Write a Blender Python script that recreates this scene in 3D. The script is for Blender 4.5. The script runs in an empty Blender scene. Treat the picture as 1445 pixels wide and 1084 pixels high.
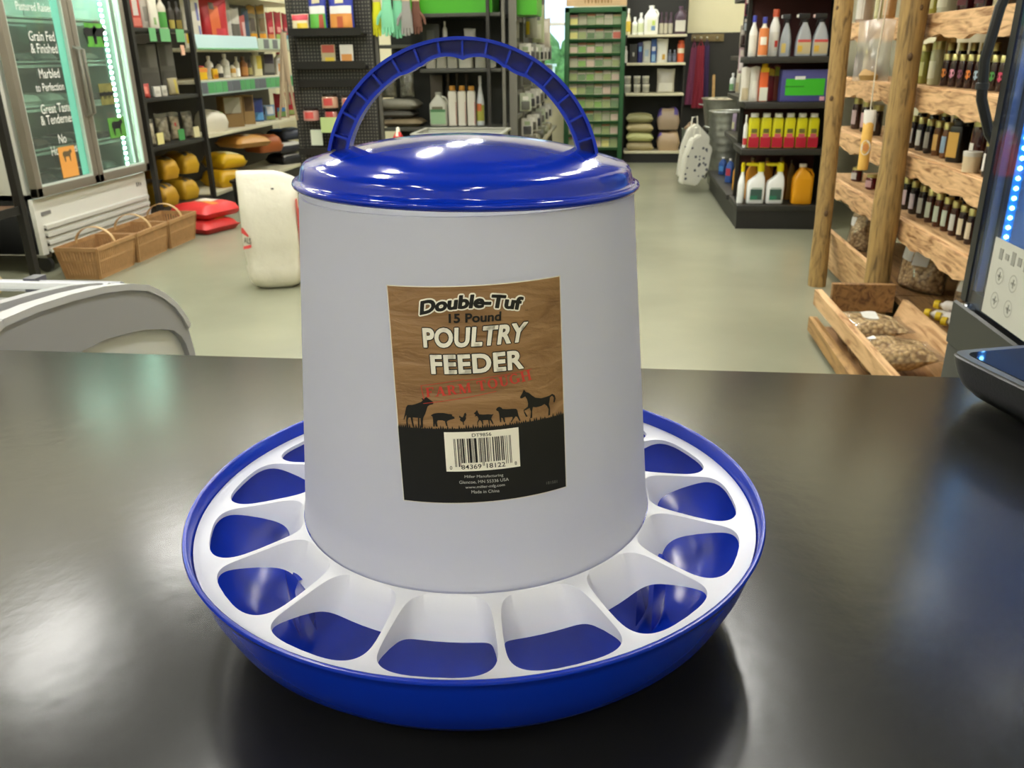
import bpy, bmesh, math, random
from mathutils import Vector, Matrix

# ---------------------------------------------------------------- camera, light, exposure
scene = bpy.context.scene
COL = scene.collection
R = math.radians
random.seed(11)
scene.view_settings.view_transform = 'Standard'
scene.view_settings.look = 'None'
scene.view_settings.gamma = 1.0
scene.view_settings.use_curve_mapping = False
scene.view_settings.exposure = 0.45
scene.cycles.use_denoising = True
scene.cycles.max_bounces = 8
scene.cycles.diffuse_bounces = 4
scene.cycles.transparent_max_bounces = 16
scene.cycles.caustics_reflective = False
scene.cycles.caustics_refractive = False
scene.cycles.sample_clamp_indirect = 8.0

CAM_YAW, CAM_PITCH, CAM_ROLL = R(7.0), R(21.47), 0.0134
cam_data = bpy.data.cameras.new('camera')
cam_data.sensor_fit = 'HORIZONTAL'
cam_data.sensor_width = 36.0
cam_data.lens = 1187.2 / 1445.0 * 36.0
cam_data.clip_start = 0.02
cam_data.clip_end = 200.0
cam_data.dof.use_dof = True
cam_data.dof.focus_distance = 0.50
cam_data.dof.aperture_fstop = 26.0
cam = bpy.data.objects.new('camera', cam_data)
COL.objects.link(cam)
fwd = Vector((-math.sin(CAM_YAW)*math.cos(CAM_PITCH), math.cos(CAM_YAW)*math.cos(CAM_PITCH), -math.sin(CAM_PITCH)))
rgt = Vector((math.cos(CAM_YAW), math.sin(CAM_YAW), 0.0))
upv = rgt.cross(fwd)
r2 = rgt*math.cos(CAM_ROLL) - upv*math.sin(CAM_ROLL)
u2 = upv*math.cos(CAM_ROLL) + rgt*math.sin(CAM_ROLL)
mw = Matrix((r2, u2, -fwd)).transposed().to_4x4()
mw.translation = Vector((0.0, 0.0, 1.361))
cam.matrix_world = mw
scene.camera = cam

LAMP_POWER = 72.0            # emission of the ceiling strips
LAMP_COLOR = (1.0, 0.985, 0.925)
world = bpy.data.worlds.new('daylight_sky')
scene.world = world
world.use_nodes = True
wb = world.node_tree.nodes['Background']
wb.inputs[0].default_value = (0.60, 0.80, 1.0, 1.0)
wb.inputs[1].default_value = 1.6

# ---------------------------------------------------------------- materials
def lin(h):
    h = h.lstrip('#')
    out = []
    for i in (0, 2, 4):
        c = int(h[i:i+2], 16)/255.0
        out.append(c/12.92 if c <= 0.04045 else ((c+0.055)/1.055)**2.4)
    return (*out, 1.0)

MATS = {}
def M(hexc, rough=0.5, metal=0.0, spec=0.5, coat=0.0, var=None, bump=None, coord='Object', sss=0.0, alpha=None):
    """plain or mottled procedural material; var=(scale, amount, stretch), bump=(scale, strength)"""
    key = ('m', hexc, rough, metal, spec, coat, var, bump, sss)
    if key in MATS:
        return MATS[key]
    m = bpy.data.materials.new('paint_' + hexc.lstrip('#'))
    m.use_nodes = True
    nt = m.node_tree
    p = nt.nodes['Principled BSDF']
    p.inputs['Base Color'].default_value = lin(hexc)
    p.inputs['Roughness'].default_value = rough
    p.inputs['Metallic'].default_value = metal
    p.inputs['Specular IOR Level'].default_value = spec
    p.inputs['Coat Weight'].default_value = coat
    p.inputs['Coat Roughness'].default_value = 0.12
    if sss:
        p.inputs['Subsurface Weight'].default_value = sss
        p.inputs['Subsurface Radius'].default_value = (0.01, 0.01, 0.012)
        p.inputs['Subsurface Scale'].default_value = 0.6
    if var or bump:
        tc = nt.nodes.new('ShaderNodeTexCoord')
    if var:
        mp = nt.nodes.new('ShaderNodeMapping')
        if len(var) > 2:
            mp.inputs['Scale'].default_value = var[2]
        nz = nt.nodes.new('ShaderNodeTexNoise')
        nz.inputs['Scale'].default_value = var[0]
        nz.inputs['Detail'].default_value = 5
        nt.links.new(tc.outputs[coord], mp.inputs[0])
        nt.links.new(mp.outputs[0], nz.inputs[0])
        rp = nt.nodes.new('ShaderNodeValToRGB')
        c = lin(hexc); a = var[1]
        rp.color_ramp.elements[0].position = 0.3
        rp.color_ramp.elements[1].position = 0.7
        rp.color_ramp.elements[0].color = (*[x*(1-a) for x in c[:3]], 1)
        rp.color_ramp.elements[1].color = (*[min(1, x*(1+a)) for x in c[:3]], 1)
        nt.links.new(nz.outputs[0], rp.inputs[0])
        nt.links.new(rp.outputs[0], p.inputs['Base Color'])
    if bump:
        nb = nt.nodes.new('ShaderNodeTexNoise')
        nb.inputs['Scale'].default_value = bump[0]
        nb.inputs['Detail'].default_value = 4
        bp = nt.nodes.new('ShaderNodeBump')
        bp.inputs['Strength'].default_value = bump[1]
        bp.inputs['Distance'].default_value = 0.01
        nt.links.new(tc.outputs[coord], nb.inputs[0])
        nt.links.new(nb.outputs[0], bp.inputs['Height'])
        nt.links.new(bp.outputs[0], p.inputs['Normal'])
    MATS[key] = m
    return m

def wood(light='#d9b27c', dark='#a87a45', axis='Z', scale=3.0, rough=0.65, wave=1.6):
    key = ('w', light, dark, axis, scale)
    if key in MATS:
        return MATS[key]
    m = bpy.data.materials.new('wood_' + light.lstrip('#'))
    m.use_nodes = True
    nt = m.node_tree
    p = nt.nodes['Principled BSDF']
    p.inputs['Roughness'].default_value = rough
    tc = nt.nodes.new('ShaderNodeTexCoord')
    mp = nt.nodes.new('ShaderNodeMapping')
    s = {'X': (0.9, 7, 7), 'Y': (7, 0.9, 7), 'Z': (7, 7, 0.9)}[axis]
    mp.inputs['Scale'].default_value = s
    nz = nt.nodes.new('ShaderNodeTexNoise')
    nz.inputs['Scale'].default_value = scale
    nz.inputs['Detail'].default_value = 6
    nz.inputs['Distortion'].default_value = wave
    rp = nt.nodes.new('ShaderNodeValToRGB')
    e = rp.color_ramp.elements
    e[0].position = 0.32; e[0].color = lin(dark)
    e[1].position = 0.62; e[1].color = lin(light)
    mid = e.new(0.46); mid.color = tuple(0.35*a+0.65*b for a, b in zip(lin(dark), lin(light)))
    nt.links.new(tc.outputs['Object'], mp.inputs[0])
    nt.links.new(mp.outputs[0], nz.inputs[0])
    nt.links.new(nz.outputs[0], rp.inputs[0])
    nt.links.new(rp.outputs[0], p.inputs['Base Color'])
    bp = nt.nodes.new('ShaderNodeBump')
    bp.inputs['Strength'].default_value = 0.3
    bp.inputs['Distance'].default_value = 0.01
    nt.links.new(nz.outputs[0], bp.inputs['Height'])
    nt.links.new(bp.outputs[0], p.inputs['Normal'])
    MATS[key] = m
    return m

def glow(color, strength, name='lamp_glow'):
    key = ('e', color, strength)
    if key in MATS:
        return MATS[key]
    m = bpy.data.materials.new(name)
    m.use_nodes = True
    nt = m.node_tree
    nt.nodes.clear()
    o = nt.nodes.new('ShaderNodeOutputMaterial')
    e = nt.nodes.new('ShaderNodeEmission')
    e.inputs[0].default_value = (*color, 1)
    e.inputs[1].default_value = strength
    nt.links.new(e.outputs[0], o.inputs[0])
    MATS[key] = m
    return m

def film(tint='#ffffff', rough=0.05, refl=0.10, opac=0.0, name='clear_film'):
    """thin clear sheet: mostly transparent, a little gloss and haze"""
    key = ('f', tint, rough, refl, opac)
    if key in MATS:
        return MATS[key]
    m = bpy.data.materials.new(name)
    m.use_nodes = True
    nt = m.node_tree
    nt.nodes.clear()
    o = nt.nodes.new('ShaderNodeOutputMaterial')
    t = nt.nodes.new('ShaderNodeBsdfTransparent')
    t.inputs[0].default_value = lin(tint)
    g = nt.nodes.new('ShaderNodeBsdfGlossy')
    g.inputs['Roughness'].default_value = rough
    d = nt.nodes.new('ShaderNodeBsdfDiffuse')
    d.inputs[0].default_value = lin('#d8d8d4')
    lw = nt.nodes.new('ShaderNodeLayerWeight')
    fr = nt.nodes.new('ShaderNodeMath'); fr.operation = 'POWER'
    fr.inputs[1].default_value = 4.0
    nt.links.new(lw.outputs['Facing'], fr.inputs[0])
    ad = nt.nodes.new('ShaderNodeMath'); ad.operation = 'MULTIPLY_ADD'
    ad.inputs[1].default_value = 0.6
    ad.inputs[2].default_value = refl*0.5
    ad.use_clamp = True
    mx = nt.nodes.new('ShaderNodeMixShader')
    mo = nt.nodes.new('ShaderNodeMixShader')
    mo.inputs[0].default_value = opac
    nt.links.new(fr.outputs[0], ad.inputs[0])
    nt.links.new(t.outputs[0], mo.inputs[1])
    nt.links.new(d.outputs[0], mo.inputs[2])
    nt.links.new(ad.outputs[0], mx.inputs[0])
    nt.links.new(mo.outputs[0], mx.inputs[1])
    nt.links.new(g.outputs[0], mx.inputs[2])
    nt.links.new(mx.outputs[0], o.inputs[0])
    MATS[key] = m
    return m

def grains(base, dark, scale=60.0, rough=0.45):
    """heap of kernels: cell pattern with relief"""
    key = ('g', base, dark, scale)
    if key in MATS:
        return MATS[key]
    m = bpy.data.materials.new('kernels_' + base.lstrip('#'))
    m.use_nodes = True
    nt = m.node_tree
    p = nt.nodes['Principled BSDF']
    p.inputs['Roughness'].default_value = rough
    tc = nt.nodes.new('ShaderNodeTexCoord')
    vo = nt.nodes.new('ShaderNodeTexVoronoi')
    vo.inputs['Scale'].default_value = scale
    rp = nt.nodes.new('ShaderNodeValToRGB')
    rp.color_ramp.elements[0].position = 0.38; rp.color_ramp.elements[0].color = lin(base)
    rp.color_ramp.elements[1].position = 0.85; rp.color_ramp.elements[1].color = lin(dark)
    nt.links.new(tc.outputs['Object'], vo.inputs[0])
    nt.links.new(vo.outputs['Distance'], rp.inputs[0])
    nt.links.new(rp.outputs[0], p.inputs['Base Color'])
    bp = nt.nodes.new('ShaderNodeBump')
    bp.invert = True
    bp.inputs['Strength'].default_value = 0.8
    bp.inputs['Distance'].default_value = 0.01
    nt.links.new(vo.outputs['Distance'], bp.inputs['Height'])
    nt.links.new(bp.outputs[0], p.inputs['Normal'])
    MATS[key] = m
    return m

def pegboard_mat():
    m = bpy.data.materials.new('perforated_black_steel')
    m.use_nodes = True
    nt = m.node_tree
    p = nt.nodes['Principled BSDF']
    p.inputs['Roughness'].default_value = 0.5
    tc = nt.nodes.new('ShaderNodeTexCoord')
    vo = nt.nodes.new('ShaderNodeTexVoronoi')
    vo.inputs['Scale'].default_value = 1/0.03
    vo.inputs['Randomness'].default_value = 0.0
    rp = nt.nodes.new('ShaderNodeValToRGB')
    rp.color_ramp.elements[0].position = 0.22; rp.color_ramp.elements[0].color = lin('#6a675c')
    rp.color_ramp.elements[1].position = 0.30; rp.color_ramp.elements[1].color = lin('#24231f')
    mp = nt.nodes.new('ShaderNodeMapping')
    mp.inputs['Scale'].default_value = (1, 0.0, 1)
    nt.links.new(tc.outputs['Object'], mp.inputs[0])
    nt.links.new(mp.outputs[0], vo.inputs[0])
    nt.links.new(vo.outputs['Distance'], rp.inputs[0])
    nt.links.new(rp.outputs[0], p.inputs['Base Color'])
    return m

# ---------------------------------------------------------------- mesh helpers
def to_mesh(bm, name, mat, sharp=35):
    bmesh.ops.recalc_face_normals(bm, faces=bm.faces)
    me = bpy.data.meshes.new(name)
    bm.to_mesh(me)
    bm.free()
    me.polygons.foreach_set('use_smooth', [True]*len(me.polygons))
    me.set_sharp_from_angle(angle=R(sharp))
    if mat:
        me.materials.append(mat)
    return me

def O(name, data, parent=None, loc=(0, 0, 0), rot=(0, 0, 0), label=None):
    o = bpy.data.objects.new(name, data)
    COL.objects.link(o)
    o.parent = parent
    o.location = loc
    o.rotation_euler = rot
    if label:
        o['label'] = label
    return o

def T(name, label, cat, loc=(0, 0, 0), rz=0.0, group=None, rot=None):
    o = O(name, None, None, loc, rot or (0, 0, rz))
    o.empty_display_size = 0.05
    o['label'] = label
    o['category'] = cat
    if group:
        o['group'] = group
    return o

def S(name, bm, mat, parent=None):
    o = O(name, to_mesh(bm, name, mat), parent)
    if parent is None:
        o['kind'] = 'structure'
    return o

def B():
    return bmesh.new()

def box(bm, x0, x1, y0, y1, z0, z1, bev=0.0):
    r = bmesh.ops.create_cube(bm, size=1.0)
    vs = r['verts']
    for v in vs:
        v.co = Vector(((x0+x1)/2 + v.co.x*(x1-x0), (y0+y1)/2 + v.co.y*(y1-y0), (z0+z1)/2 + v.co.z*(z1-z0)))
    if bev:
        es = list({e for v in vs for e in v.link_edges})
        bmesh.ops.bevel(bm, geom=es, offset=bev, segments=2, affect='EDGES', profile=0.6)
    return bm

def bar(bm, a, b, w, t, up=(0, 0, 1)):
    """rectangular bar from a to b, w wide (sideways) and t thick (along up)"""
    a, b = Vector(a), Vector(b)
    d = (b-a).normalized()
    s = d.cross(Vector(up))
    if s.length < 1e-5:
        s = d.cross(Vector((1, 0, 0)))
    s.normalize()
    u = s.cross(d)
    vs = []
    for p in (a, b):
        for i, j in ((-1, -1), (1, -1), (1, 1), (-1, 1)):
            vs.append(bm.verts.new(p + s*(w/2*i) + u*(t/2*j)))
    for f in ((0, 1, 2, 3), (7, 6, 5, 4), (0, 4, 5, 1), (1, 5, 6, 2), (2, 6, 7, 3), (3, 7, 4, 0)):
        bm.faces.new([vs[i] for i in f])
    return bm

def lathe(bm, prof, n=24, a0=0.0, a1=2*math.pi, c=(0, 0)):
    full = abs(a1-a0-2*math.pi) < 1e-6
    cols = []
    m = n if full else n+1
    for i in range(m):
        a = a0 + (a1-a0)*i/n
        ca, sa = math.cos(a), math.sin(a)
        cols.append([bm.verts.new((c[0]+r*ca, c[1]+r*sa, z)) for r, z in prof])
    for i in range(n):
        p, q = cols[i], cols[(i+1) % m]
        for j in range(len(prof)-1):
            bm.faces.new((p[j], q[j], q[j+1], p[j+1]))
    bmesh.ops.remove_doubles(bm, verts=bm.verts, dist=1e-6)
    return bm

def loft(bm, rings, cap0=True, cap1=True):
    vr = [[bm.verts.new(p) for p in ring] for ring in rings]
    n = len(vr[0])
    for a, b in zip(vr, vr[1:]):
        for i in range(n):
            bm.faces.new((a[i], a[(i+1) % n], b[(i+1) % n], b[i]))
    if cap0:
        bm.faces.new(list(reversed(vr[0])))
    if cap1:
        bm.faces.new(vr[-1])
    return bm

def sq(cx, cy, w, d, z, n=20, e=0.35):
    """rounded-rectangle ring"""
    out = []
    for i in range(n):
        a = 2*math.pi*(i+0.5)/n
        c, s = math.cos(a), math.sin(a)
        out.append((cx + w/2*math.copysign(abs(c)**e, c), cy + d/2*math.copysign(abs(s)**e, s), z))
    return out

def tube(bm, pts, r, n=8, closed=False):
    pts = [Vector(p) for p in pts]
    rings = []
    ref = None
    for i, p in enumerate(pts):
        if i == 0:
            d = pts[1]-pts[0]
        elif i == len(pts)-1:
            d = pts[-1]-pts[-2]
        else:
            d = pts[i+1]-pts[i-1]
        d.normalize()
        if ref is None:
            ref = Vector((0, 0, 1)) if abs(d.z) < 0.9 else Vector((1, 0, 0))
        s = d.cross(ref).normalized()
        u = s.cross(d).normalized()
        ref = u
        rr = r[i] if isinstance(r, (list, tuple)) else r
        rings.append([p + s*(rr*math.cos(2*math.pi*k/n)) + u*(rr*math.sin(2*math.pi*k/n)) for k in range(n)])
    return loft(bm, rings)

def prism(bm, poly, y0, y1, plane='XZ'):
    """extrude a polygon; plane XZ along y, plane YZ along x, plane XY along z"""
    def P(a, b, h):
        return {'XZ': (a, h, b), 'YZ': (h, a, b), 'XY': (a, b, h)}[plane]
    f = [bm.verts.new(P(a, b, y0)) for a, b in poly]
    g = [bm.verts.new(P(a, b, y1)) for a, b in poly]
    n = len(poly)
    bm.faces.new(f)
    bm.faces.new(list(reversed(g)))
    for i in range(n):
        bm.faces.new((f[i], g[i], g[(i+1) % n], f[(i+1) % n]))
    return bm

def part(name, root, bm, mat, loc=(0, 0, 0), rot=(0, 0, 0), sharp=35, label=None):
    return O(name, to_mesh(bm, name, mat, sharp), root, loc, rot, label)

SHARED = {}
def spart(name, root, key, fn, mat, loc=(0, 0, 0), rot=(0, 0, 0)):
    """part whose mesh is shared between alike things"""
    k = (key, mat.name)
    if k not in SHARED:
        SHARED[k] = to_mesh(fn(), name, mat)
    return O(name, SHARED[k], root, loc, rot)

def rnd(v):
    return round(v, 3)

# ---- lettering helpers
def text_bm(body, offset=0.0, shear=0.0, space=1.0):
    c = bpy.data.curves.new('lettering', 'FONT')
    c.body = body
    c.offset = offset
    c.shear = shear
    c.space_character = space
    c.resolution_u = 4
    o = bpy.data.objects.new('lettering', c)
    COL.objects.link(o)
    bpy.context.view_layer.update()
    me = bpy.data.meshes.new_from_object(o)
    bm = B()
    bm.from_mesh(me)
    bpy.data.objects.remove(o); bpy.data.curves.remove(c); bpy.data.meshes.remove(me)
    return bm

def fit(bm, quad, ref=None):
    """map the drawing's box onto a quad given as BL BR TR TL"""
    if ref is None:
        ref = (min(v.co.x for v in bm.verts), min(v.co.y for v in bm.verts), max(v.co.x for v in bm.verts), max(v.co.y for v in bm.verts))
    x0, y0, x1, y1 = ref
    for v in bm.verts:
        p, q = (v.co.x-x0)/(x1-x0), (v.co.y-y0)/(y1-y0)
        bl, br, tr, tl = quad
        v.co = Vector(((bl[0]*(1-p)+br[0]*p)*(1-q)+(tl[0]*(1-p)+tr[0]*p)*q, (bl[1]*(1-p)+br[1]*p)*(1-q)+(tl[1]*(1-p)+tr[1]*p)*q, 0))
    return bm

def bounds(bm):
    return (min(v.co.x for v in bm.verts), min(v.co.y for v in bm.verts), max(v.co.x for v in bm.verts), max(v.co.y for v in bm.verts))

# ---------------------------------------------------------------- goods builders (front faces -Y, base at z = 0)
def patch(name, root, surf, u0, v0, u1, v1, mat, off=0.0012, n=6, label=None):
    bm = B()
    g = []
    for j in range(n+1):
        row = []
        for i in range(n+1):
            u = u0 + (u1-u0)*i/n
            v = v0 + (v1-v0)*j/n
            x, y, z = surf(u, v)
            row.append(bm.verts.new((x, y-off, z)))
        g.append(row)
    for j in range(n):
        for i in range(n):
            bm.faces.new((g[j][i], g[j][i+1], g[j+1][i+1], g[j+1][i]))
    return part(name, root, bm, mat, label=label)

def patches(root, surf, o, off=0.0012, n=6):
    for k, p in enumerate(o.get('p', ())):
        patch('label' if k == 0 else 'print', root, surf, p[0], p[1], p[2], p[3], M(p[4], 0.45), off*(1+0.8*k), n)

def pouch_surf(w, h, d, seed, wr=1.0):
    rg = random.Random(seed)
    ph = [rg.uniform(0, 6.28) for _ in range(4)]
    def t(u, v):
        f = (1 - v**2.4)*min(1.0, (v+0.03)/0.10)**0.5
        s = max(0.0, 1-abs(u)**2.6)**0.5
        k = 1 + wr*0.10*math.sin(5*u+ph[0]+6*v) + wr*0.07*math.sin(9*v+ph[1]-3*u)
        return d/2*f*s*k + 0.001
    def xz(u, v):
        ww = w*(1 - 0.05*math.sin(math.pi*v))
        return u*ww/2, v*h*(1 - 0.015*math.cos(3*u+ph[2])*v)
    return t, xz

def pouch(root, w, h, d, o):
    t, xz = pouch_surf(w, h, d, o.get('seed', 1), o.get('wr', 1.0))
    bm = B()
    nu, nv = 12, 12
    fr, bk = [], []
    for j in range(nv+1):
        a, b = [], []
        for i in range(nu+1):
            u, v = -1+2*i/nu, j/nv
            x, z = xz(u, v)
            a.append(bm.verts.new((x, -t(u, v), z)))
            b.append(bm.verts.new((x, t(u, v), z)))
        fr.append(a); bk.append(b)
    for j in range(nv):
        for i in range(nu):
            bm.faces.new((fr[j][i], fr[j][i+1], fr[j+1][i+1], fr[j+1][i]))
            bm.faces.new((bk[j][i+1], bk[j][i], bk[j+1][i], bk[j+1][i+1]))
    for j in range(nv):
        for i in (0, nu):
            bm.faces.new((fr[j][i], fr[j+1][i], bk[j+1][i], bk[j][i]))
    for i in range(nu):
        for j in (0, nv):
            bm.faces.new((fr[j][i], fr[j][i+1], bk[j][i+1], bk[j][i]))
    part('bag', root, bm, o.get('mat') or M(o['c'], o.get('rough', 0.38), bump=(14, 0.25)), sharp=60)
    surf = lambda u, v: (xz(u, v)[0], -t(u, v), xz(u, v)[1])
    patches(root, surf, o, 0.002, 8)
    if o.get('seal'):
        bm = B(); box(bm, -w*0.5, w*0.5, -0.002, 0.002, h*0.985, h*1.03)
        part('seal', root, bm, M(o['seal'], 0.4))
    if o.get('hook'):
        part('hook', root, tube(B(), [(0.01, 0, h*0.96), (o['hook'], 0, h*0.96)], 0.004, 6), M('#8a8a86', 0.3, 0.9))

def clearbag(root, w, h, d, o):
    """clear bag: heap of kernels inside a glossy film"""
    fill = o.get('fill', 0.82)
    t, xz = pouch_surf(w, h, d, o.get('seed', 1), 1.4)
    def shell(k, v1):
        bm = B()
        nu, nv = 14, 12
        fr, bk = [], []
        for j in range(nv+1):
            a, b = [], []
            for i in range(nu+1):
                u, v = -1+2*i/nu, v1*j/nv
                x, z = xz(u, v)
                s = k if j not in (nv,) or v1 == 1 else k*0.5
                a.append(bm.verts.new((x*k, -t(u, v)*s, z*1.0 + (0 if k == 1 else 0.004))))
                b.append(bm.verts.new((x*k, t(u, v)*s, z*1.0 + (0 if k == 1 else 0.004))))
            fr.append(a); bk.append(b)
        for j in range(nv):
            for i in range(nu):
                bm.faces.new((fr[j][i], fr[j][i+1], fr[j+1][i+1], fr[j+1][i]))
                bm.faces.new((bk[j][i+1], bk[j][i], bk[j+1][i], bk[j+1][i+1]))
            for i in (0, nu):
                bm.faces.new((fr[j][i], fr[j+1][i], bk[j+1][i], bk[j][i]))
        for i in range(nu):
            for j in (0, nv):
                bm.faces.new((fr[j][i], fr[j][i+1], bk[j][i+1], bk[j][i]))
        return bm
    part('contents', root, shell(0.95, fill), grains(o['c'], o.get('c2', '#7a5c38'), o.get('gs', 55)), sharp=60)
    part('clear_film', root, shell(1.0, 1.0), film('#f4f0e6', 0.12, 0.16, 0.06), sharp=60)
    surf = lambda u, v: (xz(u, v)[0], -t(u, v), xz(u, v)[1])
    patches(root, surf, o, 0.002, 6)

def bottle(root, w, h, d, o):
    r = w/2
    sh, nk = o.get('sh', 0.62), o.get('nk', 0.36)
    ct = o.get('ct', 0.86)
    nr = r*nk
    def body():
        return lathe(B(), [(0, 0.001), (r*0.9, 0.001), (r, h*0.02), (r, h*sh), (r*0.93, h*(sh+0.06)), (nr*1.15, h*(ct-0.08)), (nr, h*(ct-0.04)), (nr, h*ct), (0, h*ct)], 20)
    spart('body', root, ('bot', rnd(w), rnd(h), sh, nk, ct), body, o.get('mat') or M(o['c'], o.get('rough', 0.3)))
    cr = max(nr*1.25, 0.008) if not o.get('wide') else r*0.8
    def cap():
        return lathe(B(), [(0, h*(ct-0.02)), (cr, h*(ct-0.02)), (cr, h*0.985), (cr*0.9, h), (0, h)], 16)
    spart('cap', root, ('cap', rnd(w), rnd(h), ct, rnd(cr)), cap, M(o.get('cap', '#f2f2ee'), 0.4))
    if o.get('lab'):
        v0, v1 = o.get('lv', (0.12, 0.52))
        surf = lambda u, v: (r*math.sin(u*1.35), -r*math.cos(u*1.35), v*h)
        patch('label', root, surf, -1, v0, 1, v1, M(o['lab'], 0.5), 0.0015)
        for k, p in enumerate(o.get('p', ())):
            patch('print', root, surf, p[0], p[1], p[2], p[3], M(p[4], 0.5), 0.0028+0.001*k)

def squeeze(root, w, h, d, o):
    """square bottle with straight sides and a flat screw cap"""
    bm = loft(B(), [sq(0, 0, w*0.94, d*0.94, 0.001), sq(0, 0, w, d, h*0.03), sq(0, 0, w, d, h*0.80), sq(0, 0, w*0.9, d*0.9, h*0.86), sq(0, 0, w*0.5, w*0.5, h*0.885, e=1), sq(0, 0, w*0.5, w*0.5, h*0.90, e=1)])
    part('body', root, bm, M(o['c'], 0.3))
    part('cap', root, lathe(B(), [(0, h*0.885), (w*0.36, h*0.885), (w*0.36, h*0.99), (w*0.33, h), (0, h)], 18), M(o.get('cap', '#f4f4f0'), 0.4))
    surf = lambda u, v: (u*w/2*0.97, -d/2, v*h)
    patches(root, surf, o, 0.0015, 3)

def jug(root, w, h, d, o):
    d = d or w*0.7
    cx = o.get('cx', 0.0)*w
    rings = [sq(0, 0, w*0.93, d*0.93, 0.001), sq(0, 0, w, d, h*0.03), sq(0, 0, w, d, h*0.62), sq(0, 0, w*0.96, d*0.96, h*0.66),
             sq(cx*0.6, 0, w*0.62, d*0.7, h*0.78), sq(cx, 0, w*0.34, w*0.34, h*0.88, e=0.8), sq(cx, 0, w*0.30, w*0.30, h*0.93, e=1)]
    part('body', root, loft(B(), rings), o.get('mat') or M(o['c'], 0.35))
    part('cap', root, lathe(B(), [(0, h*0.92), (w*0.19, h*0.92), (w*0.19, h*0.99), (w*0.16, h), (0, h)], 16, c=(cx, 0)), M(o.get('cap', '#f4f4f0'), 0.4))
    if o.get('handle', True):
        sx = -1 if cx > 0 else 1
        bm = tube(B(), [(sx*w*0.46, 0, h*0.60), (sx*w*0.49, 0, h*0.72), (sx*w*0.36+cx*0.2, 0, h*0.84), (cx+sx*w*0.10, 0, h*0.88)], w*0.06, 8)
        part('handle', root, bm, o.get('mat') or M(o['c'], 0.35))
    surf = lambda u, v: (u*w/2*0.95, -d/2, v*h)
    patches(root, surf, o, 0.0015, 3)

def sprayer(root, w, h, d, o):
    """hose-end sprayer: sloped-shoulder bottle, yellow spray head pointing left"""
    d = d or w*0.55
    nx = w*0.22
    rings = [sq(0, 0, w*0.94, d*0.9, 0.001), sq(0, 0, w, d, h*0.03), sq(0, 0, w, d, h*0.46), sq(w*0.02, 0, w*0.94, d*0.9, h*0.54),
             sq(w*0.16, 0, w*0.6, d*0.7, h*0.64), sq(nx, 0, w*0.34, w*0.34, h*0.72, e=0.8), sq(nx, 0, w*0.30, w*0.30, h*0.80, e=0.9)]
    part('body', root, loft(B(), rings), M(o['c'], 0.3))
    bm = lathe(B(), [(0, h*0.78), (w*0.20, h*0.78), (w*0.20, h*0.93), (w*0.17, h), (0, h)], 14, c=(nx, 0))
    tube(bm, [(nx, 0, h*0.945), (-w*0.45, 0, h*0.95), (-w*0.62, 0, h*0.955)], [w*0.10, w*0.10, w*0.075], 10)
    part('spray_head', root, bm, M(o.get('cap', '#f2e012'), 0.35))
    surf = lambda u, v: (u*w/2*0.92, -d/2, v*h)
    patches(root, surf, o, 0.0015, 3)

def trigger(root, w, h, d, o):
    """trigger spray bottle: wide foot tapering to a neck, dark spray head"""
    d = d or w*0.7
    rings = [sq(0, 0, w*0.95, d*0.95, 0.001), sq(0, 0, w, d, h*0.03), sq(0, 0, w, d, h*0.30), sq(0, 0, w*0.86, d*0.86, h*0.46),
             sq(0, 0, w*0.6, d*0.7, h*0.62), sq(0, 0, w*0.34, w*0.34, h*0.74, e=0.8), sq(0, 0, w*0.3, w*0.3, h*0.80, e=1)]
    part('body', root, loft(B(), rings), o.get('mat') or M(o['c'], 0.22))
    bm = lathe(B(), [(0, h*0.77), (w*0.2, h*0.77), (w*0.2, h*0.84), (0, h*0.84)], 14)
    box(bm, -w*0.46, w*0.26, -w*0.13, w*0.13, h*0.85, h*0.97, 0.003)
    bar(bm, (-w*0.22, 0, h*0.86), (-w*0.34, 0, h*0.70), w*0.14, w*0.07)
    part('spray_head', root, bm, M(o.get('cap', '#1c1c1e'), 0.4))
    bm = B(); box(bm, -w*0.58, -w*0.46, -w*0.09, w*0.09, h*0.88, h*0.95, 0.002)
    part('nozzle', root, bm, M(o.get('noz', '#e8e8e6'), 0.4))
    surf = lambda u, v: (u*w/2*(1-0.25*max(0, v-0.3)), -d/2*(1 if v < 0.3 else 1-(v-0.3)*0.875), v*h)
    patches(root, surf, o, 0.0018, 4)

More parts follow.
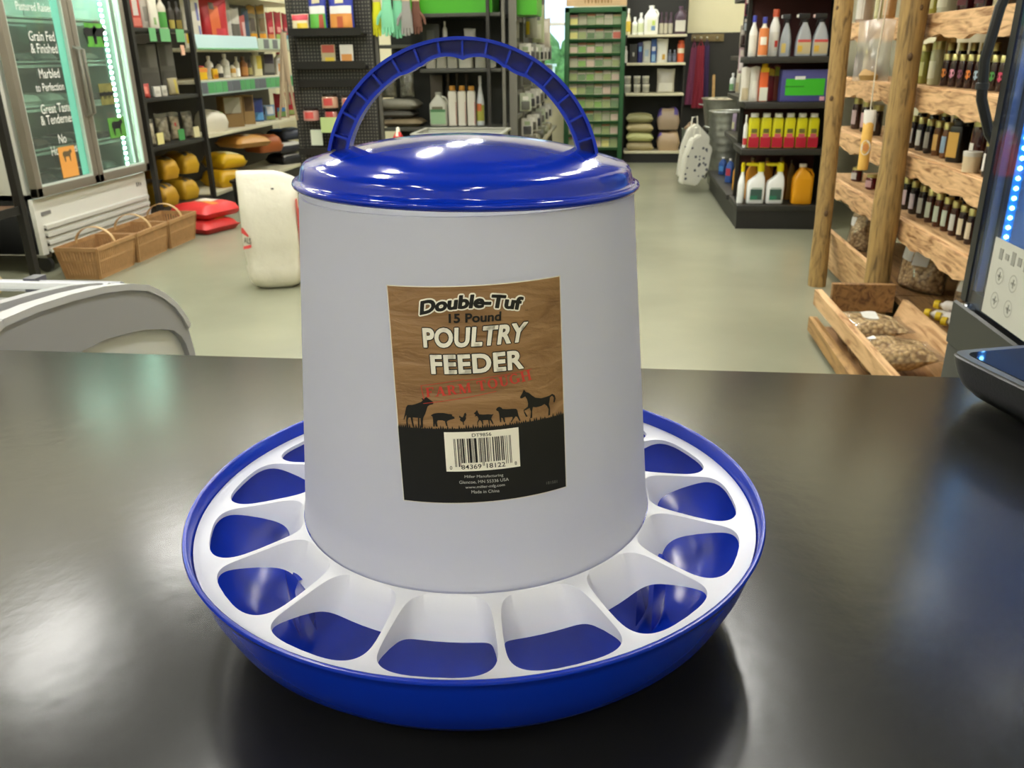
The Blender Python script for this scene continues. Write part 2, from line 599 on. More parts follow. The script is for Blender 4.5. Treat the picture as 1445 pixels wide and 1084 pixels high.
def jar(root, w, h, d, o):
    r = w/2
    lt = o.get('lt', 0.84)
    def body():
        return lathe(B(), [(0, 0.001), (r*0.88, 0.001), (r, h*0.04), (r, h*0.70), (r*0.92, h*0.78), (r*0.86, h*0.81), (r*0.86, h*lt), (0, h*lt)], 20)
    spart('glass_body', root, ('jar', rnd(w), rnd(h), lt), body, o.get('mat') or M(o['c'], 0.12, coat=0.6))
    def lid():
        return lathe(B(), [(0, h*(lt-0.03)), (r*0.93, h*(lt-0.03)), (r*0.95, h*0.985), (r*0.88, h), (0, h)], 20)
    spart('lid', root, ('lid', rnd(w), rnd(h), lt), lid, M(o.get('lid', '#d8cf8c'), 0.3, 0.75))
    if o.get('lab'):
        v0, v1 = o.get('lv', (0.16, 0.62))
        ang = o.get('la', 1.2)
        off = o.get('lo', 0.0)
        surf = lambda u, v: (r*math.sin(off+u*ang), -r*math.cos(off+u*ang), v*h)
        if o.get('lshape') == 'heart':
            bm = B()
            pts = [(0, -0.95), (0.7, -0.6), (0.95, 0.05), (0.65, 0.7), (0.0, 0.8), (-0.65, 0.7), (-0.95, 0.05), (-0.7, -0.6)]
            vs = []
            for a, b in pts:
                x, y, z = surf(a*0.62, 0.42+0.16*b)
                k = 1.02
                vs.append(bm.verts.new((x*k, y*k, z)))
            c = bm.verts.new((surf(0, 0.43)[0]*1.04, surf(0, 0.43)[1]*1.04, 0.43*h))
            for i in range(8):
                bm.faces.new((vs[i], vs[(i+1) % 8], c))
            part('label', root, bm, M(o['lab'], 0.5))
        else:
            patch('label', root, surf, -1, v0, 1, v1, M(o['lab'], 0.5), 0.0015)
            for k, p in enumerate(o.get('p', ())):
                patch('print', root, surf, p[0], p[1], p[2], p[3], M(p[4], 0.5), 0.003+0.001*k)

def tub(root, w, h, d, o):
    r = w/2
    spart('body', root, ('tub', rnd(w), rnd(h)), lambda: lathe(B(), [(0, 0.001), (r*0.88, 0.001), (r*0.97, h*0.78), (0, h*0.78)], 18), M(o['c'], 0.4))
    spart('lid', root, ('tublid', rnd(w), rnd(h)), lambda: lathe(B(), [(0, h*0.76), (r, h*0.76), (r, h*0.98), (0, h)], 18), M(o.get('lid', '#eeeeea'), 0.4))
    if o.get('lab'):
        surf = lambda u, v: (r*0.95*math.sin(u*1.3), -r*0.95*math.cos(u*1.3), v*h)
        patch('label', root, surf, -1, 0.15, 1, 0.62, M(o['lab'], 0.5), 0.002)

def carton(root, w, h, d, o):
    bm = B(); box(bm, -w/2, w/2, -d/2, d/2, 0.001, h, min(w, h, d)*0.04)
    part('carton', root, bm, M(o['c'], o.get('rough', 0.5), var=o.get('var')))
    surf = lambda u, v: (u*w/2, -d/2, v*h)
    patches(root, surf, o, 0.0015, 2)
    if o.get('side'):
        bm = B()
        for s in (-1, 1):
            vs = [bm.verts.new((s*(w/2+0.001), y, z)) for y, z in ((-d*0.4, h*0.1), (d*0.4, h*0.1), (d*0.4, h*0.6), (-d*0.4, h*0.6))]
            bm.faces.new(vs)
        part('side_print', root, bm, M(o['side'], 0.5))

def packet(root, w, h, d, o):
    bm = B(); box(bm, -w/2, w/2, -d/2, d/2, 0.001, h, 0.001)
    part('sleeve', root, bm, M(o['c'], 0.45))
    surf = lambda u, v: (u*w/2, -d/2, v*h)
    patches(root, surf, o, 0.0012, 2)

def sack(root, w, h, d, o):
    """full sack lying flat: w along x, d along y, h thick"""
    rg = random.Random(o.get('seed', 1))
    ph = [rg.uniform(0, 6.28) for _ in range(4)]
    N = 12
    def th(a, b):
        return max(0.0, (1-abs(a)**5)*(1-abs(b)**5))**0.5
    def pt(a, b, top):
        k = (1 + 0.06*math.sin(4*a+ph[0]) + 0.05*math.sin(5*b+ph[1]+2*a))/1.11
        z = h*0.38 + (h*0.615*th(a, b)*k if top else -h*0.38*min(1.0, th(a, b)*1.6)) + 0.001
        return (a*w/2*(1-0.03*math.cos(2*b)), b*d/2*(1-0.03*math.cos(2*a)), z)
    bm = B()
    tp = [[bm.verts.new(pt(-1+2*i/N, -1+2*j/N, True)) for i in range(N+1)] for j in range(N+1)]
    bt = [[bm.verts.new(pt(-1+2*i/N, -1+2*j/N, False)) for i in range(N+1)] for j in range(N+1)]
    for j in range(N):
        for i in range(N):
            bm.faces.new((tp[j][i], tp[j][i+1], tp[j+1][i+1], tp[j+1][i]))
            bm.faces.new((bt[j][i+1], bt[j][i], bt[j+1][i], bt[j+1][i+1]))
    bmesh.ops.remove_doubles(bm, verts=bm.verts, dist=0.0005)
    part('bag', root, bm, o.get('mat') or M(o['c'], o.get('rough', 0.42), bump=(10, 0.3)), sharp=65)
    for k, p in enumerate(o.get('p', ())):
        bm = B()
        n = 8
        g = []
        for j in range(n+1):
            row = []
            for i in range(n+1):
                x, y, z = pt(p[0]+(p[2]-p[0])*i/n, p[1]+(p[3]-p[1])*j/n, True)
                row.append(bm.verts.new((x*1.01, y*1.01, z+0.004)))
            g.append(row)
        for j in range(n):
            for i in range(n):
                bm.faces.new((g[j][i], g[j][i+1], g[j+1][i+1], g[j+1][i]))
        part('label' if k == 0 else 'print', root, bm, M(p[4], 0.45), sharp=65)

def hangpack(root, w, h, d, o):
    """blister packs on a hook: card, bubble, header with hole, hook wire"""
    bm = B(); box(bm, -w/2, w/2, -0.004, 0.004, 0, h, 0.002)
    part('card', root, bm, M(o['c'], 0.5))
    bm = B(); box(bm, -w*0.36, w*0.36, -d/2, -0.003, h*0.08, h*0.55, min(w, d)*0.12)
    part('blister', root, bm, M(o.get('c2', '#3c3c40'), 0.25))
    surf = lambda u, v: (u*w/2, -0.004, v*h)
    patches(root, surf, o, 0.001, 2)
    part('hook', root, tube(B(), [(0, 0.05, h*0.93), (0, -0.03, h*0.93), (0, -0.035, h*0.97)], 0.003, 6), M('#8a8a86', 0.3, 0.9))

KIND = dict(pouch=pouch, clearbag=clearbag, bottle=bottle, squeeze=squeeze, jug=jug, sprayer=sprayer, trigger=trigger, jar=jar, tub=tub, carton=carton, packet=packet, sack=sack, hangpack=hangpack)
NAMES = dict(pouch='bag', clearbag='clear_bag', bottle='bottle', squeeze='bottle', jug='jug', sprayer='sprayer_bottle', trigger='spray_bottle', jar='jar', tub='tub', carton='carton', packet='packet', sack='sack', hangpack='blister_pack')
SEED = [0]
def goods(kind, loc, w, h, d, o, label, cat, rz=0.0, group=None, name=None, tilt=None):
    SEED[0] += 1
    o = dict(o); o.setdefault('seed', SEED[0])
    if 'lie' in o:
        tilt = tuple(R(a) for a in o['lie'])
    root = T(name or NAMES[kind], label, cat, loc, rz, group, tilt)
    KIND[kind](root, w, h, d, o)
    return root
# ---------------------------------------------------------------- the room
XL, XR, YN, YF, ZC = -4.75, 2.15, -6.2, 12.0, 4.3
FLOOR = M('#8b8c77', 0.26, spec=0.45, var=(0.9, 0.15), bump=(2.0, 0.02))
CREAM_WALL = M('#d9d3b0', 0.7, var=(2.0, 0.04))
def slab(name, *a, mat=None, parent=None):
    bm = B(); box(bm, *a)
    return S(name, bm, mat, parent)
slab('floor', XL, XR, YN, YF, -0.1, 0.0, mat=FLOOR)
slab('ceiling', XL, XR, YN, YF, ZC, ZC+0.1, mat=M('#75746e', 0.8))
slab('wall_left', XL-0.1, XL, YN, YF, 0, ZC, mat=M('#c9c5ae', 0.7))
slab('wall_right', XR, XR+0.1, YN, YF, 0, ZC, mat=CREAM_WALL)
slab('wall_front', XL, XR, YN-0.1, YN, 0, ZC, mat=M('#b9b5a2', 0.7))
# back wall with a window opening
WX0, WX1, WZ0, WZ1 = -1.75, -0.55, 0.93, 2.35
bm = B()
box(bm, XL, WX0, YF, YF+0.15, 0, ZC); box(bm, WX1, XR, YF, YF+0.15, 0, ZC)
box(bm, WX0, WX1, YF, YF+0.15, 0, WZ0); box(bm, WX0, WX1, YF, YF+0.15, WZ1, ZC)
wall_back = S('wall_back', bm, CREAM_WALL)
bm = B(); box(bm, 0.86, 2.13, YF-0.03, YF, 0.0, 1.575)
S('trim_1', bm, M('#23221e', 0.6))
w1 = O('window_1', None); w1['kind'] = 'structure'
bm = B()
for a in ((WX0, WX1, WZ0, WZ0+0.05), (WX0, WX1, WZ1-0.05, WZ1), (WX0, WX0+0.05, WZ0, WZ1), (WX1-0.05, WX1, WZ0, WZ1), (WX0, WX1, 1.69, 1.73), (-1.17, -1.13, WZ0, WZ1)):
    box(bm, a[0], a[1], YF+0.03, YF+0.09, a[2], a[3])
part('window_frame', w1, bm, M('#e6e6da', 0.5))
bm = B(); box(bm, WX0-0.03, WX1+0.03, YF-0.06, YF+0.03, WZ0-0.04, WZ0)
part('window_sill', w1, bm, M('#dcd8c2', 0.5))
for i, (x0, x1, z0, z1) in enumerate(((WX0, -1.17, WZ0, 1.69), (-1.13, WX1, WZ0, 1.69), (WX0, -1.17, 1.73, WZ1), (-1.13, WX1, 1.73, WZ1))):
    bm = B(); box(bm, x0+0.01, x1-0.01, YF+0.055, YF+0.061, z0+0.01, z1-0.01)
    part('window_pane', w1, bm, film('#ffffff', 0.02, 0.03, 0.0))
# outside: lawn, hedge and a white fence post
lawn = slab('lawn', -14, 12, YF+0.16, 40, -0.12, -0.05, mat=M('#7ea05a', 0.9, var=(3, 0.3)))
rg = random.Random(3)
bm = B()
for i in range(60):
    x = -12 + i*0.36
    bmesh.ops.create_icosphere(bm, subdivisions=2, radius=rg.uniform(0.5, 0.8), matrix=Matrix.Translation((x, 24+rg.uniform(-0.3, 0.3), rg.uniform(0.7, 1.25))))
hd = part('hedge', None, bm, M('#6a9450', 0.8, var=(9, 0.45), bump=(9, 1.0)), sharp=180)
hd['label'] = 'green hedge on the lawn outside the window'; hd['category'] = 'hedge'
fp = T('garden_post', 'white post on the lawn outside the window', 'post', (-1.33, 18, -0.05))
bm = B(); box(bm, -0.07, 0.07, -0.07, 0.07, 0, 1.15, 0.01); part('shaft', fp, bm, M('#f2f2ee', 0.5))
bm = B(); box(bm, -0.1, 0.1, -0.1, 0.1, 1.15, 1.2); part('cap', fp, bm, M('#f2f2ee', 0.5))

# ---------------------------------------------------------------- ceiling strip lamps
def strip_lamp(x, y, where, along='Y'):
    t = T('ceiling_lamp', where, 'ceiling lamp', (x, y, ZC), 0 if along == 'Y' else R(90), 'strip lamps under the ceiling')
    spart('housing', t, 'lamp_h', lambda: box(B(), -0.085, 0.085, -0.52, 0.52, -0.10, -0.0, 0.01), M('#dedede', 0.5))
    spart('diffuser', t, 'lamp_d', lambda: box(B(), -0.07, 0.07, -0.50, 0.50, -0.125, -0.095, 0.01), glow(LAMP_COLOR, LAMP_POWER))
ROWS = ((-4.0, -1.6, 0.8), (-4.4, -2.2, 2.6, 4.6, 6.6, 8.8, 10.8))
for k, x in enumerate(ROWS[0]):
    for j, y in enumerate(ROWS[1]):
        strip_lamp(x, y, 'white strip lamp in the %s ceiling row, %s' % (('left', 'middle', 'right')[k], ('second one behind the viewer', 'first one behind the viewer', 'nearest past the counter', 'second past the counter', 'third past the counter', 'fourth past the counter', 'farthest past the counter')[j]))

# ---------------------------------------------------------------- counter
cnt = T('sales_counter', 'black laminate sales counter in the foreground', 'counter', (0, 0, 0))
CT = M('#191918', 0.22, spec=0.55, var=(5.0, 0.25), bump=(45, 0.022))
bm = B(); box(bm, -1.5, 1.3, -0.35, 0.979, 0.962, 1.0, 0.003); part('worktop', cnt, bm, CT, label='black laminate worktop')
bm = B(); box(bm, -1.45, 1.25, -0.25, 0.93, 0.08, 0.962); part('cabinet', cnt, bm, M('#2c2b29', 0.5))
bm = B(); box(bm, -1.42, 1.22, -0.20, 0.88, 0.0, 0.08); part('plinth', cnt, bm, M('#161616', 0.6))

# ---------------------------------------------------------------- glass-door fridge
fr = T('display_fridge', 'white two-door glass fridge with a louvred base beside the tan baskets', 'fridge', (-3.8, 5.89, 0))
# fridge coordinates: x outwards from the front, y along the front
Wd = 0.71
WH = M('#dcdcd4', 0.4, var=(1.5, 0.03))
bm = B()
box(bm, -0.78, -0.03, -Wd, -Wd+0.05, 0.13, 2.05); box(bm, -0.78, -0.03, Wd-0.05, Wd, 0.13, 2.05)
box(bm, -0.78, -0.74, -Wd, Wd, 0.13, 2.05); box(bm, -0.78, -0.0, -Wd, Wd, 1.95, 2.05); box(bm, -0.78, -0.03, -Wd, Wd, 0.46, 0.53)
part('cabinet', fr, bm, WH)
bm = B()
box(bm, -0.74, -0.735, -Wd+0.05, Wd-0.05, 0.53, 1.95); box(bm, -0.73, -0.05, -Wd+0.05, -Wd+0.055, 0.53, 1.95); box(bm, -0.73, -0.05, Wd-0.055, Wd-0.05, 0.53, 1.95)
box(bm, -0.73, -0.05, -Wd+0.05, Wd-0.05, 0.53, 0.535)
part('liner', fr, bm, M('#aebcb4', 0.45))
base = part('base_panel', fr, box(B(), -0.74, 0.0, -Wd, Wd, 0.13, 0.50, 0.004), WH)
for i in range(4):
    z = 0.325 - i*0.052
    bm = prism(B(), [(0.0, z), (0.022, z-0.004), (0.022, z-0.030), (0.0, z-0.012)], -Wd+0.06, Wd-0.03, 'XZ')
    part('louvre', base, bm, M('#d2d2ca', 0.35))
    bm = B(); box(bm, 0.0005, 0.002, -Wd+0.06, Wd-0.03, z-0.040, z-0.022)
    part('louvre_gap', base, bm, M('#5c5c58', 0.6))
bm = B(); box(bm, 0.0, 0.004, -Wd+0.06, -Wd+0.16, 0.385, 0.41); part('badge', base, bm, M('#7c7c7a', 0.5))
for i in range(3):
    bm = B(); box(bm, 0.0, 0.004, Wd-0.15+i*0.028, Wd-0.14+i*0.028, 0.405, 0.435 if i < 2 else 0.428); part('badge', base, bm, M('#4a4a48', 0.5))
for y in (-0.62, 0.62):
    for x in (-0.06, -0.70):
        part('caster', fr, lathe(B(), [(0.0, -0.015), (0.05, -0.015), (0.05, 0.015), (0.0, 0.015)], 18), M('#1c1c1c', 0.5), (x, y, 0.051), (R(90), 0, 0))
        part('caster_plate', fr, box(B(), x-0.035, x+0.035, y-0.03, y+0.03, 0.10, 0.13), M('#9a9a96', 0.4, 0.7))
for i, z in enumerate((0.78, 1.06, 1.34, 1.62)):
    bm = B()
    box(bm, -0.70, -0.10, -0.64, 0.64, z-0.012, z)
    box(bm, -0.11, -0.10, -0.64, 0.64, z-0.03, z+0.012)
    part('shelf', fr, bm, M('#ccd6d0', 0.4))
LEDC = (0.80, 1.0, 0.93)
def led_strip(y, n, z0, z1, dots, power):
    st = part('led_strip', fr, box(B(), -0.075, -0.06, y-0.02, y+0.02, z0, z1), M('#9fcabb', 0.4))
    bm = B()
    for k in range(n):
        z = z0 + (z1-z0)*(k+0.5)/n
        for j in range(dots):
            yy = y + (j-(dots-1)/2)*0.016
            box(bm, -0.060, -0.055, yy-0.0065, yy+0.0065, z-0.007, z+0.007)
    part('led', st, bm, glow(LEDC, power, 'led_glow'))
led_strip(0.585, 34, 0.56, 1.92, 2, 45.0)
part('fill_tube', fr, box(B(), -0.12, -0.07, -0.62, 0.62, 1.91, 1.94), glow(LEDC, 26.0, 'fill_glow'))  # added glowing bar above the view, brightens the fridge interior
FRAME = M('#8d867a', 0.38, 0.35)
PANE = film('#e4f2ea', 0.03, 0.05, 0.07, 'door_glass')
doors = []
for k, (y0, y1) in enumerate(((-Wd, -0.004), (0.004, Wd))):
    bm = B()
    for a in ((y0, y0+0.055, 0.515, 2.0), (y1-0.055, y1, 0.515, 2.0), (y0, y1, 0.515, 0.575), (y0, y1, 1.94, 2.0)):
        box(bm, 0.0, 0.055, a[0], a[1], a[2], a[3], 0.004)
    d = part('door', fr, bm, FRAME, (0, 0, 0))
    doors.append(d)
    bm = B(); box(bm, 0.018, 0.024, y0+0.05, y1-0.05, 0.57, 1.945); part('door_pane', d, bm, PANE)
    bm = B()
    for a in ((y0+0.055, y0+0.065, 0.575, 1.94), (y1-0.065, y1-0.055, 0.575, 1.94), (y0+0.055, y1-0.055, 0.575, 0.587)):
        box(bm, 0.026, 0.050, a[0], a[1], a[2], a[3])
    part('door_gasket', d, bm, M('#cfd8cf', 0.4))
    hy = y1-0.02 if k == 0 else y0+0.02
    bm = tube(B(), [(0.05, hy, 0.98), (0.095, hy, 1.0), (0.095, hy, 1.42), (0.05, hy, 1.44)], 0.012, 8)
    part('door_handle', d, bm, M('#a8a59c', 0.3, 0.8))
bm = B(); box(bm, 0.026, 0.028, -0.15, -0.07, 0.59, 1.93)
part('edge_strip', doors[0], bm, M('#7fd9c4', 0.5), label='turquoise strip along the glass edge')
# white lettering on the first door (seen from the +x side: reads along +y)
def door_text(d, body, yc, z, size, mat, name='lettering'):
    bm = text_bm(body, 0.01)
    b = bounds(bm)
    for v in bm.verts:
        x = (v.co.x-(b[0]+b[2])/2)*size; zz = v.co.y*size
        v.co = Vector((0.0262, yc+x*0.8, z+zz))
    return part(name, d, bm, mat)
LW = M('#e8ece6', 0.5)
for body, z in (('100%', 1.735), ('Pastured Raised', 1.655), ('Grain Fed', 1.475), ('& Finished', 1.40), ('Marbled', 1.245), ('to Perfection', 1.165), ('Great Taste', 1.025), ('& Tenderness', 0.955), ('No', 0.825), ('Hormones', 0.755)):
    door_text(doors[0], body, -0.30 if len(body) < 13 else -0.32, z, 0.085 if len(body) < 13 else 0.072, LW)
bm = B(); box(bm, 0.025, 0.028, -0.375, -0.19, 0.555+0.04, 0.80)
card = part('notice_card', doors[0], bm, M('#eba552', 0.6), label='orange notice card with a cow')
bm = B()
def cow_bm(bm, x, yc, zc, s, flip=1):
    pts = [(-1, 0.1), (-0.95, 0.55), (-0.6, 0.7), (0.2, 0.65), (0.6, 0.72), (0.75, 0.9), (1.05, 0.75), (1.15, 0.45), (0.9, 0.4), (0.7, 0.1), (0.62, -0.7), (0.45, -0.7), (0.4, -0.05), (-0.45, -0.05), (-0.5, -0.7), (-0.7, -0.7), (-0.75, 0.0)]
    f = bm.faces.new([bm.verts.new((x, yc+flip*a*s, zc+b*s)) for a, b in pts])
    bmesh.ops.triangulate(bm, faces=[f])
cow_bm(bm, 0.0285, -0.285, 0.735, 0.05)
part('cow_print', doors[0], bm, M('#6d5c40', 0.6))
for z0, z1, y0, y1, n, c in ((1.44, 1.60, 0.20, 0.42, 2, '#5aa63c'), (1.04, 1.19, 0.24, 0.42, 3, '#7c7a44'), (0.80, 0.945, 0.28, 0.50, 1, '#5c9c40')):
    bm = B(); box(bm, 0.025, 0.0275, y0, y1, z0, z1)
    part('poster', doors[1], bm, M(c, 0.6, var=(20, 0.2)), label='poster of black cattle on grass')
    bm = B()
    for i in range(n):
        s = (z1-z0)*(0.5 if n < 3 else 0.36)
        cow_bm(bm, 0.0280, y0+(y1-y0)*(i+0.5)/n, (z0+z1)/2-(0.005 if n < 3 else 0.01), s*(1.0 if n < 3 else 0.65))
    part('cow_print', doors[1], bm, M('#17191a', 0.6))
# wrapped cuts lying on the shelves
rg = random.Random(21)
k = 0
for zi, z in enumerate((0.535, 0.78, 1.06, 1.34)):
    for j in range(5):
        y = -0.53 + j*0.265 + rg.uniform(-0.012, 0.012)
        c = rg.choice(['#6c6f6a', '#8a8f88', '#a9ada4', '#5c4a44', '#d8dcd2'])
        goods('sack', (-3.8-0.30, 5.89+y, z), 0.19, rg.uniform(0.05, 0.09), 0.30, {'c': c, 'p': ((-0.4, -0.6, 0.3, 0.2, '#dfe3da'),)},
              'wrapped %s cut of meat, %s from the left on the %s fridge level' % ('pale' if c in ('#a9ada4', '#d8dcd2', '#8a8f88') else 'dark', ('first', 'second', 'third', 'fourth', 'fifth')[j], ('floor', 'low', 'middle', 'upper')[zi]), 'meat packet', R(rg.uniform(84, 96)), 'meat in the fridge', name='meat_packet')

# ---------------------------------------------------------------- black rack post with a wire shelf at the left edge
rk = T('black_metal_rack', 'black metal shelf rack at the left edge before the fridge', 'rack', (-3.57, 4.75, 0))
BLK = M('#1b1a18', 0.5)
for (x, y) in ((0, 0), (-0.45, 0), (0, -0.9), (-0.45, -0.9)):
    bm = B(); box(bm, x-0.022, x+0.022, y-0.022, y+0.022, 0, 1.95); part('post', rk, bm, BLK)
for z in (0.50, 1.2):
    bm = B(); box(bm, -0.45, 0.0, -0.9, 0.0, z, z+0.035); part('shelf', rk, bm, M('#6b4a30', 0.55, var=(8, 0.2)))
    bm = B(); box(bm, 0.0, 0.012, -0.9, 0.0, z-0.01, z+0.04); part('shelf_lip', rk, bm, BLK)
gd = T('gourd', 'small tan and green gourd on the floor at the left edge', 'gourd', (-3.80, 4.62, 0))
bm = B(); bmesh.ops.create_uvsphere(bm, u_segments=20, v_segments=12, radius=0.085)
for v in bm.verts:
    a = math.atan2(v.co.y, v.co.x); k = 1+0.06*math.cos(8*a); v.co.x *= k; v.co.y *= k; v.co.z *= 0.9; v.co.z += 0.077
part('rind', gd, bm, M('#c9b078', 0.5, var=(12, 0.5)), sharp=90)
part('stem', gd, tube(B(), [(0, 0, 0.145), (0.01, 0, 0.175), (0.025, 0, 0.19)], [0.014, 0.01, 0.009], 8), M('#6d7040', 0.7))

# ---------------------------------------------------------------- three slotted baskets in front of the fridge
def basket(y, L, wb, label):
    t = T('shopping_basket', label, 'basket', (-3.475, y, 0), 0, 'tan baskets along the fridge')
    TAN = M('#a98256', 0.6, var=(25, 0.10))
    H, tp = 0.215, 0.028
    hx, hy = wb/2, L/2
    bm = B(); box(bm, -hx+tp, hx-tp, -hy+tp, hy-tp, 0.0, 0.008); part('base', t, bm, TAN)
    def side(p0, p1, q0, q1):
        """slatted side between bottom corners p0 p1 and top corners q0 q1"""
        p0, p1, q0, q1 = map(Vector, (p0, p1, q0, q1))
        n = max(6, int((q1-q0).length/0.022))
        nrm = (p1-p0).cross(q0-p0).normalized()
        bm = B()
        bar(bm, p0, p1, 0.006, 0.05); bar(bm, q0+Vector((0, 0, -0.012)), q1+Vector((0, 0, -0.012)), 0.011, 0.026)
        bar(bm, (p0*0.45+q0*0.55), (p1*0.45+q1*0.55), 0.005, 0.012)
        for i in range(n+1):
            f = i/n
            bar(bm, p0.lerp(p1, f), q0.lerp(q1, f), 0.0135 if 0 < i < n else 0.02, 0.004, up=nrm)
        part('side', t, bm, TAN)
    b = [(-hx+tp, -hy+tp, 0.004), (hx-tp, -hy+tp, 0.004), (hx-tp, hy-tp, 0.004), (-hx+tp, hy-tp, 0.004)]
    u = [(-hx, -hy, H), (hx, -hy, H), (hx, hy, H), (-hx, hy, H)]
    for i in range(4):
        side(b[i], b[(i+1) % 4], u[i], u[(i+1) % 4])
    pts = []
    for i in range(15):
        a = math.pi*i/14
        pts.append(((hx-0.004)*math.cos(a), 0.0, H-0.02 + 0.115*math.sin(a)))
    hb = B()
    for a_, b_ in zip(pts, pts[1:]):
        bar(hb, a_, b_, 0.024, 0.006, up=(-(b_[2]-a_[2]), 0, b_[0]-a_[0]))
    part('handle', t, hb, M('#c2a070', 0.55))
basket(5.28, 0.46, 0.29, 'tan slotted basket nearest the counter on the fridge floor side')
basket(5.755, 0.44, 0.29, 'middle one of three tan slotted baskets before the fridge')
basket(6.215, 0.44, 0.29, 'farthest tan slotted basket, next to the red feed bags')

# ---------------------------------------------------------------- big white feed sack
ws = T('feed_sack', 'tall white paper feed sack standing alone on the floor', 'sack', (-2.11, 5.02, 0), R(16))
rings = []
rg = random.Random(4)
for k, (z, w, d, e) in enumerate(((0.0, 0.20, 0.13, 0.6), (0.018, 0.27, 0.19, 0.6), (0.05, 0.315, 0.225, 0.55), (0.09, 0.335, 0.24, 0.5), (0.14, 0.347, 0.238, 0.5), (0.165, 0.338, 0.228, 0.5), (0.25, 0.35, 0.24, 0.5), (0.38, 0.345, 0.235, 0.5), (0.50, 0.35, 0.21, 0.5), (0.58, 0.352, 0.16, 0.5), (0.65, 0.355, 0.10, 0.5), (0.695, 0.35, 0.05, 0.5), (0.72, 0.345, 0.012, 0.5))):
    ring = []
    for i, p in enumerate(sq(0, 0, w, d, z, 44, e)):
        j = 0.006*math.sin(5*p[0]*20+k*1.7) + rg.uniform(-0.003, 0.003)
        zz = p[2] - (0.05*max(0, p[0]/0.17)**2 if k > 9 else 0) 
        ring.append((p[0]*(1+j), p[1]*(1+6*j), zz))
    rings.append(ring)
part('bag', ws, loft(B(), rings), M('#e0dccb', 0.6, bump=(11, 1.0), var=(3, 0.04)), sharp=70)
def sackp(name, pts, c):
    bm = B()
    vs = [bm.verts.new((a, -0.127-0.003*i, z)) for i, (a, z) in enumerate(pts)]
    f = bm.faces.new(vs); bmesh.ops.triangulate(bm, faces=[f])
    part(name, ws, bm, M(c, 0.6))
sackp('red_print', [(-0.165, 0.395), (-0.155, 0.40), (-0.125, 0.35), (-0.13, 0.34), (-0.165, 0.37)], '#c03a34')
sackp('red_print', [(-0.165, 0.285), (-0.12, 0.295), (-0.115, 0.28), (-0.13, 0.272), (-0.165, 0.27)], '#c03a34')
for k, z in enumerate((0.306,)):
    bm = text_bm('ALS', 0.02)
    b = bounds(bm)
    for v in bm.verts:
        v.co = Vector((-0.158+v.co.x*0.026, -0.1285, z+v.co.y*0.05-v.co.x*0.006))
    part('lettering', ws, bm, M('#44423e', 0.6))
bm = B(); box(bm, 0.168, 0.174, -0.09, 0.05, 0.05, 0.55, 0.002); part('red_side_print', ws, bm, M('#c8564c', 0.6))
bm = B(); box(bm, 0.03, 0.045, -0.073, -0.068, 0.612, 0.62); part('stitch_mark', ws, bm, M('#3a3a38', 0.6))
# ---------------------------------------------------------------- shelving on the left
DARK = M('#26241f', 0.5)
SHELF_BLK = M('#2a2925', 0.45)
SHELF_CRM = M('#d8d2b4', 0.45)
def gondola(name, label, x0, x1, y0, y1, shelves, back, mat, lip, height, posts, backmat=None, edge=0.03):
    """shelf unit; shelves = heights; back = 'x0' 'x1' 'y1' side that carries the back panel"""
    t = T(name, label, 'shelf unit', (0, 0, 0))
    bm = B()
    if back == 'x0': box(bm, x0, x0+0.02, y0, y1, 0.0, height)
    elif back == 'x1': box(bm, x1-0.02, x1, y0, y1, 0.0, height)
    elif back == 'y1': box(bm, x0, x1, y1-0.02, y1, 0.0, height)
    elif back == 'mid': box(bm, (x0+x1)/2-0.015, (x0+x1)/2+0.015, y0+0.35, y1, 0.0, height)
    part('back_panel', t, bm, backmat or DARK)
    for (x, y) in posts:
        bm = B(); box(bm, x-0.02, x+0.02, y-0.02, y+0.02, 0, height); part('upright', t, bm, DARK)
    for z in shelves:
        bm = B(); box(bm, x0+0.001, x1-0.001, y0+0.001, y1-0.021, z-edge, z, 0.002); part('shelf', t, bm, mat)
    bm = B(); box(bm, x0+0.02, x1-0.02, y0+0.02, y1-0.03, 0, max(0.06, shelves[0]-edge)); part('plinth', t, bm, DARK)
    return t
gA = gondola('gondola_shelf', 'black shelf unit between the fridge and the cream-edged shelves', -4.30, -3.73, 6.63, 7.61, (0.16, 0.68, 1.06, 1.585), 'x0', SHELF_BLK, None, 2.1, ((-3.745, 6.65),), M('#4a4234', 0.6))
gB = gondola('gondola_shelf', 'tall shelf unit with cream edges and green price strips at the left', -4.35, -3.75, 7.64, 10.7, (0.16, 0.69, 1.165, 1.44, 1.94), 'x0', SHELF_CRM, None, 2.2, ((-3.735, 7.62),), M('#2e2a22', 0.6))
# price strips
st = part('price_strip', gB, box(B(), -3.748, -3.74, 7.68, 10.1, 1.035, 1.155), M('#9fb4ac', 0.4))
rg = random.Random(8)
y = 7.70
k = 0
while y < 10.0:
    w = rg.choice((0.12, 0.15, 0.18))
    bm = B(); box(bm, -3.74, -3.737, y, y+w-0.012, 1.05, 1.145); part('price_tag', st, bm, M(('#5d6068', '#4fa25e', '#54a864', '#4fa25e', '#62656c')[k % 5], 0.5)); k += 1
    y += w
bn = part('banner_strip', gB, prism(B(), [(7.66, 1.552), (9.05, 1.552), (9.07, 1.43), (7.70, 1.43)], -3.745, -3.73, 'YZ'), M('#cfeef0', 0.5), label='pale blue paper banner on the shelf edge')
part('banner_edge', bn, box(B(), -3.729, -3.727, 7.70, 9.07, 1.428, 1.44), M('#7cc48e', 0.5))
st2 = part('price_strip', gB, box(B(), -3.748, -3.74, 9.1, 10.1, 1.43, 1.54), M('#b9ccb4', 0.4))
for i, yy in enumerate((9.25, 9.5, 9.75)):
    part('price_tag', st2, box(B(), -3.74, -3.737, yy, yy+0.14, 1.44, 1.53), M('#6a6e70', 0.5))
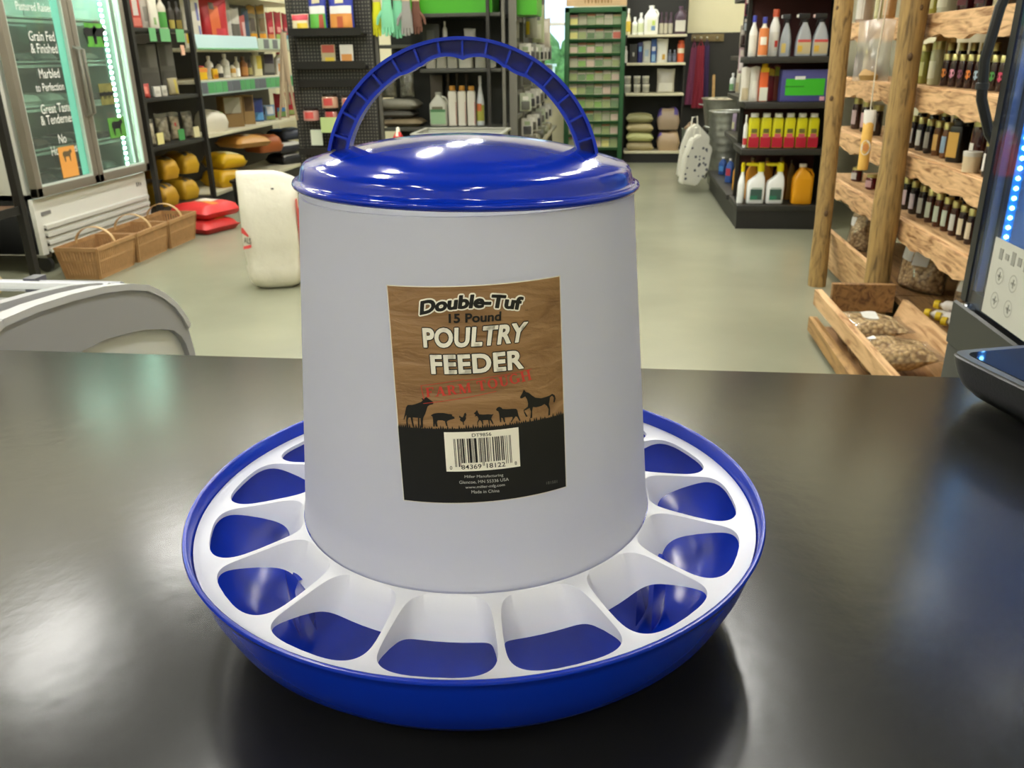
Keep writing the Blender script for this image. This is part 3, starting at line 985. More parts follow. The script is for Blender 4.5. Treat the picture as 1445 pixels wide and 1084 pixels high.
for i, (yy, w) in enumerate(((6.86, 0.10), (7.03, 0.16), (7.30, 0.14))):
    part('shelf_tag', gA, box(B(), -3.712, -3.708, yy, yy+w, 1.485, 1.585), M('#6fb377', 0.5), label='green shelf tag')
part('shelf_tag', gA, box(B(), -3.705, -3.70, 7.33, 7.39, 1.38, 1.46), M('#e8b79a', 0.5))
for yy, c in ((7.08, '#3f8f4c'), (7.36, '#d9d2a4'), (6.72, '#dfd691')):
    part('shelf_tag', gA, box(B(), -3.712, -3.706, yy, yy+0.10, 0.70, 0.79), M(c, 0.5))
bin_ = T('storage_bin', 'black plastic bin on the floor under the yellow bags', 'bin', (-3.44, 7.95, 0), R(0))
part('shell', bin_, loft(B(), [sq(0, 0, 0.34, 0.40, 0.0, 24), sq(0, 0, 0.37, 0.44, 0.24, 24), sq(0, 0, 0.40, 0.47, 0.25, 24), sq(0, 0, 0.40, 0.47, 0.27, 24), sq(0, 0, 0.35, 0.42, 0.268, 24), sq(0, 0, 0.32, 0.38, 0.02, 24)]), M('#22211f', 0.5))

# ---------------------------------------------------------------- perforated end panel with trays
pg = T('pegboard_display', 'black perforated display panel behind the feeder lid', 'display panel', (0, 0, 0))
PEG = pegboard_mat()
part('panel', pg, box(B(), -2.97, -2.215, 8.0, 8.03, 0.0, 2.1), PEG)
for x in (-2.965, -2.225):
    part('upright', pg, box(B(), x-0.025, x+0.025, 7.985, 8.05, 0.0, 2.12), PEG)
for z, d in ((1.545, 0.17), (1.27, 0.10), (1.11, 0.04), (0.52, 0.2)):
    part('tray', pg, prism(B(), [(8.0, z-0.02), (8.0-d, z-0.02), (8.0-d-0.01, z+0.045), (8.0-d+0.004, z+0.045), (8.0-d+0.006, z), (8.0, z)], -2.93, -2.26, 'YZ'), M('#1d1c1a', 0.45))
part('price_card', pg, box(B(), -2.70, -2.535, 7.815, 7.82, 0.70, 0.835), M('#b5c987', 0.6), label='lime price card')
part('price_card', pg, box(B(), -2.83, -2.72, 7.885, 7.89, 0.58, 0.72), M('#d5dcc4', 0.6))
# bundle of tan straps at its left side
tw = T('strap_bundle', 'bundle of hanging tan straps beside the perforated panel', 'straps', (-3.02, 7.91, 0))
rg = random.Random(2)
part('hook', tw, tube(B(), [(0.06, 0.064, 1.565), (0.03, -0.04, 1.565), (0.03, -0.05, 1.585)], 0.006, 6), M('#8a8a86', 0.3, 0.9))
for i in range(7):
    x0, x1 = 0.03+rg.uniform(-0.02, 0.02), -0.10+0.032*i+rg.uniform(-0.01, 0.01)
    zb = rg.uniform(0.80, 1.0)
    pts = [(x0+(x1-x0)*f**1.3, -0.03-0.03*math.sin(3.1*f)-0.004*i, 1.56-(1.56-zb)*f) for f in (0, .15, .35, .6, .85, 1)]
    bm = B()
    for a, b in zip(pts, pts[1:]):
        bar(bm, a, b, 0.022, 0.003, up=(0, 1, 0))
    part('strap', tw, bm, M(('#a08c70', '#8a7860', '#b3a083')[i % 3], 0.7))

# ---------------------------------------------------------------- middle gondola: near end and long right face
GREY = M('#6c6a60', 0.45, 0.2)
mg = T('gondola_shelf', 'grey and black shelf unit in the middle with jugs and hanging gloves', 'shelf unit', (0, 0, 0))
part('back_panel', mg, box(B(), -2.2, -1.02, 8.62, 8.64, 0.0, 2.2), M('#2c2e28', 0.6))
part('spine', mg, box(B(), -1.06, -1.03, 8.64, 11.6, 0.0, 2.2), M('#38362f', 0.6))
for x, y in ((-2.185, 8.06), (-1.03, 8.1), (-0.95, 8.15), (-1.16, 8.04)):
    part('upright', mg, box(B(), x-(0.035 if x == -0.95 else 0.014), x+(0.035 if x == -0.95 else 0.014), y-0.02, y+0.02, 0.0, 2.2), GREY if x != -1.16 else DARK)
for z, x0, x1 in ((1.445, -2.17, -1.05), (1.235, -1.80, -1.05), (0.72, -2.17, -1.05), (0.2, -2.17, -1.05), (1.70, -1.9, -1.05)):
    part('shelf', mg, box(B(), x0, x1, 8.06, 8.62, z-0.03, z, 0.002), M('#3b3b34', 0.45))
for z in (0.50, 0.78, 1.0, 1.22, 1.44, 1.66):
    part('rail', mg, box(B(), -0.985, -0.955, 8.17, 11.6, z-0.018, z+0.018), GREY)
for y in (9.0, 9.9, 10.8, 11.58):
    part('upright', mg, box(B(), -0.98, -0.94, y-0.02, y+0.02, 0.0, 2.1), GREY)
part('base_shelf', mg, box(B(), -1.02, -0.78, 8.2, 11.6, 0.44, 0.47), M('#b8b090', 0.5))
part('base_plinth', mg, box(B(), -1.02, -0.84, 8.2, 11.6, 0.0, 0.44), M('#3a372f', 0.5))
part('side_panel', mg, box(B(), -0.985, -0.975, 8.17, 8.9, 1.50, 2.1), M('#77756a', 0.5))
# green tubs on top: two bins
def bin_box(label, x0, x1, y0, y1, z0, z1, c, rz=0.0):
    t = T('green_crate', label, 'crate', ((x0+x1)/2, (y0+y1)/2, z0), rz, 'green crates on the middle unit')
    hx, hy, h = (x1-x0)/2, (y1-y0)/2, z1-z0
    part('floor_panel', t, box(B(), -hx, hx, -hy, hy, 0.001, 0.012), M(c, 0.4))
    for a in ((-hx, hx, -hy, -hy+0.012), (-hx, hx, hy-0.012, hy), (-hx, -hx+0.012, -hy+0.012, hy-0.012), (hx-0.012, hx, -hy+0.012, hy-0.012)):
        part('side_panel', t, box(B(), a[0], a[1], a[2], a[3], 0.012, h), M(c, 0.4))
    part('rim', t, loft(B(), [sq(0, 0, 2*hx+0.02, 2*hy+0.02, h-0.03, 24, 0.15), sq(0, 0, 2*hx+0.02, 2*hy+0.02, h, 24, 0.15)], False, False), M(c, 0.4))
bin_box('bright green plastic crate on the near end of the middle unit', -1.93, -1.13, 8.1, 8.6, 1.701, 1.95, '#3f9c18')
bin_box('bright green plastic crate round the corner on the aisle side', -0.945, -0.74, 8.22, 8.75, 1.68, 1.95, '#449f1c')
# clear storage tote before the jugs
tt = T('clear_tote', 'shallow clear grey plastic tote in front of the white jugs', 'tote', (-1.30, 7.35, 0.0))
TOTE = M('#b4b4a8', 0.25)
for a in ((-0.36, 0.36, -0.27, -0.262), (-0.36, 0.36, 0.262, 0.27), (-0.36, -0.352, -0.262, 0.262), (0.352, 0.36, -0.262, 0.262)):
    part('side_panel', tt, box(B(), a[0], a[1], a[2], a[3], 0.45, 0.745), TOTE)
part('floor_panel', tt, box(B(), -0.36, 0.36, -0.27, 0.27, 0.44, 0.45), TOTE)
bm = B()
for a in ((-0.385, 0.385, -0.295, -0.262), (-0.385, 0.385, 0.262, 0.295), (-0.385, -0.352, -0.262, 0.262), (0.352, 0.385, -0.262, 0.262)):
    box(bm, a[0], a[1], a[2], a[3], 0.735, 0.755, 0.004)
part('rim', tt, bm, M('#a9a99c', 0.3))
sd = T('tote_stand', 'low dark stand under the clear grey tote', 'stand', (-1.30, 7.35, 0))
part('top', sd, box(B(), -0.4, 0.4, -0.3, 0.3, 0.40, 0.438), DARK)
for x in (-0.36, 0.36):
    for y in (-0.26, 0.26):
        part('leg', sd, box(B(), x-0.02, x+0.02, y-0.02, y+0.02, 0, 0.40), DARK)
fn = T('funnel', 'red cone-shaped funnel with a white stripe beside the tote', 'funnel', (-1.86, 7.35, 0.40))
part('cone', fn, lathe(B(), [(0.14, 0.0), (0.145, 0.01), (0.05, 0.29), (0.02, 0.345), (0.012, 0.345), (0.045, 0.28), (0.138, 0.0)], 24), M('#cc2424', 0.35))
part('stripe', fn, lathe(B(), [(0.0665, 0.245), (0.0225, 0.348), (0.0, 0.350)], 6, R(-120), R(-75)), M('#e8dcc8', 0.4))
part('tip', fn, lathe(B(), [(0.018, 0.345), (0.016, 0.375), (0.008, 0.385), (0, 0.385)], 14), M('#e6e0cc', 0.4))
sd2 = T('stool', 'low dark stool under the red funnel', 'stool', (-1.86, 7.35, 0))
part('seat', sd2, lathe(B(), [(0, 0.36), (0.15, 0.36), (0.15, 0.399), (0, 0.399)], 24), DARK)
for i in range(3):
    a = R(90+120*i)
    part('leg', sd2, tube(B(), [(0.13*math.cos(a), 0.13*math.sin(a), 0), (0.1*math.cos(a), 0.1*math.sin(a), 0.37)], 0.013, 8), DARK)
# work gloves hanging at the top of the near end
def glove(x, y, z, s, c, label, flip=1):
    t = T('work_glove', label, 'glove', (x, y, z), 0, 'work gloves on the middle unit')
    m = M(c, 0.75, bump=(60, 0.4))
    rings = []
    for zz, w, d in ((0.0, 0.07, 0.03), (-0.05, 0.075, 0.035), (-0.12, 0.10, 0.04), (-0.19, 0.105, 0.036), (-0.22, 0.10, 0.03)):
        rings.append(sq(0, 0, w*s, d*s, zz*s, 20, 0.7))
    part('palm', t, loft(B(), rings), m)
    for i, (fx, fl) in enumerate(((-0.038, 0.085), (-0.013, 0.10), (0.013, 0.095), (0.037, 0.075))):
        part('finger', t, tube(B(), [(fx*s, 0, -0.20*s), (fx*1.1*s, 0, (-0.20-fl*0.5)*s), (fx*1.15*s, -0.004, (-0.20-fl*0.85)*s)], [0.0150*s, 0.0145*s, 0.011*s], 8), m)
    part('thumb', t, tube(B(), [(flip*0.035*s, 0, -0.10*s), (flip*0.075*s, -0.005, -0.15*s), (flip*0.085*s, -0.008, -0.20*s)], [0.018*s, 0.015*s, 0.009*s], 8), m)
    part('cuff', t, loft(B(), [sq(0, 0, 0.072*s, 0.033*s, 0.0, 20, 0.7), sq(0, 0, 0.078*s, 0.036*s, 0.06*s, 20, 0.7)]), M('#c9b48c', 0.7))
    part('hook', t, tube(B(), [(0, 0.06, 0.063*s), (0, -0.02, 0.063*s)], 0.004, 6), M('#77756c', 0.4, 0.8))
glove(-2.155, 8.02, 1.80, 1.0, '#d3d01c', 'yellow work glove nearest the black panel')
glove(-2.05, 7.965, 1.83, 1.1, '#7fcba0', 'left one of two mint green work gloves', -1)
glove(-1.965, 8.02, 1.81, 1.1, '#86d2a8', 'right one of two mint green work gloves')
glove(-1.875, 7.965, 1.80, 1.0, '#8f8d88', 'grey work glove next to the mint gloves', -1)
glove(-1.80, 8.02, 1.80, 0.95, '#6a4434', 'brown leather work glove farthest right of the hanging gloves')

# ---------------------------------------------------------------- seed rack
sr = T('seed_rack', 'tall green seed packet rack at the back of the shop', 'rack', (0, 0, 0))
GRN = M('#24572e', 0.5)
for x in (-0.625, 0.05):
    part('side_frame', sr, box(B(), x-0.028, x+0.028, 10.98, 11.25, 0.0, 1.86, 0.004), GRN)
part('top_rail', sr, box(B(), -0.65, 0.08, 10.98, 11.25, 1.80, 1.86, 0.004), GRN)
part('back_panel', sr, box(B(), -0.62, 0.05, 11.22, 11.24, 0.0, 1.84), M('#1d3f24', 0.6))
NROW = 10
for k in range(NROW):
    z = 1.655 - k*0.158
    part('ledge', sr, prism(B(), [(11.22, z-0.006), (11.0, z-0.022), (10.985, z+0.008), (10.993, z+0.010), (11.006, z-0.01), (11.22, z+0.006)], -0.60, 0.025, 'YZ'), GRN)
hdr = part('header_sign', sr, box(B(), -0.64, 0.08, 11.05, 11.08, 1.875, 2.06), M('#cfae82', 0.6, var=(6, 0.1)), label='tan wooden header sign')
bm = B()
for i, (x, w, c) in enumerate(((-0.42, 0.012, 0), (-0.385, 0.02, 0), (-0.34, 0.014, 0), (-0.30, 0.022, 0), (-0.262, 0.012, 0), (-0.225, 0.02, 0), (-0.185, 0.013, 0), (-0.15, 0.02, 0), (-0.11, 0.012, 0))):
    box(bm, x, x+w, 11.046, 11.049, 1.905, 2.03)
part('letter_strokes', hdr, bm, M('#97703f', 0.6))['kind'] = 'stuff'
rg = random.Random(77)
ORD = ('first', 'second', 'third', 'fourth', 'fifth', 'sixth')
ORDR = ('top', 'second', 'third', 'fourth', 'fifth', 'sixth', 'seventh', 'eighth', 'ninth', 'bottom')
for k in range(NROW):
    z = 1.655 - k*0.158
    for j in range(6):
        x = -0.545 + j*0.1035
        green = k > 5 or rg.random() < 0.35
        c = rg.choice(['#b9b39a', '#c9c3a8', '#a8a58a', '#d3cbb4']) if not green else rg.choice(['#9db27c', '#86a866', '#b4bf90'])
        pic = rg.choice(['#7ea64e', '#9aa86a', '#a9a888', '#d8d27c', '#6d8a58', '#5c7a4a', '#c9b49c', '#a9a888', '#8a9a70', '#b85a40' if k < 2 else '#9aa86a'])
        hd_ = rg.choice(['#c98a5e', '#b8806c', '#d6d0bc', '#c7b27a', '#8aa066', '#cfcab6', '#d6d0bc'])
        nm = {'#7ea64e': 'green', '#9aa86a': 'sage', '#b85a40': 'red', '#d8d27c': 'yellow', '#6d8a58': 'dark green', '#5c7a4a': 'deep green', '#c9b49c': 'tan', '#a9a888': 'grey', '#8a9a70': 'moss'}[pic]
        goods('packet', (x, 11.045, z+0.001), 0.098, 0.128+rg.uniform(-0.006, 0.012), 0.012, {'c': c, 'p': ((-0.92, 0.10, 0.92, 0.66, pic), (-0.95, 0.80, 0.95, 0.97, hd_))},
              'seed packet with %s picture, %s from left in the %s row of the rack' % (nm, ORD[j], ORDR[k]), 'seed packet', 0, 'seed packets on the green rack', name='seed_packet', tilt=(R(-9), 0, 0))

# ---------------------------------------------------------------- shelf against the back wall
bs = T('back_shelf', 'black shelf unit with cream shelves against the back wall', 'shelf unit', (0, 0, 0))
part('back_panel', bs, box(B(), 0.10, 0.86, 11.9, 11.94, 0.0, 2.2), M('#22221e', 0.6))
for x in (0.095, 0.85):
    part('upright', bs, box(B(), x-0.012, x+0.012, 11.80, 11.94, 0, 2.2), DARK)
for z in (0.145, 0.86, 1.225, 1.555):
    part('shelf', bs, box(B(), 0.108, 0.838, 11.46, 11.90, z-0.028, z, 0.003), SHELF_CRM)
part('plinth', bs, box(B(), 0.11, 0.84, 11.48, 11.9, 0.0, 0.116), M('#1c1b19', 0.6))

# ---------------------------------------------------------------- aprons, hook board, bins by the back wall
hb = T('hook_board', 'wooden hook board on the dark wall panel', 'hook board', (0, 0, 0))
part('board', hb, box(B(), 0.93, 1.34, 11.94, 11.97, 1.47, 1.56, 0.004), wood('#7a6a44', '#5a4c30', 'X'))
for x, yh in ((0.965, 11.88), (1.045, 11.83), (1.125, 11.88), (1.25, 11.88)):
    part('hook', hb, tube(B(), [(x, 11.94, 1.515), (x, yh, 1.505), (x, yh-0.015, 1.52)], 0.010, 8), M('#c8c4ac', 0.4, 0.5))
def cloth(x, w0, w1, z0, z1, c, label, y):
    t = T('apron', label, 'apron', (x, y, 0), 0, 'aprons on the hook board')
    rings = []
    for i in range(9):
        f = i/8
        w = w0+(w1-w0)*f
        rings.append([(w*(-0.5+k/10) + (0.0 if k <= 10 else 0), -0.012*math.sin(k*1.9+f*2)*(0.4+f), z0+(z1-z0)*f) for k in range(11)] + [(w*(-0.5+k/10), 0.012-0.012*math.sin(k*1.9+f*2)*(0.4+f), z0+(z1-z0)*f) for k in range(10, -1, -1)])
    part('cloth', t, loft(B(), rings), M(c, 0.8), sharp=80)
    part('neck_loop', t, tube(B(), [(-w0*0.3, 0.0, z0-0.01), (0.0, 0.03, 1.505), (w0*0.3, 0.0, z0-0.01)], 0.008, 6), M(c, 0.8))
cloth(0.965, 0.07, 0.17, 1.40, 0.70, '#7a3a58', 'plum apron hanging leftmost by the back shelf', 11.86)
cloth(1.045, 0.09, 0.15, 1.42, 0.66, '#7c1c2e', 'dark red apron hanging between plum and violet ones', 11.81)
cloth(1.125, 0.07, 0.12, 1.42, 0.70, '#3c2a52', 'dark violet apron hanging rightmost', 11.86)
ps = T('garden_hoe', 'wooden garden tool shaft leaning on the dark wall panel', 'tool handle', (0, 0, 0))
part('shaft', ps, tube(B(), [(1.21, 11.2, 0.02), (1.24, 11.86, 1.06)], [0.02, 0.018], 10), wood('#b08e58', '#8a6a3c'))
part('ferrule', ps, tube(B(), [(1.21, 11.2, 0.006), (1.2115, 11.235, 0.07)], 0.024, 10), M('#77756c', 0.4, 0.8))
GALV = M('#9a9c92', 0.42, 0.75, var=(14, 0.18))
can = T('galvanized_can', 'ribbed galvanized metal can beside the right shelves', 'metal can', (1.17, 9.52, 0))
pr = [(0, 0.002), (0.16, 0.002), (0.165, 0.02)]
for i in range(9):
    z = 0.06 + i*0.075
    r = 0.168+0.03*(z/0.76)
    pr += [(r, z), (r+0.005, z+0.02), (r, z+0.04)]
pr += [(0.2, 0.75), (0.208, 0.76), (0.2, 0.77), (0.19, 0.76), (0.17, 0.05), (0, 0.05)]
part('shell', can, lathe(B(), pr, 40), GALV)
for s in (-1, 1):
    part('handle', can, tube(B(), [(s*0.19, -0.05, 0.6), (s*0.235, -0.045, 0.61), (s*0.235, 0.045, 0.61), (s*0.19, 0.05, 0.6)], 0.006, 6), GALV)
tub_ = T('galvanized_tub', 'wide galvanized tub with crumpled wrapping behind the metal can', 'tub', (1.26, 10.35, 0.0))
part('shell', tub_, loft(B(), [sq(0, 0, 0.46, 0.52, 0.52, 32, 0.6), sq(0, 0, 0.56, 0.62, 0.84, 32, 0.6), sq(0, 0, 0.59, 0.65, 0.85, 32, 0.6), sq(0, 0, 0.54, 0.60, 0.84, 32, 0.6), sq(0, 0, 0.46, 0.52, 0.56, 32, 0.6)]), GALV)
bm = B()
rg = random.Random(6)
gr = [[bm.verts.new((-0.22+0.44*i/9, -0.25+0.5*j/9, 0.80+rg.uniform(-0.03, 0.06))) for i in range(10)] for j in range(10)]
for j in range(9):
    for i in range(9):
        bm.faces.new((gr[j][i], gr[j][i+1], gr[j+1][i+1], gr[j+1][i]))
part('crumpled_wrapping', tub_, bm, M('#b7ad96', 0.4), sharp=20)
for s in (-1, 1):
    part('handle', tub_, tube(B(), [(s*0.27, -0.06, 0.78), (s*0.32, -0.05, 0.79), (s*0.32, 0.05, 0.79), (s*0.27, 0.06, 0.78)], 0.006, 6), GALV)
tbs = T('tub_stand', 'dark stand under the wide galvanized tub', 'stand', (1.26, 10.35, 0))
part('top', tbs, box(B(), -0.24, 0.24, -0.28, 0.28, 0.48, 0.519), DARK)
for x in (-0.2, 0.2):
    for y in (-0.24, 0.24):
        part('leg', tbs, box(B(), x-0.018, x+0.018, y-0.018, y+0.018, 0, 0.48), DARK)
pt = T('grey_planter', 'small grey-green planter on brown legs by the back shelf', 'planter', (0.87, 10.45, 0))
part('shell', pt, loft(B(), [sq(0, 0, 0.17, 0.2, 0.21, 24), sq(0, 0, 0.20, 0.24, 0.50, 24), sq(0, 0, 0.21, 0.25, 0.51, 24), sq(0, 0, 0.18, 0.22, 0.50, 24), sq(0, 0, 0.16, 0.19, 0.24, 24)]), M('#6f776a', 0.5))
for x in (-0.065, 0.065):
    for y in (-0.08, 0.08):
        part('leg', pt, box(B(), x-0.012, x+0.012, y-0.012, y+0.012, 0, 0.21), M('#6d5a3c', 0.6))
bm = B()
for i in range(9):
    bmesh.ops.create_icosphere(bm, subdivisions=1, radius=0.045, matrix=Matrix.Translation((rg.uniform(-0.06, 0.06), rg.uniform(-0.08, 0.08), 0.50+rg.uniform(-0.01, 0.05))))
part('filling', pt, bm, M('#8a7458', 0.8), sharp=180)
for i, (x, y, rz, h, ln) in enumerate(((0.835, 8.95, R(18), 0.60, 0.30), (0.83, 9.25, R(12), 0.50, 0.26))):
    t = T('patterned_bag', ('white spotted paper bag leaning in front by the right shelves', 'white spotted paper bag hanging behind the other one')[i], 'bag', (x-0.06, y, 0.0), rz, 'spotted bags by the right shelves', rot=None)
    z0, z1 = (0.10, 0.58) if i == 0 else (0.13, 0.66)
    rings = [[(-0.10+s, -0.03, z0+d) for s, d in ((0, 0.02), (0.14, 0.0), (0.17, 0.03), (0.03, 0.05))], [(-0.12+s, -0.05, (z0+z1)/2+d) for s, d in ((0.02, 0.02), (0.24, 0.0), (0.26, 0.05), (0.04, 0.07))], [(0.0+s, -0.02, z1+d) for s, d in ((0.0, 0.0), (0.07, -0.02), (0.08, 0.0), (0.01, 0.02))]]
    bm = B()
    poly = [(-0.12, z0), (0.05, z0-0.03), (0.17, z0+0.12), (0.20, z1-0.14), (0.06, z1), (-0.03, z1-0.05), (-0.09, z1-0.22)]
    prism(bm, poly, -0.05, 0.05)
    bmesh.ops.bevel(bm, geom=bm.edges[:], offset=0.012, segments=2, affect='EDGES')
    part('paper', t, bm, M('#d8d6c6', 0.6, bump=(14, 0.4)))
    bm = B()
    for k in range(26):
        a, b_ = rg.uniform(-0.09, 0.15), rg.uniform(z0+0.04, z1-0.12)
        if a < -0.04 and b_ > z1-0.2: continue
        bmesh.ops.create_circle(bm, cap_ends=True, radius=rg.uniform(0.008, 0.016), segments=8, matrix=Matrix.Translation((a, -0.0515, b_)) @ Matrix.Rotation(R(90), 4, 'X'))
    part('spots', t, bm, M('#5e6064', 0.6))['kind'] = 'stuff'
    part('handle_loop', t, tube(B(), [(0.0, 0, z1-0.04), (0.01, 0, z1+0.06), (0.06, 0, z1+0.07), (0.07, 0, z1-0.04)], 0.008, 6), M('#e0decc', 0.6))

# ---------------------------------------------------------------- black gondola on the right
rgd = T('gondola_shelf', 'black shelf unit with yellow-red bottles beside the wooden rack', 'shelf unit', (0, 0, 0))
part('side_panel', rgd, box(B(), 1.665, 1.70, 7.02, 9.2, 0.0, 2.2), M('#262521', 0.55))
part('back_panel', rgd, box(B(), 1.03, 1.664, 7.55, 7.58, 0.0, 2.2), M('#4a1f20', 0.6))
for z in (0.19, 0.63, 0.98, 1.31, 1.80):
    part('shelf', rgd, box(B(), 0.99, 1.664, 7.04, 7.55, z-0.045, z, 0.003), SHELF_BLK)
    part('aisle_shelf', rgd, box(B(), 0.97 if z < 0.3 else 1.05, 1.25, 7.58, 9.22 if z < 0.3 else 8.7, z-0.04, z, 0.003), SHELF_BLK)
part('spine', rgd, box(B(), 1.25, 1.28, 7.58, 9.24, 0.0, 2.2), M('#35332d', 0.6))
part('plinth', rgd, box(B(), 0.995, 1.66, 7.045, 9.2, 0.0, 0.145), M('#1e1d1b', 0.5))
part('upright', rgd, box(B(), 1.02, 1.05, 7.52, 7.56, 0.0, 2.2), DARK)

# ---------------------------------------------------------------- wooden rack on the right
wr = T('wooden_rack', 'rustic wooden jar rack with round log posts at the right', 'rack', (0, 0, 0))
LOG = wood('#a5864f', '#5f4a28', 'Z', 5.0, 0.7)
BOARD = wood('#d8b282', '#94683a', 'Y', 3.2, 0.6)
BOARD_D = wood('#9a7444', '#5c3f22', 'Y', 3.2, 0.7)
def log(x, y, r, h, seed, lean=(0, 0)):
    rg = random.Random(seed)
    pr = []
    n = 20
    rings = []
    for i in range(26):
        z = h*i/25
        rr = r*(1+0.05*math.sin(z*5+seed)+0.03*math.sin(z*13))
        rings.append([(x+lean[0]*z+rr*(1+0.05*math.sin(3*a+z*2+seed))*math.cos(a), y+lean[1]*z+rr*(1+0.05*math.cos(2*a-z+seed))*math.sin(a), z) for a in [2*math.pi*k/n for k in range(n)]])
    p = part('log_post', wr, loft(B(), rings), LOG, sharp=60)
    for k in range(3):
        z = rg.uniform(0.2, h-0.2); a = rg.uniform(R(190), R(290))
        bm = B(); bmesh.ops.create_uvsphere(bm, u_segments=10, v_segments=6, radius=0.013)
        for v in bm.verts:
            v.co.z *= 1.5
        part('knot', p, bm, M('#5a4428', 0.8), (x+lean[0]*z+math.cos(a)*(r-0.006), y+lean[1]*z+math.sin(a)*(r-0.006), z))
log(1.262, 5.25, 0.050, 2.2, 1, (0.0, 0.105))
log(1.36, 4.40, 0.062, 2.2, 5, (0.0, 0.05))
log(1.98, 5.80, 0.06, 2.2, 9)
log(1.98, 3.0, 0.07, 2.2, 13)
for z in (0.565, 0.875, 1.19, 1.51, 1.83):
    part('shelf_board', wr, box(B(), 1.45, 1.92, 2.75, 6.15, z-0.028, z, 0.004), BOARD)
    zl = z-0.105
    pts = []
    rg = random.Random(int(z*100))
    n = 60
    top = [(2.75+3.4*i/n, z-0.006) for i in range(n+1)]
    low = [(2.75+3.4*i/n, zl+0.010*math.sin(i*0.7+z*9)+0.006*math.sin(i*1.9)) for i in range(n+1)]
    bm = B()
    f = [bm.verts.new((1.43, a, b)) for a, b in top]; g = [bm.verts.new((1.43, a, b)) for a, b in low]
    f2 = [bm.verts.new((1.452, a, b)) for a, b in top]; g2 = [bm.verts.new((1.452, a, b)) for a, b in low]
    for i in range(n):
        bm.faces.new((f[i], f[i+1], g[i+1], g[i])); bm.faces.new((f2[i+1], f2[i], g2[i], g2[i+1]))
        bm.faces.new((f[i+1], f[i], f2[i], f2[i+1])); bm.faces.new((g[i], g[i+1], g2[i+1], g2[i]))
    part('live_edge_board', wr, bm, wood('#dcb484', '#80562c', 'Y', 4.5, 0.6), sharp=50)
part('back_board', wr, box(B(), 1.925, 1.945, 2.75, 4.95, 0.20, 2.1), M('#3a2d1e', 0.8, var=(6, 0.25)))
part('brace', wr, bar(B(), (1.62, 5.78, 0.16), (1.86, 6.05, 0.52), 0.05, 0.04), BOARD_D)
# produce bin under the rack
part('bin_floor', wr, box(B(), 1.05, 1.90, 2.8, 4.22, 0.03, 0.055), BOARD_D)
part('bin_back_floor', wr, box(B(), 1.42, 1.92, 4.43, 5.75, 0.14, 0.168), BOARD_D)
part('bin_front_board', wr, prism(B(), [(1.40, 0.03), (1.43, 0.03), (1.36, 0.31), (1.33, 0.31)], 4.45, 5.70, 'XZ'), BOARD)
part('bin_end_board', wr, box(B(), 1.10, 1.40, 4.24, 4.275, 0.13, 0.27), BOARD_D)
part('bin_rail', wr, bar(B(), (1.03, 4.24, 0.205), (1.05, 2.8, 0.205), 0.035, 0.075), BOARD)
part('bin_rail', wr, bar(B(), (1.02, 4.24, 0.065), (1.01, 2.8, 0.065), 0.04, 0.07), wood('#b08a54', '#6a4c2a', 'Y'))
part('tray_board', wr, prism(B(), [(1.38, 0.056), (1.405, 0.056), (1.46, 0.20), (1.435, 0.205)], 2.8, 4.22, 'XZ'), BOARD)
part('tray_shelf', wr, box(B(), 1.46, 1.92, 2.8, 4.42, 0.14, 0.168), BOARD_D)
# plastic bag and beeswax candle hanging on the near post
pb = T('hanging_plastic_bag', 'clear plastic bag hanging between the two log posts', 'plastic bag', (1.325, 4.92, 1.20), R(-35))
t_, xz_ = pouch_surf(0.19, 0.30, 0.07, 31, 2.0)
bm = B()
fr_, bk_ = [], []
for j in range(11):
    fr_.append([bm.verts.new((xz_(-1+i/5, j/10)[0], -t_(-1+i/5, j/10), xz_(-1+i/5, j/10)[1])) for i in range(11)])
for j in range(10):
    for i in range(10):
        bm.faces.new((fr_[j][i], fr_[j][i+1], fr_[j+1][i+1], fr_[j+1][i]))
bmesh.ops.solidify(bm, geom=bm.faces[:], thickness=0.004)
part('film', pb, bm, film('#f4efe4', 0.15, 0.2, 0.35), sharp=60)
part('contents', pb, lathe(B(), [(0, 0.005), (0.05, 0.005), (0.06, 0.03), (0.03, 0.08), (0.006, 0.11), (0, 0.11)], 18), M('#a8854c', 0.6))
part('cord', pb, tube(B(), [(0, 0, 0.29), (0.01, -0.01, 0.42), (0.0, 0.0, 0.6)], 0.004, 6), M('#d6cdb8', 0.7))
cd = T('beeswax_candle', 'rolled yellow beeswax candle hanging on a string at the near log post', 'candle', (1.30, 4.74, 0.765))
part('wax_roll', cd, lathe(B(), [(0, 0), (0.026, 0), (0.0265, 0.005), (0.0265, 0.235), (0.024, 0.24), (0, 0.24)], 20), M('#e3b356', 0.5, bump=(70, 0.5)))
part('paper_top', cd, loft(B(), [sq(0, 0, 0.05, 0.05, 0.23, 16, 0.8), sq(0, 0, 0.062, 0.035, 0.275, 16, 0.8), sq(0, 0, 0.06, 0.012, 0.30, 16, 0.8)]), M('#e4e0d4', 0.5))
bm = B(); bmesh.ops.create_circle(bm, cap_ends=True, radius=1, segments=20)
for v in bm.verts:
    a = v.co.x*0.95
    v.co = Vector((0.0285*math.sin(a-0.25), -0.0285*math.cos(a-0.25), 0.115+v.co.y*0.038))
lb = part('label', cd, bm, M('#eee6d4', 0.5))
bm = B(); bmesh.ops.create_circle(bm, cap_ends=True, radius=1, segments=14)
for v in bm.verts:
    a = v.co.x*0.5
    v.co = Vector((0.0297*math.sin(a-0.25), -0.0297*math.cos(a-0.25), 0.115+v.co.y*0.02))
part('print', lb, bm, M('#d88f4e', 0.5))
part('string', cd, tube(B(), [(0, 0, 0.30), (0.0, 0.01, 0.55), (0.02, 0.03, 0.85), (0.03, 0.04, 1.2)], 0.0035, 6), M('#cfc6b0', 0.7))
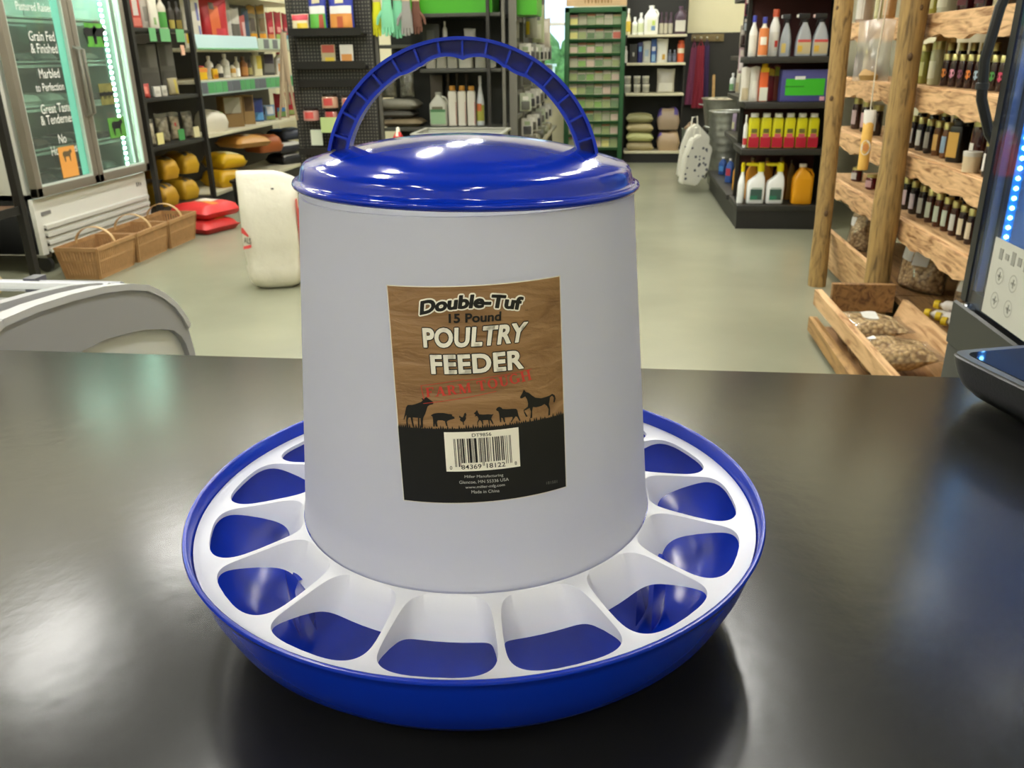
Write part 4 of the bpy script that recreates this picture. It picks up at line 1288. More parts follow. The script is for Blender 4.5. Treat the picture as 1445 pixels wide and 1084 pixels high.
# ---------------------------------------------------------------- lit glass cooler at the right of the counter
cl = T('lit_cooler', 'black framed glass cooler with blue light at the right edge', 'cooler', (0.607, 1.0, 0))
BK = M('#1e1f20', 0.4)
BK2 = M('#3a3b38', 0.5)
part('base_cabinet', cl, box(B(), 0.0, 0.62, 0.0, 0.53, 0.0, 0.865, 0.006), BK2)
part('vent_ledge', cl, prism(B(), [(-0.001, 0.866), (-0.001, 0.94), (0.004, 0.943), (0.008, 0.91), (0.020, 0.905), (0.020, 0.866)], 0.20, 0.53, 'XZ'), BK2)
part('control_box', cl, box(B(), -0.001, 0.020, 0.0, 0.195, 0.866, 0.985, 0.003), BK)
part('frame_post', cl, box(B(), 0.010, 0.019, 0.508, 0.53, 0.945, 1.75), BK)
part('frame_post', cl, box(B(), 0.010, 0.019, 0.0, 0.022, 0.99, 1.75), BK)
part('frame_rail', cl, box(B(), 0.0205, 0.036, 0.0, 0.53, 0.868, 0.965), BK)
part('frame_rail', cl, box(B(), 0.010, 0.036, 0.0, 0.53, 1.752, 1.80), BK)
part('top', cl, box(B(), 0.037, 0.62, 0.0, 0.53, 1.75, 1.80), BK)
part('rear_shell', cl, box(B(), 0.58, 0.62, 0.0, 0.53, 0.865, 1.75), M('#c3d4ee', 0.5))
part('far_side', cl, box(B(), 0.0205, 0.58, 0.508, 0.53, 0.966, 1.75), M('#b2c6e8', 0.5))
part('near_side', cl, box(B(), 0.0205, 0.58, 0.0, 0.022, 0.99, 1.75), M('#b2c6e8', 0.5))
part('inner_floor', cl, box(B(), 0.037, 0.58, 0.023, 0.507, 0.868, 0.95), M('#b2c6e8', 0.5))
part('mullion', cl, box(B(), 0.034, 0.040, 0.490, 0.507, 0.966, 1.745), M('#4a525c', 0.4))
part('door_trim', cl, box(B(), 0.021, 0.033, 0.500, 0.5075, 0.966, 1.745), M('#aebfd6', 0.3, 0.6))
dp = part('door_pane', cl, box(B(), 0.012, 0.016, 0.022, 0.507, 0.945, 1.75), film('#e4eefc', 0.03, 0.06, 0.02, 'cooler_glass'))
part('latch', cl, lathe(B(), [(0, 0), (0.011, 0), (0.011, 0.014), (0.006, 0.018), (0, 0.018)], 14), M('#b8bcc0', 0.2, 0.9), (0.0205, 0.495, 0.935), (0, R(-90), 0))
part('fill_tube', cl, box(B(), 0.50, 0.56, 0.06, 0.48, 1.66, 1.69), glow((0.66, 0.80, 1.0), 14.0, 'cool_blue_glow'))
ls = part('led_strip', cl, box(B(), 0.046, 0.062, 0.5045, 0.5078, 0.97, 1.74), M('#3aa0e8', 0.4))
bm = B()
for k in range(44):
    bmesh.ops.create_icosphere(bm, subdivisions=1, radius=0.0040, matrix=Matrix.Translation((0.054, 0.503, 0.98+k*0.0162)))
part('led', ls, bm, glow((0.30, 0.75, 1.0), 14.0, 'blue_led_glow'))
fly = part('flyer', cl, box(B(), 0.0085, 0.0105, 0.24, 0.435, 0.95, 1.075), M('#d3d3c9', 0.6), label='pale flyer with round icons on the glass')
bm = B()
for (a, b_) in ((0.395, 1.02), (0.395, 0.98), (0.345, 1.02), (0.345, 0.98)):
    lathe_pts = [(0.014, 0.0), (0.0165, 0.0)]
    for i in range(20):
        t0, t1 = 2*math.pi*i/20, 2*math.pi*(i+1)/20
        vs = [bm.verts.new((0.0080, a+r_*math.cos(t), b_+r_*math.sin(t))) for r_, t in ((0.012, t0), (0.0138, t0), (0.0138, t1), (0.012, t1))]
        bm.faces.new(vs)
    box(bm, 0.0078, 0.0084, a-0.007, a+0.007, b_-0.002, b_+0.002)
    box(bm, 0.0078, 0.0084, a-0.002, a+0.002, b_-0.007, b_+0.007)
part('icons', fly, bm, M('#b9b9b0', 0.6))
bm = B()
for i in range(5):
    box(bm, 0.0078, 0.0084, 0.31+0.022*i, 0.322+0.022*i, 1.045+0.004*(i % 2), 1.058+0.004*(i % 3))
part('print', fly, bm, M('#a2a29a', 0.6))
# cans in the cooler
for j in range(3):
    for z in (0.951, 1.30):
        y = 0.10+j*0.105
        goods('bottle', (0.607+0.36, 1.0+y, z), 0.07, 0.22, 0.07, {'c': ('#5c78b0', '#8c98b8', '#3f5a98')[j], 'cap': '#c9d4ea', 'lab': '#dfe8f8'}, '%s drink bottle on the %s level of the lit cooler' % (('blue', 'pale blue', 'navy')[j], 'lower' if z < 1 else 'upper'), 'bottle', R(-90), 'drinks in the cooler')
part('inner_shelf', cl, box(B(), 0.15, 0.57, 0.04, 0.49, 1.285, 1.299), M('#c8d6ea', 0.4))
# black cable looping by the cooler
cb = T('power_cable', 'thick black cable looping beside the lit cooler', 'cable', (0.695, 1.54, 0))
part('cable', cb, tube(B(), [(-0.02, 0.03, 1.62), (-0.055, 0.03, 1.52), (-0.085, 0.03, 1.42), (-0.094, 0.03, 1.34), (-0.088, 0.03, 1.28), (-0.066, 0.03, 1.225), (-0.040, 0.03, 1.19), (-0.02, 0.03, 1.10), (-0.01, 0.03, 0.9), (-0.01, 0.03, 0.01)], 0.0085, 10), M('#1a1b1d', 0.45))
part('tie', cb, lathe(B(), [(0.009, -0.006), (0.0105, -0.004), (0.0105, 0.004), (0.009, 0.006)], 12), M('#2a2b2d', 0.5), (-0.0905, 0.03, 1.30))

# ---------------------------------------------------------------- black glass-topped terminal on the counter
ps_ = T('checkout_terminal', 'black glass-topped terminal lying on the counter at the right edge', 'terminal', (0.372, 0.930, 1.0), R(17.5))
# local: x along the far edge to the right, y towards the back; the unit runs towards -y
prof_ = []
L_, Wt = 0.36, 0.16
rings = []
for z, ins in ((0.0015, 0.030), (0.004, 0.020), (0.014, 0.010), (0.028, 0.004), (0.040, 0.001), (0.0455, 0.0), (0.047, 0.0015)):
    rings.append(sq(Wt/2, -L_/2, Wt-2*ins, L_-2*ins, z, 56, 0.12))
part('housing', ps_, loft(B(), rings), M('#202122', 0.38, bump=(300, 0.05)))
part('bezel', ps_, loft(B(), [sq(Wt/2, -L_/2, Wt-0.003, L_-0.003, 0.0465, 56, 0.12), sq(Wt/2, -L_/2, Wt-0.004, L_-0.004, 0.0485, 56, 0.12), sq(Wt/2, -L_/2, Wt-0.02, L_-0.02, 0.0485, 56, 0.10)], False, True), M('#4a4b4a', 0.35))
part('glass_top', ps_, loft(B(), [sq(Wt/2, -L_/2, Wt-0.022, L_-0.022, 0.0480, 56, 0.10), sq(Wt/2, -L_/2, Wt-0.024, L_-0.024, 0.0493, 56, 0.10)]), M('#0a0d10', 0.03, spec=0.9))
part('seam', ps_, box(B(), 0.03, Wt-0.03, -L_-0.0005, -L_+0.002, 0.036, 0.0375), M('#0c0c0c', 0.5))

# ---------------------------------------------------------------- novelty freezer behind the counter at the left
fz = T('chest_freezer', 'white chest freezer with a grey curved end cap behind the counter', 'freezer', (-0.9, 0, 0))
out = [(1.03, 0.25), (1.03, 0.93), (1.045, 0.975), (1.10, 0.993), (1.18, 0.992), (1.27, 0.985), (1.36, 0.974), (1.44, 0.958), (1.50, 0.940), (1.55, 0.912), (1.59, 0.880), (1.615, 0.850), (1.633, 0.82), (1.645, 0.76), (1.655, 0.60), (1.655, 0.25)]
inn = [(1.12, 0.25), (1.12, 0.70), (1.16, 0.80), (1.21, 0.86), (1.27, 0.893), (1.34, 0.891), (1.41, 0.880), (1.47, 0.868), (1.53, 0.850), (1.575, 0.833), (1.600, 0.812), (1.614, 0.790), (1.621, 0.765), (1.627, 0.72), (1.634, 0.60), (1.634, 0.25)]
GREYP = M('#a5a5a8', 0.45)
bm = B()
def ringv(pts, x):
    return [bm.verts.new((x, a, b)) for a, b in pts]
o1, i1, i2, o2 = ringv(out, 0.0), ringv(inn, 0.0), ringv(inn, -0.02), ringv(out, -0.03)
o0 = ringv([(a+(0.004 if a < 1.3 else -0.004)*0, b+0.0) for a, b in out], 0.0)
for A_, B_ in ((o1, i1), (i1, i2), (o2, o1)):
    for k in range(len(out)-1):
        bm.faces.new((A_[k], A_[k+1], B_[k+1], B_[k]))
for v in o0:
    bm.verts.remove(v)
part('end_cap', fz, bm, GREYP, sharp=50, label='grey arched end cap')
part('end_panel', fz, prism(B(), inn, -0.012, -0.03, 'YZ'), M('#dcdcd6', 0.45))
# raised ridges following the arch on top
for off, w, c in ((0.010, 0.030, '#c9c9cb'), (-0.05, 0.02, '#b9b9bc')):
    bm = B()
    pts = [( -0.02+off, a, b+0.004) for a, b in out[2:13]]
    for p_, q_ in zip(pts, pts[1:]):
        bar(bm, p_, q_, w, 0.012, up=(0, -(q_[2]-p_[2]), q_[1]-p_[1]))
    part('trim_rib', fz, bm, M(c, 0.4))
bm = B()
prism(bm, [(1.03, 0.25), (1.03, 0.93), (1.06, 0.955), (1.60, 0.82), (1.645, 0.76), (1.655, 0.60), (1.655, 0.25)], -0.03, -1.1, 'YZ')
part('body', fz, bm, M('#dcdcd4', 0.45))
part('lid_glass', fz, prism(B(), [(1.08, 0.955), (1.10, 0.972), (1.30, 0.960), (1.46, 0.930), (1.56, 0.88), (1.55, 0.86), (1.45, 0.915), (1.30, 0.94)], -0.06, -1.08, 'YZ'), M('#e3e5df', 0.2))
part('slide_rail', fz, tube(B(), [(-0.05, 1.50, 0.944), (-1.08, 1.50, 0.944)], 0.012, 8), M('#b4b6bc', 0.35))
part('slide_rail', fz, tube(B(), [(-0.05, 1.46, 0.956), (-1.08, 1.46, 0.956)], 0.008, 8), M('#d0d2d6', 0.35))
part('rail_clip', fz, box(B(), -0.245, -0.22, 1.485, 1.52, 0.935, 0.962), M('#5a5a66', 0.4))
part('foot_panel', fz, box(B(), -1.08, -0.02, 1.06, 1.62, 0.0, 0.25), M('#3a3a3a', 0.5))
# ---------------------------------------------------------------- poultry feeder on the counter
FX, FY, FZ = -0.0890, 0.5154, 1.0
feeder = T('poultry_feeder', 'blue and white plastic poultry feeder standing on the dark counter', 'feeder', (FX, FY, FZ), CAM_YAW)
BLUE = M('#042eae', 0.22, spec=0.5)
BLUE_LID = M('#042bb0', 0.10, spec=0.5)
def white_plastic(transl, name):
    m = bpy.data.materials.new(name)
    m.use_nodes = True
    nt = m.node_tree
    p = nt.nodes['Principled BSDF']
    p.inputs['Base Color'].default_value = lin('#f1f2f7')
    p.inputs['Roughness'].default_value = 0.33
    p.inputs['Specular IOR Level'].default_value = 0.45
    t = nt.nodes.new('ShaderNodeBsdfTranslucent')
    t.inputs[0].default_value = lin('#f3f4f8')
    mx = nt.nodes.new('ShaderNodeMixShader')
    mx.inputs[0].default_value = transl
    nt.links.new(p.outputs[0], mx.inputs[1])
    nt.links.new(t.outputs[0], mx.inputs[2])
    nt.links.new(mx.outputs[0], nt.nodes['Material Output'].inputs[0])
    return m
WHITE_BUCKET = white_plastic(0.62, 'milky_translucent_plastic')
WHITE_GRILL = white_plastic(0.22, 'white_moulded_plastic')

# tray (bowl)
tray = part('tray', feeder, lathe(B(), [(0, 0.002), (0.130, 0.002), (0.134, 0.0), (0.140, 0.002), (0.155, 0.0105), (0.170, 0.0225), (0.179, 0.0325), (0.187, 0.050), (0.1925, 0.068),
      (0.1935, 0.0725), (0.1948, 0.0738), (0.1953, 0.0752), (0.1946, 0.0764), (0.1932, 0.0766), (0.1920, 0.0758), (0.1905, 0.066), (0.1845, 0.049), (0.176, 0.0335), (0.168, 0.025), (0.152, 0.013), (0.130, 0.008), (0, 0.008)], 128), BLUE, sharp=50, label='deep blue plastic tray')
for k, a in enumerate((-153, -27, 95)):
    bm = lathe(B(), [(0.1245, 0.010), (0.1245, 0.046), (0.1275, 0.052), (0.1325, 0.052), (0.1355, 0.046), (0.1355, 0.010)], 8, R(a-6), R(a+6))
    part('locking_tab', tray, bm, BLUE)

# bucket (hopper): slightly conical milky cylinder
def BR(z):
    return 0.1175 - (z-0.075)*(0.0165/0.205)
prof = [(BR(0.0745)-0.0015, 0.064), (BR(0.0745)-0.0015, 0.0740), (BR(0.0755)+0.0008, 0.0745), (BR(0.0775)+0.0008, 0.0775)]
for i in range(0, 13):
    z = 0.0785 + i*(0.285-0.0785)/12
    prof.append((BR(z), z))
prof += [(BR(0.285)-0.002, 0.285)]
for i in range(0, 7):
    z = 0.283 - i*(0.283-0.066)/6
    prof.append((BR(z)-0.0022, z))
bucket = part('bucket', feeder, lathe(B(), prof, 128), WHITE_BUCKET, sharp=40, label='milky white bucket')

# grill: ring with fifteen spokes and rounded openings
def gz(r):
    t = min(1.0, max(0.0, (r-0.119)/(0.170-0.119)))
    return 0.0735 + (0.067-0.0735)*(t*t*(3-2*t))
NS, N = 15, 64
bm = B()
for s in range(NS):
    ac = R(-11.5 + 12 + 24*s)
    top, edge, low, low2 = [], [], [], []
    for i in range(N):
        a = 2*math.pi*i/N
        ca, sa = math.cos(a), math.sin(a)
        e = 2/(3.9 if sa > 0 else 4.4)
        p, q = math.copysign(abs(ca)**e, ca), math.copysign(abs(sa)**e, sa)
        r = 0.1495 + (0.0305*q if q > 0 else 0.0298*q)
        half = 0.0019 + 0.0008*max(0, -q)
        th = p*(R(12) - math.asin(half/r))
        m = max(abs(ca), abs(sa))
        P2, Q2 = ca/m, sa/m
        rb = 0.1495 + (0.040*Q2 if Q2 > 0 else 0.0308*Q2)
        tb = P2*R(12)
        def cy(r_, t_, z_):
            return bm.verts.new((r_*math.cos(ac+t_), r_*math.sin(ac+t_), z_))
        inn = (1-q)/2
        top.append(cy(rb, tb, gz(rb)))
        edge.append(cy(r, th, gz(r) - 0.0006))
        dep = 0.0035 + 0.0205*inn**1.4
        rr = r + 0.0105*inn**2
        tt = th*(1 - 0.035*inn)
        low.append(cy(r + (rr-r)*0.35, th*(1-0.015*inn), gz(r) - dep*0.45))
        low2.append(cy(rr + 0.001*inn, tt, gz(r) - dep))
    for A_, B_ in ((top, edge), (edge, low), (low, low2)):
        for i in range(N):
            j = (i+1) % N
            bm.faces.new((A_[i], A_[j], B_[j], B_[i]))
bmesh.ops.remove_doubles(bm, verts=bm.verts, dist=0.00005)
lathe(bm, [(0.1895, 0.067), (0.1897, 0.0655), (0.1890, 0.063)], 120)
grill = part('feed_guard', feeder, bm, WHITE_GRILL, sharp=50, label='white ring with fifteen spokes')

# lid
LID_ROT = (R(-0.5), R(1.36), 0)
lp = [(0.1000, -0.0028), (0.1020, -0.0024), (0.1036, -0.0012), (0.1041, 0.0), (0.1036, 0.0013), (0.1018, 0.0018), (0.1000, 0.0024), (0.0994, 0.0038), (0.0992, 0.0062), (0.0986, 0.0086), (0.0974, 0.0105), (0.0955, 0.0120)]
for i in range(1, 13):
    r = 0.0955*(1-i/12)
    lp.append((max(r, 0.0), 0.0120 + 0.0150*(1-(r/0.0955)**2)))
lid = part('lid', feeder, lathe(B(), lp, 128), BLUE_LID, (0, 0, 0.2893), LID_ROT, sharp=60, label='glossy blue lid')

# handle: C-section arch with ribs and finger grips
HC, HR = 0.0, 0.0822
def r_in(a):
    d = math.degrees(a)-90
    r = HR - 0.0118
    if abs(d) < 31:
        k = abs(d)
        if k < 20:
            r += -0.0010 + 0.0026*math.sin(math.pi*k/20)**0.8
        else:
            r += -0.0012*math.sin(math.pi*(k-20)/11)
    return r
A0, A1 = R(12.5), R(167.5)
bmw, bmo, bmi = B(), B(), B()
n = 110
def arc(bm, f0, f1, y0, y1):
    rings = []
    for i in range(n+1):
        a = A0 + (A1-A0)*i/n
        c, s = math.cos(a), math.sin(a)
        ra, rb = f0(a), f1(a)
        rings.append([(ra*c, y0, ra*s), (rb*c, y0, rb*s), (rb*c, y1, rb*s), (ra*c, y1, ra*s)])
    return loft(bm, rings)
handle = part('handle', feeder, arc(bmw, lambda a: r_in(a)+0.0005, lambda a: HR-0.0005, 0.002, 0.0045), BLUE, (-0.0020, 0, 0.2893), LID_ROT, label='arched blue carrying handle with ribs')
handle.scale = (1.0, 1.0, 0.985)
part('outer_flange', handle, arc(bmo, lambda a: HR-0.0019, lambda a: HR, -0.0085, 0.0085), BLUE)
part('grip_flange', handle, arc(bmi, lambda a: r_in(a), lambda a: r_in(a)+0.0019, -0.0085, 0.0085), BLUE)
for i in range(15):
    a = R(19.5 + i*(141.0/14))
    c, s = math.cos(a), math.sin(a)
    ra = r_in(a)+0.001
    bm = bar(B(), (ra*c, -0.0025, ra*s), ((HR-0.001)*c, -0.0025, (HR-0.001)*s), 0.0013, 0.0100, up=(0, 1, 0))
    part('rib', handle, bm, BLUE)
ANIMALS = [
  ('cow_print', [[(0.0395, 0.397), (0.0505, 0.4249), (0.0617, 0.4557), (0.0725, 0.4671), (0.1002, 0.4687), (0.1281, 0.476), (0.1559, 0.4855), (0.1666, 0.4937), (0.1575, 0.5022), (0.1727, 0.5016), (0.1886, 0.5092), (0.1978, 0.5035), (0.2172, 0.4933), (0.2293, 0.4864), (0.2255, 0.4774), (0.204, 0.4728), (0.1919, 0.4647), (0.1827, 0.4465), (0.1733, 0.4282), (0.1619, 0.4128), (0.1571, 0.3945), (0.1557, 0.3643), (0.1441, 0.3638), (0.1447, 0.4091), (0.1369, 0.4088), (0.1343, 0.3664), (0.125, 0.3659), (0.1293, 0.4102), (0.0981, 0.4098), (0.0969, 0.3977), (0.1017, 0.3677), (0.0935, 0.3642), (0.0871, 0.3941), (0.0839, 0.409), (0.0702, 0.4069), (0.0628, 0.3896), (0.0656, 0.3625), (0.0535, 0.3616), (0.0554, 0.3951), (0.0596, 0.4195), (0.0524, 0.4118), (0.0425, 0.3942)]]),
  ('pig_print', [[(0.207, 0.4232), (0.2166, 0.4295), (0.2305, 0.4339), (0.2531, 0.4367), (0.2828, 0.4363), (0.3083, 0.4321), (0.3266, 0.4308), (0.3322, 0.4272), (0.3296, 0.4224), (0.3417, 0.4181), (0.344, 0.4103), (0.332, 0.4074), (0.317, 0.4045), (0.3034, 0.4003), (0.2977, 0.3943), (0.3012, 0.3744), (0.2923, 0.3744), (0.2878, 0.3913), (0.2869, 0.3973), (0.2724, 0.4021), (0.2463, 0.4018), (0.2404, 0.3939), (0.2436, 0.3716), (0.2323, 0.3714), (0.2278, 0.3876), (0.2248, 0.3712), (0.2172, 0.3711), (0.2181, 0.3964), (0.2179, 0.4115), (0.2156, 0.4192)]]),
  ('hen_print', [[(0.3694, 0.4158), (0.3737, 0.4235), (0.3805, 0.4174), (0.3898, 0.4142), (0.3963, 0.423), (0.3999, 0.4319), (0.4076, 0.4364), (0.4109, 0.4315), (0.4126, 0.4255), (0.4077, 0.4184), (0.409, 0.4076), (0.4009, 0.397), (0.394, 0.393), (0.3958, 0.3791), (0.39, 0.3792), (0.3881, 0.3926), (0.3768, 0.3976), (0.373, 0.4056), (0.3777, 0.4097)]]),
  ('goat_print', [[(0.4546, 0.4311), (0.4661, 0.4383), (0.4725, 0.4458), (0.4773, 0.442), (0.479, 0.4347), (0.4856, 0.4254), (0.5088, 0.4223), (0.5382, 0.4222), (0.5564, 0.4191), (0.5677, 0.4231), (0.5614, 0.4163), (0.5557, 0.4089), (0.5514, 0.4002), (0.5594, 0.3875), (0.5644, 0.3738), (0.5585, 0.373), (0.5491, 0.3883), (0.5423, 0.396), (0.5424, 0.3754), (0.5365, 0.3758), (0.5349, 0.3953), (0.5144, 0.3966), (0.5033, 0.3961), (0.5056, 0.3766), (0.4998, 0.377), (0.4936, 0.393), (0.4851, 0.3983), (0.4755, 0.3868), (0.4746, 0.3747), (0.4703, 0.3749), (0.4714, 0.39), (0.4795, 0.4016), (0.4773, 0.4108), (0.472, 0.4183), (0.4587, 0.4165), (0.4636, 0.4235)]]),
  ('sheep_print', [[(0.5821, 0.44), (0.5879, 0.4485), (0.6007, 0.4529), (0.6138, 0.4481), (0.6193, 0.4411), (0.6467, 0.4373), (0.673, 0.4365), (0.6994, 0.4337), (0.7065, 0.425), (0.7095, 0.4095), (0.7126, 0.3982), (0.7229, 0.3751), (0.7151, 0.3736), (0.7025, 0.3952), (0.6935, 0.398), (0.6774, 0.3828), (0.6676, 0.3722), (0.6633, 0.3757), (0.6764, 0.392), (0.6745, 0.3982), (0.6481, 0.3991), (0.6294, 0.3997), (0.6318, 0.3777), (0.6242, 0.3772), (0.618, 0.3978), (0.6093, 0.4004), (0.6095, 0.3803), (0.6019, 0.3792), (0.5999, 0.4054), (0.5986, 0.4206), (0.5942, 0.4318), (0.587, 0.4348)]]),
  ('horse_print', [[(0.7253, 0.4861), (0.7376, 0.4996), (0.7503, 0.5191), (0.7611, 0.5058), (0.7802, 0.4987), (0.7952, 0.4865), (0.8182, 0.4714), (0.854, 0.4633), (0.8869, 0.4656), (0.9079, 0.4684), (0.925, 0.4736), (0.9416, 0.4647), (0.9469, 0.4486), (0.94, 0.4314), (0.9316, 0.4328), (0.9351, 0.4536), (0.9246, 0.4645), (0.91, 0.4595), (0.9067, 0.443), (0.9018, 0.4285), (0.9091, 0.4059), (0.9077, 0.3754), (0.895, 0.3738), (0.899, 0.4045), (0.8889, 0.4214), (0.873, 0.4331), (0.8522, 0.4271), (0.8198, 0.4257), (0.8001, 0.4297), (0.7952, 0.4109), (0.7935, 0.3794), (0.7816, 0.3786), (0.7872, 0.4089), (0.7803, 0.4281), (0.7604, 0.4216), (0.747, 0.4184), (0.7592, 0.4004), (0.7664, 0.3891), (0.7562, 0.3886), (0.7464, 0.4081), (0.7425, 0.4226), (0.769, 0.4356), (0.7721, 0.4503), (0.7669, 0.4691), (0.7561, 0.4855), (0.7403, 0.4795), (0.7287, 0.4785)]]),
]
# ------------------------------------------------ sticker on the bucket
LC = [(-111.85, 0.2493), (-60.38, 0.2514), (-60.78, 0.1315), (-108.27, 0.1292)]          # (angle deg, height) of the corners TL TR BR BL
def on_bucket(s, t, off):
    a = (LC[3][0]*(1-s)+LC[2][0]*s)*(1-t) + (LC[0][0]*(1-s)+LC[1][0]*s)*t
    z = (LC[3][1]*(1-s)+LC[2][1]*s)*(1-t) + (LC[0][1]*(1-s)+LC[1][1]*s)*t
    r = BR(z) + off
    return Vector((r*math.cos(R(a)), r*math.sin(R(a)), z))

def wrap(bm, off):
    """cut a flat (s,t) drawing into narrow strips and lay it on the bucket"""
    s0 = min(v.co.x for v in bm.verts); s1 = max(v.co.x for v in bm.verts)
    x = math.ceil(s0/0.03)*0.03
    while x < s1:
        bmesh.ops.bisect_plane(bm, geom=bm.verts[:]+bm.edges[:]+bm.faces[:], plane_co=(x, 0, 0), plane_no=(1, 0, 0))
        x += 0.03
    for v in bm.verts:
        v.co = on_bucket(v.co.x, v.co.y, off)
    return bm

def sheet(s0, t0, s1, t1, n=24):
    bm = B()
    a = [bm.verts.new((s0+(s1-s0)*i/n, t0, 0)) for i in range(n+1)]
    b = [bm.verts.new((s0+(s1-s0)*i/n, t1, 0)) for i in range(n+1)]
    for i in range(n):
        bm.faces.new((a[i], a[i+1], b[i+1], b[i]))
    return bm

def polys(pl):
    bm = B()
    for p in pl:
        f = bm.faces.new([bm.verts.new((x, y, 0)) for x, y in p])
    bmesh.ops.triangulate(bm, faces=bm.faces[:])
    return bm

INK = M('#0c0d0d', 0.42)
CREAM = M('#f0ecdc', 0.45)
RED_INK = M('#c23a2e', 0.5)
LABEL_WOOD = wood('#92704a', '#7a5a38', 'X', 14.0, 0.45, 0.3)
# the printed board of the sticker
label_bm = wrap(sheet(0, 0, 1, 1, 36), 0.0004)
sticker = part('sticker', feeder, label_bm, LABEL_WOOD, label='brown and black paper sticker')
def print_part(name, bm, mat, layer, label=None):
    return part(name, sticker, wrap(bm, 0.0004 + 0.00012*layer), mat, sharp=0.5, label=label)
print_part('white_margin', sheet(-0.006, -0.005, 1.006, 1.004, 36), CREAM, -1)
# black foot with a grassy top edge
rg = random.Random(5)
foot = [(0.0, 0.0), (1.0, 0.0)]
bm = B()
nG = 150
lo = [bm.verts.new((i/nG, 0, 0)) for i in range(nG+1)]
def grass_line(s):
    return 0.3579 + (0.3613-(0.3579))*s
hi = [bm.verts.new((i/nG, grass_line(i/nG) + (rg.uniform(0.004, 0.022) if i % 2 else 0.0), 0)) for i in range(nG+1)]
for i in range(nG):
    bm.faces.new((lo[i], lo[i+1], hi[i+1], hi[i]))
print_part('black_foot', bm, INK, 1)
for name, pl in ANIMALS:
    print_part(name, polys(pl), INK, 2)
# heading lines
def heading(name, body, quad, fill_mat, line_mat, w0, w1, bold=0.002, shear=0.0, layer=3, bend=None, space=1.0):
    base = text_bm(body, w0, shear, space)
    ref = bounds(base)
    for wgt, mat, ly in ((w1, line_mat, layer), (bold, fill_mat, layer+1)):
        if mat is None:
            continue
        bm = B()
        src = fit(text_bm(body, w0, shear, space), quad, ref)
        me = bpy.data.meshes.new('glyphs'); src.to_mesh(me); src.free()
        for k in range(12 if mat is line_mat else 6):       # heavier strokes: the glyphs swept round a small circle
            a = 2*math.pi*k/(12 if mat is line_mat else 6)
            n0 = len(bm.verts)
            bm.from_mesh(me)
            bm.verts.ensure_lookup_table()
            for v in bm.verts[n0:]:
                v.co.x += wgt*math.cos(a); v.co.y += wgt*0.775*math.sin(a)
        bpy.data.meshes.remove(me)
        if bend:
            for v in bm.verts:
                v.co.y += bend(v.co.x)
        print_part(name if mat is fill_mat else name+'_outline', bm, mat, ly)
heading('brand_lettering', 'Double-Tuf', [(0.188, 0.8797), (0.7605, 0.8787), (0.7698, 0.9363), (0.1889, 0.9371)], INK, CREAM, 0.024, 0.0110, 0.0028, 0.10, 3, lambda s: 0.0278*(1-((s-0.4742)/0.2863)**2), 0.98)
heading('weight_lettering', '15 Pound', [(0.3477, 0.8454), (0.6351, 0.843), (0.6398, 0.8832), (0.3495, 0.8845)], INK, None, 0.014, 0.0, 0.0012)
heading('title_lettering', 'POULTRY', [(0.197, 0.7362), (0.7633, 0.7387), (0.791, 0.8247), (0.1961, 0.8225)], CREAM, INK, 0.024, 0.0075, 0.0022, space=1.06)
heading('title_lettering', 'FEEDER', [(0.2307, 0.618), (0.7535, 0.6181), (0.7536, 0.7021), (0.2295, 0.7024)], CREAM, INK, 0.024, 0.0075, 0.0022, space=1.06)

